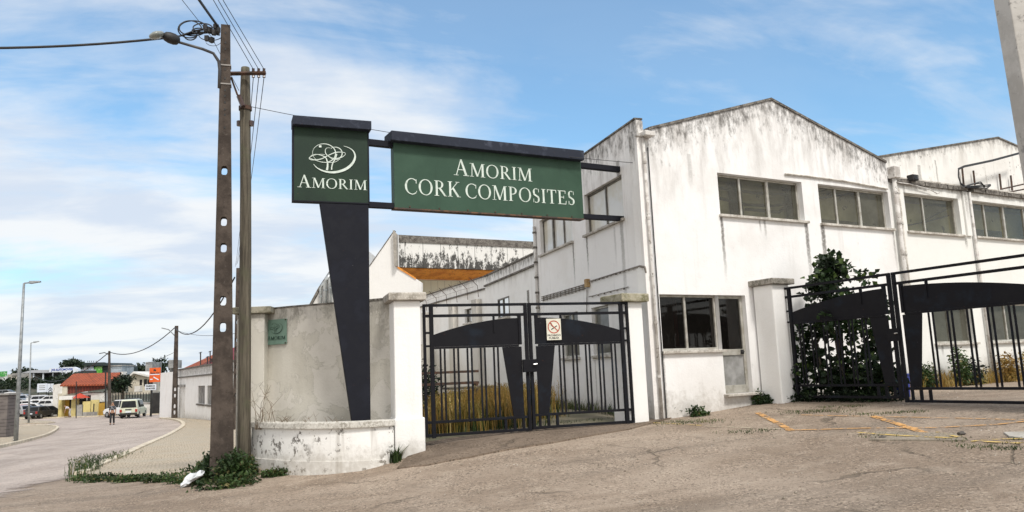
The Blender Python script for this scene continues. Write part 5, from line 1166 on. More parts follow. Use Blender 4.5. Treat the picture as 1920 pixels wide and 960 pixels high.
# ------------------------------------------------------------------ plants
def leafcloud(ells, n, size, name, mat, parent=None, up=.3, shell=.55, rs=1, asp=.55):
    r = np.random.default_rng(rs); V = []; Fc = []; vol = np.array([e[3] * e[4] * e[5] for e in ells]); pr_ = vol / vol.sum()
    idx = r.choice(len(ells), n, p=pr_)
    E_ = np.array(ells)[idx]; d = r.normal(size=(n, 3)); d /= np.linalg.norm(d, axis=1)[:, None]; rad = shell + (1 - shell) * r.random(n) ** .7
    rad *= 1 + .18 * r.normal(size=n) * (r.random(n) < .4)
    c = E_[:, :3] + d * rad[:, None] * E_[:, 3:6]
    t = r.normal(size=(n, 3)) + d * .8; t /= np.linalg.norm(t, axis=1)[:, None]; nn = r.normal(size=(n, 3)) + np.array([0, 0, 1.2]); s_ = np.cross(t, nn); s_ /= np.linalg.norm(s_, axis=1)[:, None]; nr = np.cross(s_, t)
    L_ = size * (.6 + .8 * r.random(n))[:, None]
    a = c; b = c + t * L_ * .5 + s_ * L_ * asp * .5 + nr * L_ * .08; e = c + t * L_ - nr * L_ * .15; f = c + t * L_ * .5 - s_ * L_ * asp * .5 + nr * L_ * .08; m_ = c + t * L_ * .5
    V = np.stack([a, b, e, f, m_], 1).reshape(-1, 3); k = np.arange(n)[:, None] * 5
    Fc = np.concatenate([k + [0, 4, 1], k + [1, 4, 2], k + [2, 4, 3], k + [3, 4, 0]], 0)
    mb = MB(); mb.v = [Vector(v) for v in V]; mb.f = [tuple(int(i) for i in q) for q in Fc]
    return mb.build(name, mat, parent, fix=False)
def blades(cs, n, h, name, mat, parent=None, spread=.1, lean=.35, w=.008, rs=1, tuft=1, seedheads=False):
    r = random.Random(rs); mb = MB()
    for i in range(n):
        c = cs[r.randrange(len(cs))]; x = c[0] + r.gauss(0, spread); y = c[1] + r.gauss(0, spread); z = (c[2] if len(c) > 2 else g(x, y)) - .02
        hh = h * r.uniform(.4, 1.15); a = r.uniform(0, 6.28); l = lean * r.uniform(.2, 1) * hh; dx, dy = math.cos(a), math.sin(a); px_, py_ = -dy * w, dx * w
        p0 = Vector((x, y, z)); p1 = p0 + Vector((dx * l * .3, dy * l * .3, hh * .55)); p2 = p0 + Vector((dx * l, dy * l, hh))
        s_ = Vector((px_, py_, 0)); k = len(mb.v); mb.v += [p0 - s_, p0 + s_, p1 - s_ * .8, p1 + s_ * .8, p2]; mb.f += [(k, k + 1, k + 3, k + 2), (k + 2, k + 3, k + 4)]
        if seedheads and r.random() < .5:
            for q in range(4):
                cc = p1.lerp(p2, .5 + .13 * q); e = Vector((r.uniform(-1, 1), r.uniform(-1, 1), r.uniform(0, 1))) * .03; k = len(mb.v); mb.v += [cc, cc + e, cc + e + Vector((0, 0, .03))]; mb.f.append((k, k + 1, k + 2))
    return mb.build(name, mat, parent, fix=False)
LG = leafmat('weed_leaf', (.030, .062, .018), (.075, .125, .032), (.20, .17, .07)); LD_ = leafmat('dark_bush_leaf', (.010, .022, .009), (.022, .045, .015), (.05, .085, .03))
LH = leafmat('grass_blade', (.05, .085, .022), (.11, .13, .045), (.26, .22, .11)); LY = leafmat('dry_grass', (.44, .27, .07), (.15, .18, .04), (.62, .47, .20)); LT = leafmat('far_leaf', (.018, .032, .014), (.035, .055, .022))
LDY = simple('dry_stalk', (.20, .15, .10), (.10, .075, .05), 9)
bark = simple('bark', (.09, .075, .055), (.05, .04, .03), 8, .95, bmp=.5)
def wt(name, label, ells, n, size, mat, bl=None, stuff=True, cat='weeds', grp=None):
    """a clump of weeds: leaves plus blades in one mesh"""
    o = leafcloud(ells, n, size, name, mat, rs=len(label), shell=.15)
    tag(o, label, cat, kind='stuff' if stuff else None, group=grp); return o
def E_(px, py, rx, ry, rz, dz=.0):   # ellipsoid on the ground at a pixel
    p = gpx(px, py); return (p.x, p.y, p.z + rz * .6 + dz, rx, ry, rz)
wt('weeds', 'dense dark green broad-leaved weeds round the foot of both poles', [E_(385, 905, .35, .3, .12), E_(415, 900, .36, .22, .30, .02), E_(440, 905, .30, .25, .30), E_(455, 892, .28, .18, .22), E_(400, 890, .3, .16, .22), E_(420, 916, .50, .12, .09), E_(455, 908, .3, .12, .1), E_(365, 893, .3, .14, .10)], 6500, .07, LG)
wt('weeds', 'strip of creeping weeds along the rim of the paved footway', [E_(x, 903 + 2 * math.sin(x), .28, .10, .06 + .03 * abs(math.sin(x * .3))) for x in range(150, 360, 14)] + [E_(345, 905, .35, .2, .09), E_(330, 893, .35, .2, .06)], 3600, .055, LG)
b_ = blades([tuple(gpx(x, y)) for x, y in ((150, 900), (158, 893), (165, 890), (172, 885), (150, 893))], 320, .42, 'grass_tuft', LG, spread=.13, rs=3, seedheads=True, w=.006); tag(b_, 'tall seeding grass tuft at the tip of the footway kerb', 'grass', kind='stuff')
b_ = blades([tuple(gpx(x, y)) for x, y in ((190, 876), (200, 872), (212, 868), (222, 863), (232, 860), (226, 866))], 260, .26, 'grass_tuft', LH, spread=.16, rs=4, seedheads=True, w=.006); tag(b_, 'grass growing over the kerb stones beside the road', 'grass', kind='stuff')
b_ = blades([tuple(gpx(x, y)) for x, y in ((288, 870), (300, 868), (283, 873))], 130, .13, 'grass_tuft', LG, spread=.10, lean=1.2, rs=5, w=.012); tag(b_, 'small plant growing between the paving stones', 'grass', kind='stuff')
pl_ = gpx(744, 866); b_ = blades([(pl_.x, pl_.y, pl_.z)], 80, .27, 'spiky_weed', LG, spread=.04, lean=.95, rs=6, w=.012); tag(b_, 'spiky weed at the foot of the white pillar beside the ramp', 'weed')
wt('weeds', 'low weeds in the gutter at the foot of the curved wall', [E_(525, 892, .32, .12, .07), E_(560, 886, .2, .1, .05), E_(575, 873, .10, .08, .16), E_(620, 880, .15, .06, .05), E_(505, 893, .2, .1, .05)], 1500, .05, LG)
for x, y, h_, lab in ((1256, 783, .22, 'small leafy weed beside the corner drainpipe'), (1306, 781, .12, 'low weed patch under the large lower window'), (1425, 758, .16, 'leafy weed beside the door step'), (1446, 756, .10, 'low weed at the foot of the pillar right of the door')):
    e_ = E_(x, y, .16, .10, h_); wt('weeds', lab, [e_, (e_[0] + .15, e_[1] + .05, e_[2] - .06, .14, .08, h_ * .5)], 520, .06, LG)
for px_, lab, n_, w_ in ((((1225, 789), (1250, 791), (1280, 790), (1310, 788), (1335, 786)), 'mossy grass mat growing over the asphalt by the corner', 900, .2), (((1385, 808), (1420, 806), (1445, 804)), 'sparse grass line across the worn asphalt', 240, .14), (((1635, 815), (1660, 812), (1700, 812), (1795, 822), (1790, 818)), 'grass sprouting from the joints of the manhole slab', 380, .10),
                    (((1825, 833), (1850, 836), (1880, 838), (1905, 838)), 'grass along the joint at the right edge', 330, .10), (((1895, 830), (1908, 822)), 'green tuft on the pale broken slab', 120, .06), (((1500, 771), (1540, 769), (1570, 768)), 'flat grass patch in front of the right gate', 520, .18), (((1640, 775), (1680, 772), (1720, 770), (1560, 762), (1600, 760)), 'weedy fringe under the right gate', 700, .12)):
    b_ = blades([tuple(gpx(*p)) for p in px_], int(n_ * 1.3), .042, 'grass', LH, spread=w_ * 1.25, lean=1.3, rs=len(lab), w=.006); tag(b_, lab, 'grass', kind='stuff')
wt('weeds', 'weeds spilling under the gate leaf below the dark bush', [E_(x, 752, .3, .2, .12) for x in (1500, 1530, 1565, 1600, 1640, 1665)], 2200, .06, LD_)
b_ = blades([tuple(gpx(x, y)) for x, y in ((960, 800), (1010, 800), (1060, 795), (1110, 790), (1160, 786), (900, 808), (850, 815))], 420, .09, 'grass', LH, spread=.12, lean=.9, rs=12, w=.006); tag(b_, 'short grass fringe under the closed gate', 'grass', kind='stuff')
# yard behind the left gate: tall dry grass
cs = []
for i in range(260):
    t = random.random(); yy = random.uniform(14.2, 24); lo_ = -.118 * yy + .25; hi_ = min(.075 * yy, 2.2 - .33 * (yy - 14.5)) - .15
    if hi_ > lo_: x_ = random.uniform(lo_, hi_); cs.append((x_, yy))
cs = [c for c in cs if c[0] < .2 + .02 * c[1]]
b_ = blades(cs, 8000, .72, 'dry_grass', LY, spread=.22, lean=.35, rs=21, w=.010, seedheads=True); tag(b_, 'tall yellow dry grass filling the yard behind the closed gate', 'grass', kind='stuff')
b_ = blades(cs[::4], 2600, .50, 'green_weeds', LG, spread=.30, lean=.6, rs=24, w=.012); tag(b_, 'green weeds mixed into the dry grass behind the closed gate', 'weeds', kind='stuff')
b_ = blades([c for c in cs if c[1] < 17], 3000, .22, 'green_grass', LH, spread=.25, lean=.6, rs=22, w=.008); tag(b_, 'short green grass just behind the closed gate', 'grass', kind='stuff')
b_ = blades([(L.P(u, .15, 0).x, L.P(u, .15, 0).y) for u in np.linspace(.3, 5.5, 12)], 500, .28, 'grass', LH, spread=.1, lean=.6, rs=23, w=.008); tag(b_, 'weeds along the foot of the factory side wall', 'grass', kind='stuff')
cl_ = at(815, 690, 22.5); wt('shrub', 'dark scrub in the yard seen between the gate bars', [(cl_.x - .4, cl_.y, 1.3, .6, .6, .7), (cl_.x - 1.0, cl_.y, 1.6, .5, .5, .7)], 1500, .12, LD_)
rk = at(825, 720, 19.5); rack = thing('iron_rack', (rk.x, rk.y, g(rk.x, rk.y)), 'dark iron rack standing in the dry grass behind the closed gate', 'rack')
RF = Fr((rk.x, rk.y), 12); gz = g(rk.x, rk.y)
for z in (1.02, 1.3): MB().boxf(RF, -.8, .95, -.25, .25, gz + z, gz + z + .06).build('shelf', M['rust'], rack)
for u in (-.75, .9):
    for w_ in (-.22, .22): MB().boxf(RF, u - .03, u + .03, w_ - .03, w_ + .03, gz - .1, gz + 1.02).build('leg', M['rust'], rack)
pt_ = at(878, 745, 18.5); pgz = g(pt_.x, pt_.y)
pal = thing('wooden_pallet', (pt_.x, pt_.y, pgz), 'old grey wooden crate half hidden in the dry grass', 'pallet'); PF = Fr((pt_.x, pt_.y), 20)
for k_ in range(4): MB().boxf(PF, -.55, .55, -.4, .4, pgz + .35 + k_ * .14, pgz + .40 + k_ * .14).build('board', M['wood'], pal)
for u in (-.5, 0, .5): MB().boxf(PF, u - .05, u + .05, -.36, .36, pgz, pgz + .345).build('block', M['wood'], pal)
# bush behind the right gate
bc = [at(1562, 505, 15.6), at(1570, 545, 15.5), at(1560, 600, 15.3), at(1620, 620, 15.0), at(1530, 640, 15.6), at(1590, 680, 15.2), at(1640, 700, 14.6), at(1540, 710, 15.5), at(1610, 730, 15.0)]
rd = [(.36, .4, .34), (.52, .45, .33), (.5, .5, .45), (.42, .45, .4), (.38, .4, .4), (.62, .55, .45), (.36, .4, .3), (.45, .5, .3), (.5, .4, .2)]
bush = thing('bush', (bc[5].x, bc[5].y, g(bc[5].x, bc[5].y)), 'large dark-leaved bush growing behind the right gate against the factory', 'bush')
_rb = random.Random(3); _el = []
for c, r_ in zip(bc, rd):
    for _ in range(13):
        d_ = Vector((max(-1, min(1, _rb.gauss(0, .5))) * r_[0], _rb.gauss(0, .5) * r_[1], max(-1.1, min(1.1, _rb.gauss(0, .55))) * r_[2])); _q = _rb.uniform(.09, .2); _el.append((c.x + d_.x, c.y + d_.y, max(c.z + d_.z, .95), _q * 1.3, _q * 1.2, _q))
leafcloud(_el, 4300, .12, 'crown', leafmat('fig_leaf', (.012, .028, .010), (.036, .072, .020), (.11, .17, .045)), bush, shell=.2, rs=5, asp=.85)
mb = MB()
gb = g(bc[5].x, bc[5].y)
for i, c in enumerate(bc[:7]):
    s_ = Vector((bc[5].x + random.uniform(-.3, .3), bc[5].y + random.uniform(-.15, .15), gb - .1)); mb.tube([s_, s_.lerp(c, .5) + Vector((random.uniform(-.1, .1), 0, .1)), c, c + Vector((random.uniform(-.2, .2), 0, .25))], [.035, .025, .015, .006], 6)
mb.build('trunk', bark, bush)
# plants along the factory foot behind the right gate
for i, (x, y, rx, rz, mt_, lab) in enumerate(((1790, 745, .35, .35, LD_, 'dark shrub at the wall seen through the rightmost gate leaf'), (1705, 735, .22, .30, LG, 'green plant by the drainpipe behind the gate post'), (1770, 735, .2, .5, LG, 'tall thin plant against the wall behind the tapering gate panel'), (1860, 715, .3, .40, LY, 'dry reddish plant below the far right lower window'), (1905, 715, .25, .45, LY, 'dry brushwood at the wall by the right edge'))):
    p_ = F.P(F.u(x, y), .45, 0); p_.z = g(p_.x, p_.y); wt('plant', lab, [(p_.x, p_.y, p_.z + rz * .8, rx, .25, rz)], 800, .075, mt_, stuff=False, cat='plant', grp='plants along the factory foot')
b_ = blades([(F.P(u, .3, 0).x, F.P(u, .3, 0).y) for u in np.linspace(6.2, 12, 16)], 1300, .35, 'grass', LY, spread=.15, lean=.5, rs=33, w=.007, seedheads=True); tag(b_, 'dry grass along the factory foot behind the right gate', 'grass', kind='stuff')
bk = at(1690, 722, 14.6); gzb = g(bk.x, bk.y); bu = thing('bucket', (bk.x, bk.y, gzb), 'blue plastic bucket behind the post of the right gate', 'bucket')
blu = simple('blue_plastic', (.03, .05, .30), (.02, .03, .2), 4, .4)
MB().tube([(bk.x, bk.y, gzb + .02), (bk.x, bk.y, gzb + .42)], [.13, .16], 16).build('body', blu, bu, smooth=False); MB().tube([(bk.x, bk.y, gzb + .42), (bk.x, bk.y, gzb + .45)], .175, 16).build('rim', blu, bu)
# dead stalks in the planter
mb = MB()
for i in range(34):
    k_ = random.random(); x = 478 + 60 * k_ ** 1.2 if i < 26 else random.uniform(540, 640); p0 = at(x, 782, 13.35 - .006 * (x - 470)); p0.z = soilz; a = random.uniform(-1, 1); h_ = random.uniform(.12, .75 if x < 520 else .22)
    p1 = p0 + Vector((a * .15 * h_, random.uniform(-.1, .1), h_ * .6)); p2 = p0 + Vector((a * .5 * h_, random.uniform(-.1, .1), h_)); mb.tube([p0, p1, p2], [.006, .004, .002], 4)
    for q in range(3): c = p1.lerp(p2, random.random()); mb.tube([c, c + Vector((random.uniform(-.1, .1), 0, random.uniform(.02, .1)))], [.003, .0015], 3)
tag(mb.build('dead_stalks', LDY), 'dead twiggy stalks in the planter below the plaque', 'dead plants', kind='stuff')
# litter
def crumple(p, r, name, mat, label, cat, n=3, sq=.5, rs=1):
    bm = bmesh.new(); bmesh.ops.create_icosphere(bm, subdivisions=n, radius=1); rr_ = random.Random(rs); from mathutils import noise as nz
    for v in bm.verts:
        d = nz.noise(v.co * 1.7 + Vector((rs, 0, 0))) * .5 + nz.noise(v.co * 4.5) * .3; v.co *= 1 + d; v.co = Vector((v.co.x * r[0], v.co.y * r[1], max(v.co.z, -.6) * r[2] + r[2] * .55))
    me = bpy.data.meshes.new(name); bm.to_mesh(me); bm.free(); me.materials.append(mat); o = bpy.data.objects.new(name, me); COL.objects.link(o); o.location = p; return tag(o, label, cat)
p_ = gpx(362, 902, .08); crumple(p_, (.17, .10, .07), 'plastic_bag', simple('white_plastic_film', (.72, .75, .78), (.55, .58, .6), 5, .4), 'crumpled white plastic bag lying in the weeds by the pole', 'litter', rs=4).rotation_euler = (0, -.5, .3)
p_ = gpx(360, 781, .1); crumple(p_, (.95, .5, .42), 'green_netting', simple('green_net', (.02, .28, .13), (.01, .16, .08), 2, .6), 'heap of bright green netting by the low white building', 'litter', rs=9)
for i, (x, y, lab) in enumerate(((1803, 815, 'dark stone on the asphalt near the manhole slab'), (1655, 823, 'small stone on the manhole slab'))):
    crumple(gpx(x, y), (.05, .04, .03), 'stone', simple('dark_stone', (.08, .07, .06)), lab, 'stone', 2, rs=i)

# ------------------------------------------------------------------ the far side of the road
def hz(x, y): return float(np.interp(y, [90, 98, 115, 130, 150, 420, 1500], [-1.9, -1.72, -1.0, -.1, 2.9, 5.5, 14]))
def hill():
    xs = np.linspace(-500, 300, 60); ys = list(np.linspace(96, 160, 17)) + [200, 260, 340, 420, 600, 900, 1400]
    v = []; f = []
    for y in ys:
        for x in xs: v.append((x, y, hz(x, y) + (.25 * math.sin(x * .07 + y * .05) if y > 150 else 0) - (.5 if y < 97 else 0)))
    nx = len(xs)
    for j in range(len(ys) - 1):
        for i in range(nx - 1): f.append((j * nx + i, j * nx + i + 1, (j + 1) * nx + i + 1, (j + 1) * nx + i))
    me = bpy.data.meshes.new('hillside'); me.from_pydata(v, [], f); m = simple('hillside_scrub', (.055, .055, .035), (.10, .095, .075), .12, .95, obj=False, lo=.4, hi=.6, c3=(.02, .035, .015), s3=.6, t3=.52)
    me.materials.append(m); o = bpy.data.objects.new('hillside', me); COL.objects.link(o); tag(o, 'dark scrubby hillside rising behind the houses', kind='structure')
hill()
def bp(Fm, x0, y0, x1, y1, w0=0, w1=-1, toground=None):
    u0, z1 = Fm.px(x0, y0, max(w0, w1)); u1, z0 = Fm.px(x1, y1, max(w0, w1)); z0 = toground if toground is not None else z0
    return MB().boxf(Fm, min(u0, u1), max(u0, u1), w0, w1, min(z0, z1), max(z0, z1))
def pp_(Fm, pts, w0, w1): return MB().prism(Fm, [Fm.px(x, y, max(w0, w1)) for x, y in pts], w0, w1)
def root(name, Fm, x, lab, cat, grp=None, z=-1.7): u = Fm.u(x, 740); p = Fm.P(u, 0, z); return thing(name, p, lab, cat, grp)
pw = simple('cream_wall', (.60, .56, .46), (.45, .41, .33), .7, .9); pwh = simple('white_wall', (.72, .71, .68), (.55, .53, .49), .6, .9, c3=(.3, .28, .25), s3=3, t3=.6)
yel = simple('yellow_wall', (.62, .52, .22), (.48, .40, .18), .7, .9); och = simple('ochre_door', (.42, .25, .03), (.30, .17, .02), 1, .7); dk = simple('dark_opening', (.015, .014, .014), (.03, .028, .025), 2, .4)
gry = simple('grey_block_wall', (.36, .35, .33), (.22, .21, .2), 1.2, .9)
def tiles(name, c, c2):
    m, k, b = newmat(name); p = P_world(k); x, y, z = k.sep(p); wv = k.math('SINE', k.math('MULTIPLY', x, 17)); n = k.noise(p, 1.3, 6, .65)
    cc = k.mix(k.step(n, .4, .65), c, c2); cc = k.mix(k.step(wv, -.2, -.9), cc, tuple(v * .35 for v in c)); k.l.new(cc, b.inputs['Base Color']); b.inputs['Roughness'].default_value = .85; bump(k, b, wv, .5, .05); return m
rt = tiles('red_roof_tiles', (.38, .085, .03), (.24, .06, .028)); rt2 = tiles('dark_red_tiles', (.16, .035, .022), (.10, .03, .02))
h = H(95); hr = root('roofed_house', h, 150, 'low house with a long bright orange-red tiled roof and yellow outbuildings', 'house')
GZ = -2.0
pp_(h, ((99, 722), (109, 720), (128, 727), (128, 781), (99, 781)), -3.5, -8).build('wall', pwh, hr)
bp(h, 109, 738, 196, 781, -3.0, -8, GZ).build('wall', pw, hr)
a_ = [h.px(*p, 0.) for p in ((108, 722), (214, 720))]; b_ = [h.px(*p, -5.) for p in ((138, 700.5), (229, 698))]
mb = MB(); A0, A1, B0, B1 = h.P(a_[0][0], -.5, a_[0][1]), h.P(a_[1][0], -.5, a_[1][1]), h.P(b_[0][0], -5, b_[0][1]), h.P(b_[1][0], -5, b_[1][1]); dn = Vector((0, 0, .18))
mb.hexa([A0 - dn, A1 - dn, B1 - dn, B0 - dn, A0, A1, B1, B0]).build('roof', rt, hr)
pp_(h, ((126, 724), (212, 721), (196, 729), (126, 739)), -.8, -1.1).build('lower_roof', rt2, hr)
bp(h, 117, 722, 125, 740, -.6, -1.3).build('chimney', pw, hr); bp(h, 227, 697, 230.5, 706, -2, -3).build('chimney', pwh, hr)
bp(h, 155, 738, 195, 753, -1.2, -2.6).build('wall', pwh, hr)
for x0, x1 in ((156, 162), (164, 170)): bp(h, x0, 741, x1, 753, -1.19, -1.22).build('window', dk, hr)
bp(h, 144, 747, 156, 759, -1.2, -2.6).build('porch', dk, hr)
gar = root('garage', h, 125, 'yellow garage with ochre door and flat white canopy', 'garage')
bp(h, 111, 743, 136, 749, 1.2, -2.4).build('canopy', pwh, gar); bp(h, 110, 749, 115, 781, .4, -.4, GZ).build('post', yel, gar); bp(h, 134, 748, 141, 781, .4, -.4, GZ).build('post', yel, gar)
bp(h, 115, 750, 128, 781, -.3, -.5, GZ).build('door', och, gar); bp(h, 128, 749, 134, 781, -.5, -.7, GZ).build('doorway', dk, gar)
yw = root('garden_wall', h, 168, 'patchy yellow garden wall with an ochre gate before the orange roof', 'wall')
bp(h, 143, 759, 155, 781, .5, .3, GZ).build('panel', gry, yw); bp(h, 155, 753, 170, 781, .5, .3, GZ).build('panel', yel, yw); bp(h, 170.3, 750, 184, 781, .5, .3, GZ).build('panel', yel, yw); bp(h, 155, 773, 182, 781, .56, .51, GZ).build('base', gry, yw)
bp(h, 184.3, 756, 190, 781, .45, .35, GZ).build('gate', och, yw); bp(h, 191, 755, 197, 781, .45, .35, GZ).build('gate', och, yw); bp(h, 175, 757, 176.3, 776, .53, .505).build('batten', dk, yw)
um_ = root('parasol', h, 148, 'red parasol standing under the orange roof', 'parasol'); q = h.px(149, 737, .2)
mb = MB(); c = h.P(q[0], .1, q[1]); k = 0; ring = [c + Vector((1.2 * math.cos(a), 1.2 * math.sin(a), -.6)) for a in np.linspace(0, 6.283, 9)[:-1]]
for i in range(8): mb.poly([c, ring[i], ring[(i + 1) % 8]])
mb.build('canopy', simple('red_canvas', (.5, .06, .03)), um_); MB().tube([c, Vector((c.x, c.y, -1.7))], .03, 5).build('pole', dk, um_)
h2 = H(101); h2r = root('gabled_house', h2, 262, 'small cream house with a low white gable behind the dark shrub', 'house')
pp_(h2, ((241, 712), (250, 701), (283, 709), (283, 735), (241, 735)), 0, -5).build('wall', pw, h2r); pp_(h2, ((236, 709), (250, 696.5), (286, 706.5), (286, 709), (250, 700), (236, 712)), .6, -5.4).build('roof', pwh, h2r)
for x0, y0, x1, y1 in ((262, 712, 266, 722), (270, 711, 275, 724), (277, 712, 282, 726)): bp(h2, x0, y0, x1, y1, .03, .003).build('window', dk, h2r)
bp(h2, 252, 724, 262, 734, .8, .1).build('balcony', pwh, h2r)
h3 = H(93); fw = root('fenced_wall', h3, 240, 'dark overgrown fence and low wall behind the parked vans', 'fence')
bp(h3, 211, 752, 262, 781, -.6, -.8, GZ).build('wall', gry, fw)
for i in range(14): bp(h3, 211 + i * 5.2, 736, 211.8 + i * 5.2, 752, -.65, -.75).build('picket', dk, fw)
bp(h3, 211, 737, 283, 738.3, -.66, -.74).build('rail', pw, fw)
bp(h3, 262.5, 756, 281, 781, .2, 0, GZ).build('panel', pwh, fw); bp(h3, 262, 754.5, 281.5, 756, .3, -.1).build('coping', gry, fw)
bg_ = root('dark_gate', h3, 290, 'tall black sheet gate between the low wall and the white building', 'gate'); bp(h3, 281.8, 737, 298, 779, .1, 0, GZ).build('panel', dk, bg_)
for i in range(6): bp(h3, 283 + i * 2.6, 716, 283.8 + i * 2.6, 737, .08, .02).build('bar', gry, bg_)
def tree(name, c, rx, rz, lab, grp='far trees', n=900, size=.55, mat=LT, gz=None, ells=None):
    t = thing(name, (c.x, c.y, gz if gz is not None else c.z - rz * 1.6), lab, 'tree', grp); gz = t['_b'][2]
    r = random.Random(len(lab)); E = ells or [(c.x + r.uniform(-.5, .5) * rx, c.y + r.uniform(-.5, .5) * rx, c.z + r.uniform(-.35, .4) * rz, rx * r.uniform(.4, .65), rx * .5, rz * r.uniform(.4, .6)) for _ in range(7)]
    leafcloud(E, n, size, 'crown', mat, t, rs=len(lab), shell=.3); MB().tube([(c.x, c.y, gz - .3), (c.x + .1, c.y, c.z)], [rx * .09, rx * .05], 6).build('trunk', bark, t); return t
tree('garden_tree', at(230, 719, 92), 2.0, 1.3, 'dark round shrubby tree in front of the cream gabled house', n=1500, size=.3, mat=LD_, gz=-1.7)
for x, y, rx, rz, Y, lab in ((136, 682, 2.6, 1.8, 185, 'dark tree left of the flat dark-roofed showroom'), (238, 697, 6, 2.2, 230, 'dark tree in the skyline right of the grey glass block'), (258, 695, 6, 2.6, 230, 'dark tree in the skyline above the gabled house'), (272, 693, 4, 2.6, 230, 'dark tree in the skyline left of the orange sign'), (298, 688, 4, 3.0, 200, 'taller dark tree behind the orange sign'), (50, 700, 5, 2.0, 210, 'low dark tree between the green hoarding and the canopy'), (20, 722, 9, 1.6, 150, 'dark hedge-like tree below the pale block at the left edge'), (48, 724, 7, 1.8, 146, 'dark tree behind the nearer lamp post'), (110, 725, 5, 2.2, 150, 'dark tree behind the white boards'), (130, 712, 5, 1.6, 150, 'dark tree under the blue-lettered canopy')):
    tree('dark_tree', at(x, y, Y), rx, rz, lab, n=700, size=.75)
# blue lettered canopy showroom
d1 = H(172); dr = root('showroom', d1, 100, 'car showroom with a long grey canopy and blue lettering on a rounded white panel', 'building', z=3)
blue = simple('blue_letters', (.03, .08, .42)); wpan = simple('white_panel', (.70, .74, .80), (.62, .66, .74), .4, .5)
pp_(d1, ((40, 699), (60, 694), (116, 693), (116, 699)), 0, -14).build('canopy', simple('grey_canopy', (.42, .43, .46), (.33, .34, .36), .3, .6), dr)
pp_(d1, ((114, 691.5), (118, 688.5), (138, 688), (146, 691), (147, 696), (140, 700), (114, 700)), .4, -.6).build('name_panel', wpan, dr)
text_sans(d1, 'JVS AUTOMOVEIS', d1.u(95.5, 693, .5), d1.u(136, 693, .5), d1.z(110, 696.3, .5), .62, .43, blue, dr, bold=.03)
pp_(d1, ((92, 690.8), (114, 690), (114, 697.6), (92, 698)), .35, 0).build('name_panel', wpan, dr)
bp(d1, 50, 699, 145, 716, -4, -12).build('showroom_hall', simple('dark_glazing', (.03, .028, .028), (.07, .065, .06), .4, .3), dr)  # dark glazed hall below the canopy
for x in (62, 80, 98, 116, 134): bp(d1, x, 699, x + .8, 716, -.3, -.6).build('post', wpan, dr)
d2 = H(168); r2 = root('pale_block', d2, 25, 'pale box-like building above the hedge at the left', 'building', z=3); bp(d2, 14, 702, 35, 719, 0, -8).build('wall', simple('pale_block', (.46, .43, .38), (.4, .37, .33), .5), r2); bp(d2, 22, 700, 33, 704, .2, -8).build('roof', gry, r2)
r3 = root('green_hoarding', d2, 6, 'green and white roadside hoarding at the left edge', 'sign', z=3); bp(d2, -10, 697, 12, 706, 1.3, 1.1).build('board', simple('leaf_green_board', (.05, .30, .06), (.5, .6, .45), 1.2, lo=.5, hi=.55), r3)
bp(d2, -10, 706, 12, 713, 1.25, 1.1).build('lower_board', simple('pale_board', (.6, .62, .6), (.3, .32, .3), 1, lo=.5, hi=.55), r3); bp(d2, 1, 713, 2, 722, 1.2, 1.1).build('post', dk, r3)
d3 = H(190); r4 = root('flat_roofed_showroom', d3, 175, 'dark flat-roofed showroom with white and green billboards', 'building', z=3.4)
pp_(d3, ((140, 686), (144, 681), (194, 680), (206, 688), (206, 702), (140, 702)), 0, -14).build('hall', simple('dark_cladding', (.022, .030, .028), (.04, .05, .045), .3, .6), r4)
pp_(d3, ((139, 682), (144, 680.5), (194, 679.2), (201, 682), (201, 685.5), (139, 686)), .8, .05).build('fascia', simple('dark_fascia', (.03, .045, .045)), r4)
for x0, x1, c1_, c2_ in ((146, 154.5, (.5, .55, .55), (.2, .3, .3)), (157, 163.5, (.6, .6, .62), (.5, .1, .12)), (165.5, 175, (.62, .66, .7), (.25, .35, .45)), (177, 191, (.10, .42, .05), (.35, .55, .2))):
    bp(d3, x0, 687.5, x1, 699, .3, .1).build('billboard', simple('billboard_print', c1_, c2_, .9, .6, lo=.5, hi=.54, obj=False), r4)
for i, x in enumerate((148, 152.5, 157, 164, 167.5, 171, 175, 179.5)): pp_(d3, ((x, 679.2), (x, 676.5), (x + 1.4, 676.5), (x + 1.4, 677.3), (x + .6, 677.3), (x + .6, 679.2)), .4, .3).build('roof_letter', dk, r4)
r5 = root('glass_block', d3, 217, 'pale grey glazed block right of the dark showroom', 'building', z=3.4); bp(d3, 207, 686, 228, 702, 0, -6).build('wall', simple('pale_glazing', (.42, .47, .52), (.30, .35, .38), .6, .3), r5)
bp(d3, 206.5, 685, 228.5, 686.3, .2, -6).build('roof', gry, r5)
# white boards
d4 = H(128); 
for x0, x1, lab, chv in ((70, 87.5, 'plain white roadside board on posts', False), (89, 99.5, 'white roadside board with a dark double chevron', True)):
    r6 = root('white_board', d4, (x0 + x1) / 2, lab, 'sign', 'white boards by the car park', z=-.3); bp(d4, x0, 719.5, x1, 735, .1, 0).build('board', wpan, r6)
    for xp in (x0 + 1, x1 - 1.5): bp(d4, xp, 735, xp + .6, 752, .08, .02).build('post', dk, r6)
    if chv:
        for o_ in (0, 4): pp_(d4, ((90.5, 730 + o_), (94.3, 726 + o_), (98, 730 + o_), (98, 731.4 + o_), (94.3, 727.6 + o_), (90.5, 731.4 + o_)), .13, .105).build('chevron', dk, r6)
    else:
        for o_ in (723, 726.5, 730): bp(d4, x0 + 3, o_, x1 - 3, o_ + .8, .12, .105).build('line_of_print', gry, r6)
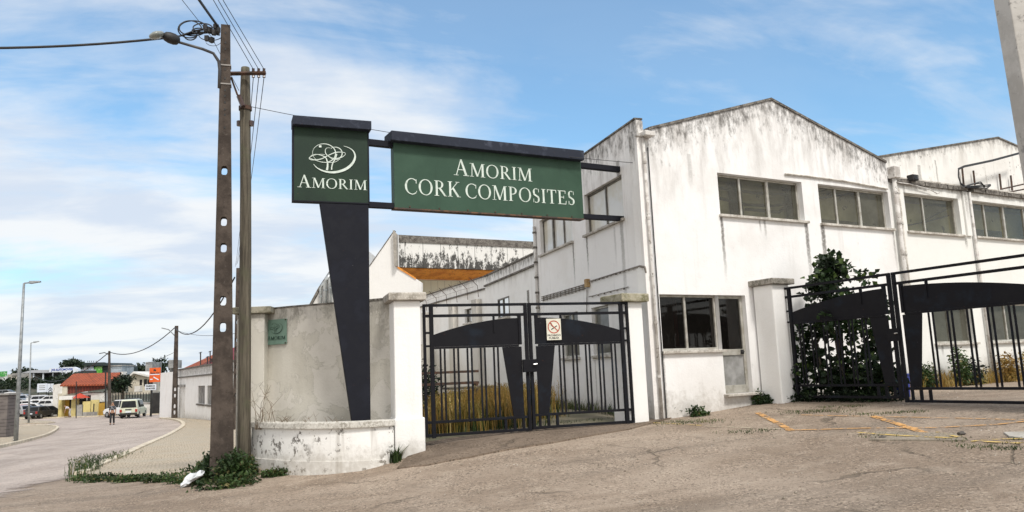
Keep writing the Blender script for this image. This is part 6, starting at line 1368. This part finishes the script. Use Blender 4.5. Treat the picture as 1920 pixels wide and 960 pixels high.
# orange sign and factory sign on one post
h5 = H(86); osn = root('orange_sign', h5, 283, 'orange advertising sign on a tall black post', 'sign')
osr = simple('signal_orange', (.72, .12, .015), (.60, .09, .01), .8, .5); bp(h5, 280.5, 690, 299.5, 716, .2, 0).build('board', osr, osn); bp(h5, 282.6, 716, 284, 781, .1, .0, GZ).build('post', dk, osn)
text_sans(h5, 'Nova Cal', h5.u(282, 700, .22), h5.u(298.5, 700, .22), h5.z(290, 701, .22), .20, .215, M['blk'], osn, bold=.03)
pp_(h5, ((287.8, 692.8), (290.5, 692), (293, 694), (291.5, 696.4), (289.5, 695.2), (288.2, 696.6)), .22, .205).build('emblem', M['blk'], osn)
pp_(h5, ((288, 706), (297.8, 711.5), (297.2, 713), (287.5, 708)), .22, .205).build('brush', wpan, osn); bp(h5, 281.5, 710.5, 286, 712, .22, .205).build('brush_head', wpan, osn); bp(h5, 280.8, 701.7, 299.2, 702.5, .22, .205).build('divider', wpan, osn)
fsn = root('works_sign', h5, 282, 'small white sign lettered in black below the orange sign', 'sign'); bp(h5, 272, 721, 292, 731, .36, .25).build('board', wpan, fsn)
text_sans(h5, 'FABRICA', h5.u(273.5, 724, .38), h5.u(290.5, 724, .38), h5.z(282, 725.4, .38), .20, .372, M['blk'], fsn, bold=.04); text_sans(h5, 'DE MOVEIS', h5.u(273.5, 724, .38), h5.u(290.5, 724, .38), h5.z(282, 729.9, .38), .18, .372, M['blk'], fsn, bold=.04)
# low white building round the bend
wa = at(300, 740, 80); wb_ = at(333, 740, 74); wc_ = at(470, 740, 46)
WB1 = Fr((wa.x, wa.y), math.degrees(math.atan2(wb_.y - wa.y, wb_.x - wa.x))); WB2 = Fr((wb_.x, wb_.y), math.degrees(math.atan2(wc_.y - wb_.y, wc_.x - wb_.x)))
wr = thing('low_white_building', (wb_.x, wb_.y, g(wb_.x, wb_.y)), 'low white building with barred windows and mouldy parapet along the footway', 'building')
mw = plaster('low_building_plaster', (.86, .85, .83), WB2, [(0., WB2.z(360, 697))], h=1.4, top=.8, low=1.0, lowz=-1.3, dirt=.8, blot=.25, seed=101)
l1 = (wb_ - wa).xy.length; l2 = (wc_ - wb_).xy.length
MB().boxf(WB1, 0, l1, 0, -6, -2.2, WB1.z(315, 698)).build('end_wall', plaster('low_end_wall', (.88, .87, .86), None, None, dirt=.3, blot=.2, seed=111), wr)
wins = []
for x0, x1 in ((371, 384), (388, 402)):
    r_ = rect(WB2, (x0, 723), (x1, 723), (x0, 757), (x1, 759)); wins.append(r_)
zz_ = (wins[0][2] + wins[1][2]) / 2; zy = (wins[0][3] + wins[1][3]) / 2
for r_ in wins: r_[2], r_[3] = zz_, zy
wall_mesh(WB2, [(0.01, WB2.z(345, 693)), (l2, WB2.z(345, 693))], -2.2, wins, .25).build('front_wall', mw, wr)
MB().boxf(WB2, 0, l2, .12, -.3, WB2.z(345, 693) + .002, WB2.z(345, 693) + .12).build('coping', M['cope'], wr)
zs_ = WB2.z(370, 704.5); MB().boxf(WB2, .8, l2, .003, .12, zs_ - .06, zs_ + .05).build('string_course', M['cope'], wr)
for r_ in wins:
    o_ = MB().boxf(WB2, r_[0], r_[1], -.2, -.22, r_[2], r_[3]).build('window', simple('shuttered_grey', (.30, .29, .28), (.16, .15, .15), 1.5), wr)
    for u in np.linspace(r_[0] + .1, r_[1] - .1, 6): MB().boxf(WB2, u - .02, u + .02, -.12, -.08, r_[2], r_[3]).build('bar', gry, o_)
    MB().boxf(WB2, r_[0] - .15, r_[1] + .15, -.1, .12, r_[2] - .14, r_[2] - .003).build('sill', M['cope'], o_)
q = rect(WB2, (336, 729), (347, 729), (336, 779), (347, 779)); MB().boxf(WB2, q[0], q[1], .003, .04, -2, q[3]).build('door', pwh, wr); MB().boxf(WB2, q[0], q[1], .003, .2, q[3] + .15, q[3] + .38).build('door_lintel', gry, wr)
qz = WB2.z(345, 693) + .12
for i, (x0, x1, m_) in enumerate(((331, 345, rt), (345, 358, rt), (359, 372, rt2), (373, 480, simple('wine_red_sheet', (.22, .02, .03), (.15, .02, .025), .5)))):
    ua, ub_ = WB2.u(x0, 690), WB2.u(min(x1, 470), 690); ub_ -= .05; hgt = 1.7 if i < 3 else 2.3
    MB().hexa([WB2.P(ua, -.5, qz - .05), WB2.P(ub_, -.5, qz - .05), WB2.P(ub_, -4, qz + hgt - .05), WB2.P(ua + .8, -4, qz + hgt - .1 * (3 - i)), WB2.P(ua, -.5, qz + .05), WB2.P(ub_, -.5, qz + .05), WB2.P(ub_, -4, qz + hgt + .05), WB2.P(ua + .8, -4, qz + hgt)]).build('roof', m_, wr)
for x, y0, y1 in ((376, 660, 684), (394, 658, 682), (389, 668, 684), (397, 672, 682)):
    mb = MB(); mb.tube([at(x, y1, 62), at(x, y0, 62)], .05, 5); mb.tube([at(x - 3, y0 + 2, 62), at(x + 3, y0, 62)], .025, 4); mb.build('aerial', dk, wr)
tk = H(110)
for x0, x1, y0, y1, lab in ((316, 324, 675, 690, 'distant water tank above the white building'), (273, 285, 679, 698, 'distant pale stair tower left of the orange sign')):
    r7 = thing('distant_tower', tk.P(tk.u((x0 + x1) / 2, 690), -3, 0), lab, 'tower'); bp(tk, x0, y0, x1, y1, -2, -5).build('tank', simple('far_grey', (.35, .35, .34), (.2, .2, .2), 1.5), r7); bp(tk, x0 + 2, y1 - .5, x1 - 2, 720, -3, -4).build('tower_shaft', gry, r7)
# grey walled kiosk at the left edge
k0 = at(13, 780, 43); kz = g(k0.x, k0.y); KF = Fr((k0.x, k0.y), 8)
kr = thing('slatted_container', (k0.x - 2, k0.y, kz), 'dark grey brick-faced block cut by the left edge', 'container')
ktop = KF.z(20, 737)
m, k, b = newmat('dark_grey_blockwork'); p = P_world(k); x, y, z = k.sep(p); sn = k.math('SINE', k.math('MULTIPLY', z, 34)); c = k.mix(k.step(sn, -.6, -.95), (.13, .115, .11), (.06, .05, .05)); c = k.mix(k.step(k.noise(p, 2, 6), .45, .7), c, (.17, .15, .14)); k.l.new(c, b.inputs['Base Color']); b.inputs['Roughness'].default_value = .9
MB().boxf(KF, -6, 0, 0, -1.2, kz - .3, ktop - .1).build('wall', m, kr); MB().boxf(KF, -6.1, .08, .08, -1.3, ktop - .098, ktop).build('coping', gry, kr)
# lamp posts
def street_lamp(bx, by, tx_, ty, Y, r0, lab, hx):
    b_ = at(bx, by, Y); gzz = g(b_.x, b_.y); t_ = at(tx_, ty, Y); t = thing('street_lamp', (b_.x, b_.y, gzz), lab, 'street lamp', 'grey lamp posts on the traffic islands')
    MB().tube([(b_.x, b_.y, gzz - .1), b_.lerp(t_, .5), t_], [r0, r0 * .75, r0 * .5], 10).build('post', M['galv'], t, smooth=True)
    e1 = at(tx_ + (hx - tx_) * .35, ty - 1, Y); e2 = at(hx, ty - 3, Y); MB().tube([t_, e1], r0 * .35, 6).build('arm', M['galv'], t)
    MB().hexa([e1 + Vector((0, -.12, -.06)), e2 + Vector((0, -.10, -.03)), e2 + Vector((0, .10, -.03)), e1 + Vector((0, .12, -.06)), e1 + Vector((0, -.08, .09)), e2 + Vector((0, -.05, .04)), e2 + Vector((0, .05, .04)), e1 + Vector((0, .08, .09))]).build('head', M['galv'], t, bevel=.02)
    return t
street_lamp(30, 818, 45, 531, 38, .105, 'taller grey lamp post near the left edge', 76)
street_lamp(54, 787, 58, 643, 78, .10, 'shorter-looking grey lamp post further along the road', 73)
# distant poles
for bx, by, tx_, ty, Y, w0, w1, hl, lab in ((327, 780, 328, 611, 72, .50, .28, (731, 741, 762, 773), 'concrete pole with holes before the low white building'), (443, 790, 440.5, 503, 40, .33, .15, (588, 604, 638, 654, 688, 706, 741), 'slim concrete pole seen between the two near poles')):
    b_ = at(bx, by, Y); zt_ = at(tx_, ty, Y).z
    concrete_pole((b_.x, b_.y, g(b_.x, b_.y)), zt_, w0, w1, .22, .14, [(at(bx, y, Y).z, .42 if Y > 50 else .24) for y in hl], lab, rz=0)
b_ = at(206, 780, 88); fp = thing('far_pole', (b_.x, b_.y, -1.7), 'grey pole with a lamp arm in front of the orange roof', 'utility pole'); MB().tube([(b_.x, b_.y, -1.9), at(205, 720, 88), at(205, 658, 88)], [.22, .17, .12], 8).build('shaft', M['pole'], fp)
MB().tube([at(205, 666, 88), at(196, 661, 88), at(186, 663, 88)], .05, 5).build('lamp_arm', dk, fp)
for x, y0, y1, w_, lab in ((198, 695, 781, .09, 'thin black pole left of the grey far pole'), (143, 715, 781, .06, 'thin dark pole beside the yellow garage'), (124, 675, 0, 0, '')):
    if w_: b_ = at(x, y1, 90); tag(MB().tube([(b_.x, b_.y, -1.9), at(x, y0, 90)], w_, 6).build('thin_pole', dk), lab, 'pole')
lb = MB().tube([at(328, 630, 72), at(316, 618, 72), at(303, 615, 72)], .05, 5).build('lamp_arm', M['galv'], bpy.data.objects['concrete_pole.001'])
cable(sag(at(205, 660, 88), at(328, 614, 72), 1.1), .045, 'overhead line between the two far poles', 'overhead_cable'); cable(sag(at(328, 614, 72), at(440, 520, 40), 1.6), .04, 'overhead line from the far pole towards the slim pole', 'overhead_cable')
cable(sag(at(205, 660, 88), at(60, 702, 150), 2.2), .05, 'overhead line falling away to the showrooms', 'overhead_cable')
cable(sag(at(328, 660, 72), at(205, 690, 90), .5), .02, 'thin lower line between the far poles', 'overhead_cable'); cable(sag(at(328, 618, 72), at(470, 620, 40), .4), .015, 'thin level line passing behind the near poles', 'overhead_cable')

# ------------------------------------------------------------------ vehicles
tyre = simple('tyre_rubber', (.02, .02, .02), (.03, .03, .03), 5, .85); rimm = simple('wheel_rim', (.35, .35, .36), (.25, .25, .25), 5, .4, .6); cgl = glass('car_glass', (.02, .023, .025), .04)
lampr = simple('tail_light_red', (.35, .02, .015), (.3, .02, .01), 5, .3); lampw = simple('headlight', (.6, .62, .62), (.5, .5, .5), 5, .2)
def car(loc, rz, paint, lab, grp, kind='hatch', cat='car', bumper=None):
    """length along +x (nose), built at the origin then placed"""
    t = thing('parked_car' if kind != 'van' else 'parked_van', (0, 0, 0), lab, cat, grp); Fq = Fr((0, 0), 0); Ls, Wd = (4.1, 1.7) if kind != 'van' else (4.0, 1.62)
    if kind == 'hatch': low = [(-2.05, .35), (-2.02, .85), (-1.9, .95), (1.15, .92), (1.9, .78), (2.05, .6), (2.03, .32)]; cab = [(-1.85, .94), (-1.55, 1.38), (-1.2, 1.45), (.05, 1.45), (.35, 1.38), (1.12, .91)]
    else: low = [(-2.0, .35), (-2.0, 1.0), (1.0, 1.0), (1.85, .85), (2.0, .62), (1.98, .32)]; cab = [(-1.98, .99), (-1.93, 1.75), (-1.8, 1.83), (.25, 1.80), (.5, 1.68), (1.0, .99)]
    mb = MB(); mb.prism(Fq, low, -Wd / 2, Wd / 2); body = mb.build('body', paint, t, local=True, bevel=.06)
    # cabin narrows to the roof
    mb = MB(); zmin = min(z for _, z in cab); zmax = max(z for _, z in cab); sd = lambda z: Wd / 2 - .03 - .13 * (z - zmin) / (zmax - zmin)
    a = [Vector((x, -sd(z), z)) for x, z in cab]; b2 = [Vector((x, sd(z), z)) for x, z in cab]; k_ = 0; n = len(a); mb.v = a + b2; mb.f = [tuple(range(n)), tuple(range(2 * n - 1, n - 1, -1))] + [(i, i + n, (i + 1) % n + n, (i + 1) % n) for i in range(n)]
    mb.build('cabin', paint, t, local=True, bevel=.04)
    zr = zmin + .06; zq = zmax - .12; f = lambda x0, x1, tt: x0 + (x1 - x0) * tt
    for s_ in (-1, 1):
        for x0, x1 in ((-1.5, -.55), (-.48, .35 if kind != 'van' else .55)):
            if kind == 'hatch' and x0 < -1: pts = [(x0 - .1, zr), (x1, zr), (x1, zq), (x0 + .15, zq)]
            elif x0 > -1: pts = [(x0, zr), (x1 + .25, zr), (x1 - .12, zq), (x0, zq)]
            else: pts = [(x0, zr), (x1, zr), (x1, zq), (x0, zq)]
            MB().poly([(x, s_ * (sd(z) + .012), z) for x, z in pts]).build('side_window', cgl, t, local=True)
    xr0, xr1 = cab[0], cab[1]; off = .03
    P4 = lambda p, q, t0, t1, sg: [(f(p[0], q[0], tt) + sg * off, ss * (sd(f(p[1], q[1], tt)) - .1), f(p[1], q[1], tt)) for tt, ss in ((t0, -1), (t0, 1), (t1, 1), (t1, -1))]
    MB().poly(P4(cab[0], cab[1], .08, .92, -1)).build('rear_window', cgl, t, local=True); MB().poly(P4(cab[-1], cab[-2], .08, .92, 1)).build('windscreen', cgl, t, local=True)
    for s_ in (-1, 1):
        MB().box((-2.04, s_ * .68, .74), .05, .2, .26).build('tail_light', lampr, t, local=True); MB().box((2.0, s_ * .62, .62), .08, .34, .16).build('headlight', lampw, t, local=True)
        for x in (-1.3, 1.3):
            w_ = MB().tube([(x, s_ * (Wd / 2 - .2), .31), (x, s_ * (Wd / 2 + .01), .31)], .31, 16).build('wheel', tyre, t, local=True); MB().tube([(x, s_ * (Wd / 2 - .0), .31), (x, s_ * (Wd / 2 + .03), .31)], .19, 12).build('rim', rimm, w_, local=True)
    MB().box((-2.04, 0, .42), .10, Wd - .1, .2).build('bumper', bumper or dk, t, local=True); MB().box((2.02, 0, .40), .10, Wd - .1, .2).build('bumper', bumper or dk, t, local=True)
    MB().box((-2.1, 0, .62), .03, .5, .12).build('number_plate', wpan, t, local=True)
    t.location = loc; t.rotation_euler = (0, 0, rz); return t
cream = simple('cream_car_paint', (.62, .64, .50), (.52, .54, .42), 1, .35); whp = simple('white_car_paint', (.75, .76, .77), (.68, .69, .7), 1, .3)
v1 = at(250, 782, 84); v2 = at(226, 782, 87)
va = car((v1.x, v1.y, g(v1.x, v1.y) + .08), math.radians(104), cream, 'cream van seen from behind, dark rear window and lettered tailgate', 'vans parked by the fence', 'van', 'van')
va.scale = (1.1, 1.1, 1.05)
LFm = Fr((0, 0), -90); tl = MB(); tl.boxf(Fr((0, 0), 0), -2.02, -2.001, -.3, .25, .80, .9); tl.build('tailgate_lettering', M['blk'], va, local=True)
MB().box((-.6, 0, 1.9), 1.6, 1.2, .05).build('roof_rack', dk, va, local=True)
vb = car((v2.x + .2, v2.y, g(v2.x, v2.y) + .08), math.radians(150), whp, 'white van standing side-on behind the walking person', 'vans parked by the fence', 'van', 'van'); vb.scale = (1.1, 1.1, 1.05)
paints = [simple('paint_white', (.7, .7, .7)), simple('paint_silver', (.42, .43, .45), (.38, .39, .4), 1, .3, .4), simple('paint_black', (.02, .02, .022), (.03, .03, .03), 1, .3), simple('paint_red', (.35, .03, .02), (.3, .02, .02), 1, .3), simple('paint_grey', (.16, .17, .18), (.14, .14, .15), 1, .3)]
pn = ['white', 'silver', 'black', 'red', 'grey']
def zroad(x, y): return g(x, y) if y < 96 else hz(x, y)
lot = [(74, 773, 94, 2, 95, 'black car parked at the edge of the road, nearest of the car park'), (88, 772, 96, 2, 80, 'second black car beside the yellow garage'), (63, 768, 104, 0, 20, 'white car behind the further lamp post'), (33, 771, 100, 1, 160, 'silver car beside the dark grey block'), (45, 768, 101, 3, 15, 'red car right behind the nearer lamp post'),
       (72, 759, 112, 0, 10, 'white car in the middle of the car park'), (86, 759, 110, 0, 170, 'white car in the car park below the white boards'), (53, 760, 111, 0, 8, 'white car half hidden by the further lamp post'), (66, 752, 122, 0, 175, 'white car in the back row, left of the white boards'), (83, 752, 121, 1, 12, 'silver car in the back row under the white boards'), (94, 753, 120, 0, 170, 'white car in the back row against the house'),
       (38, 757, 116, 4, 20, 'grey car between the lamp posts, second row'), (24, 750, 124, 1, 165, 'silver car above the dark grey block'), (10, 747, 127, 4, 15, 'grey car at the left edge of the car park'), (30, 744, 131, 0, 12, 'white car highest on the slope'), (14, 741, 134, 4, 10, 'grey car highest at the left edge'), (46, 748, 126, 1, 10, 'silver car high on the slope behind the lamp post')]
protos = {}
for x, y, Y, c_, a_, lab in lot:
    p_ = at(x, y, Y)
    zz_ = zroad(p_.x, Y)
    if c_ not in protos: protos[c_] = o = car((0, 0, 0), 0, paints[c_], lab, 'cars in the sloping car park')
    else: o = copy_tree(protos[c_]); o['label'] = lab
    o.location = (p_.x, Y, zz_ + .03); o.rotation_euler = (0, 0, math.radians(a_))

# ------------------------------------------------------------------ people
def skin(name, V, Ed, R, mat, parent=None, sub=2, base=(0, 0, 0)):
    me = bpy.data.meshes.new(name); me.from_pydata(V, Ed, []); me.materials.append(mat); o = bpy.data.objects.new(name, me); COL.objects.link(o)
    sk = o.modifiers.new('skin', 'SKIN'); sl_ = me.skin_vertices[0].data if me.skin_vertices else None
    if sl_ is None: me.skin_vertices.new(name='') if hasattr(me.skin_vertices, 'new') else None; sl_ = me.skin_vertices[0].data
    for i, r in enumerate(R): sl_[i].radius = (r, r) if not isinstance(r, tuple) else r
    sl_[0].use_root = True; sk.use_smooth_shade = True; ss = o.modifiers.new('sub', 'SUBSURF'); ss.levels = sub; ss.render_levels = sub
    if parent is not None: o.parent = parent
    return o
def hand(mb_pts, wrist, d, s):
    pass
def person(loc, rz, lab, trousers, shirt, bend=0., hairc=(.03, .02, .015), pack=None, stride=.16):
    t = thing('person', loc, lab, 'person'); c, s_ = math.cos(bend), math.sin(bend)
    hip = Vector((0, 0, .93)); up = lambda dz, dx=0, dy=0: hip + Vector((dx, dz * s_ * -1 if False else dy * 1. - dz * s_, dz * c))   # leans towards -y
    neck, head, crown = up(.53), up(.66), up(.78); chest = up(.36); belly = up(.14)
    V = [hip, belly, chest, neck, head, crown]; Ed = [(0, 1), (1, 2), (2, 3), (3, 4), (4, 5)]; R = [(.12, .09), (.11, .08), (.12, .08), .05, (.075, .09), (.06, .07)]
    Vt = [hip + Vector((0, 0, .06))]; Et = []; Rt = [(.155, .125)]; Vs = [belly, chest, up(.47)]; Es = [(0, 1), (1, 2)]; Rs = [(.172, .135), (.18, .125), (.10, .075)]
    for sg in (-1, 1):
        st = stride * sg; k = len(V); kn = Vector((sg * .10, st * .5 - .05, .50)); an = Vector((sg * .10, st * 1.1 + .03, .09)); toe = an + Vector((0, -.17, -.05))
        hj = hip + Vector((sg * .09, 0, -.05)); V += [hj, kn, an, toe]; Ed += [(0, k), (k, k + 1), (k + 1, k + 2), (k + 2, k + 3)]; R += [.09, .06, .042, (.045, .03)]
        kt = len(Vt); Vt += [hj, kn, an + Vector((0, 0, .03))]; Et += [(0, kt), (kt, kt + 1), (kt + 1, kt + 2)]; Rt += [.108, .082, .07]
        sh = up(.46, sg * .17); el = sh + Vector((sg * .05, (.05 - st * .5) - (.12 if bend > .4 else 0), -.28)); wr_ = el + Vector((sg * .0, -.08 + st * .2, -.24)); k = len(V)
        V += [sh, el, wr_]; Ed += [(3, k), (k, k + 1), (k + 1, k + 2)]; R += [.055, .042, .03]
        palm = wr_ + Vector((0, -.015, -.07)); k2 = len(V); V.append(palm); Ed.append((k + 2, k2)); R.append((.022, .038))
        for f_ in range(4):
            b_ = len(V); fy = -.030 + .02 * f_; ln = (.065, .078, .072, .055)[f_]; V += [palm + Vector((0, fy, -.035)), palm + Vector((-sg * .012, fy, -.035 - ln * .55)), palm + Vector((-sg * .03, fy, -.035 - ln))]; Ed += [(k2, b_), (b_, b_ + 1), (b_ + 1, b_ + 2)]; R += [.0095, .009, .0075]
        b_ = len(V); V += [palm + Vector((-sg * .012, -.045, .01)), palm + Vector((-sg * .02, -.062, -.03))]; Ed += [(k2, b_), (b_, b_ + 1)]; R += [.011, .009]
        ks = len(Vs); Vs += [sh, el + Vector((0, 0, .02)) if bend == 0 else sh.lerp(el, .8)]; Es += [(2, ks), (ks, ks + 1)]; Rs += [.075, .06]
    sk = simple('skin_tone', (.36, .20, .13), (.30, .16, .10), 4, .6)
    body = skin('body', [tuple(v) for v in V], Ed, R, sk, t)
    skin('trousers', [tuple(v) for v in Vt], Et, Rt, trousers, t); skin('shirt', [tuple(v) for v in Vs], Es, Rs, shirt, t)
    skin('hair', [tuple(head + Vector((0, .02, .03))), tuple(crown + Vector((0, .015, .02)))], [(0, 1)], [(.085, .095), (.07, .08)], simple('hair', hairc), t, 1)
    hm = MB(); fw_ = Vector((0, -1, 0)); 
    for sg in (-1, 1): e_ = head + Vector((sg * .03, -.088, .02)); hm.box(e_, .02, .012, .012)
    hm.box(head + Vector((0, -.092, -.045)), .04, .01, .008); hm.box(head + Vector((0, -.1, -.01)), .018, .03, .035); hm.build('face', simple('face_features', (.10, .05, .035)), t, local=True)
    for sg in (-1, 1): an = Vector((sg * .10, stride * sg * 1.1 + .03, .06)); MB().hexa([an + Vector((-.05, .06, -.055)), an + Vector((.05, .06, -.055)), an + Vector((.045, -.2, -.055)), an + Vector((-.045, -.2, -.055)), an + Vector((-.045, .055, .045)), an + Vector((.045, .055, .045)), an + Vector((.035, -.18, .0)), an + Vector((-.035, -.18, .0))]).build('shoe', M['blk'], t, local=True, bevel=.015)
    if pack: MB().box(up(.28, 0, .17), .28, .15, .40).build('backpack', pack, t, local=True, bevel=.05)
    t.location = loc; t.rotation_euler = (0, 0, rz); return t
pm = gpx(210, 797); pat = simple('patterned_shirt', (.20, .21, .23), (.03, .03, .035), 9, .9, lo=.46, hi=.5)
person((pm.x, pm.y, g(pm.x, pm.y) + .012), math.radians(20), 'person in dark trousers and a grey patterned top walking on the road', simple('dark_trousers', (.012, .012, .015)), pat, 0, stride=.13)
pk_ = at(131, 780, 92.8); person((pk_.x, pk_.y, g(pk_.x, pk_.y) + .1), math.radians(-60), 'person in a white top bending forward before the yellow garage', simple('pale_trousers', (.5, .48, .45)), simple('white_shirt', (.72, .70, .76)), 1.0, stride=.05)

# loose grit on the forecourt
_r = random.Random(77); mb = MB()
for i in range(4200):
    y_ = _r.uniform(5.5, 13.5); x_ = _r.uniform(-.62, .68) * y_
    if x_ < 0 and y_ > 12.1 + .02 * x_: continue
    if _r.random() < .45: q_ = F.P(_r.uniform(-4, 9), _r.uniform(.1, 3.2) ** 1.0, 0); x_, y_ = q_.x, q_.y
    if y_ > 16 or (x_ < 2.2 and y_ > 12.2 - .12 * x_ * (x_ < 0)): continue
    s_ = _r.uniform(.004, .014) * (1 + (_r.random() < .04)); z_ = g(x_, y_) + .004; a_ = _r.uniform(0, 3)
    c_, d_ = math.cos(a_) * s_, math.sin(a_) * s_; k_ = len(mb.v); mb.v += [Vector((x_ + c_, y_ + d_, z_)), Vector((x_ - d_, y_ + c_, z_)), Vector((x_ - c_, y_ - d_, z_)), Vector((x_ + d_ * .8, y_ - c_ * .8, z_)), Vector((x_, y_, z_ + s_ * .9))]
    mb.f += [(k_, k_ + 1, k_ + 4), (k_ + 1, k_ + 2, k_ + 4), (k_ + 2, k_ + 3, k_ + 4), (k_ + 3, k_, k_ + 4)]
tag(mb.build('grit', leafmat('grit_stone', (.42, .36, .28), (.16, .12, .09), (.6, .55, .48)), fix=False), 'loose grit scattered over the forecourt', 'gravel', kind='stuff')
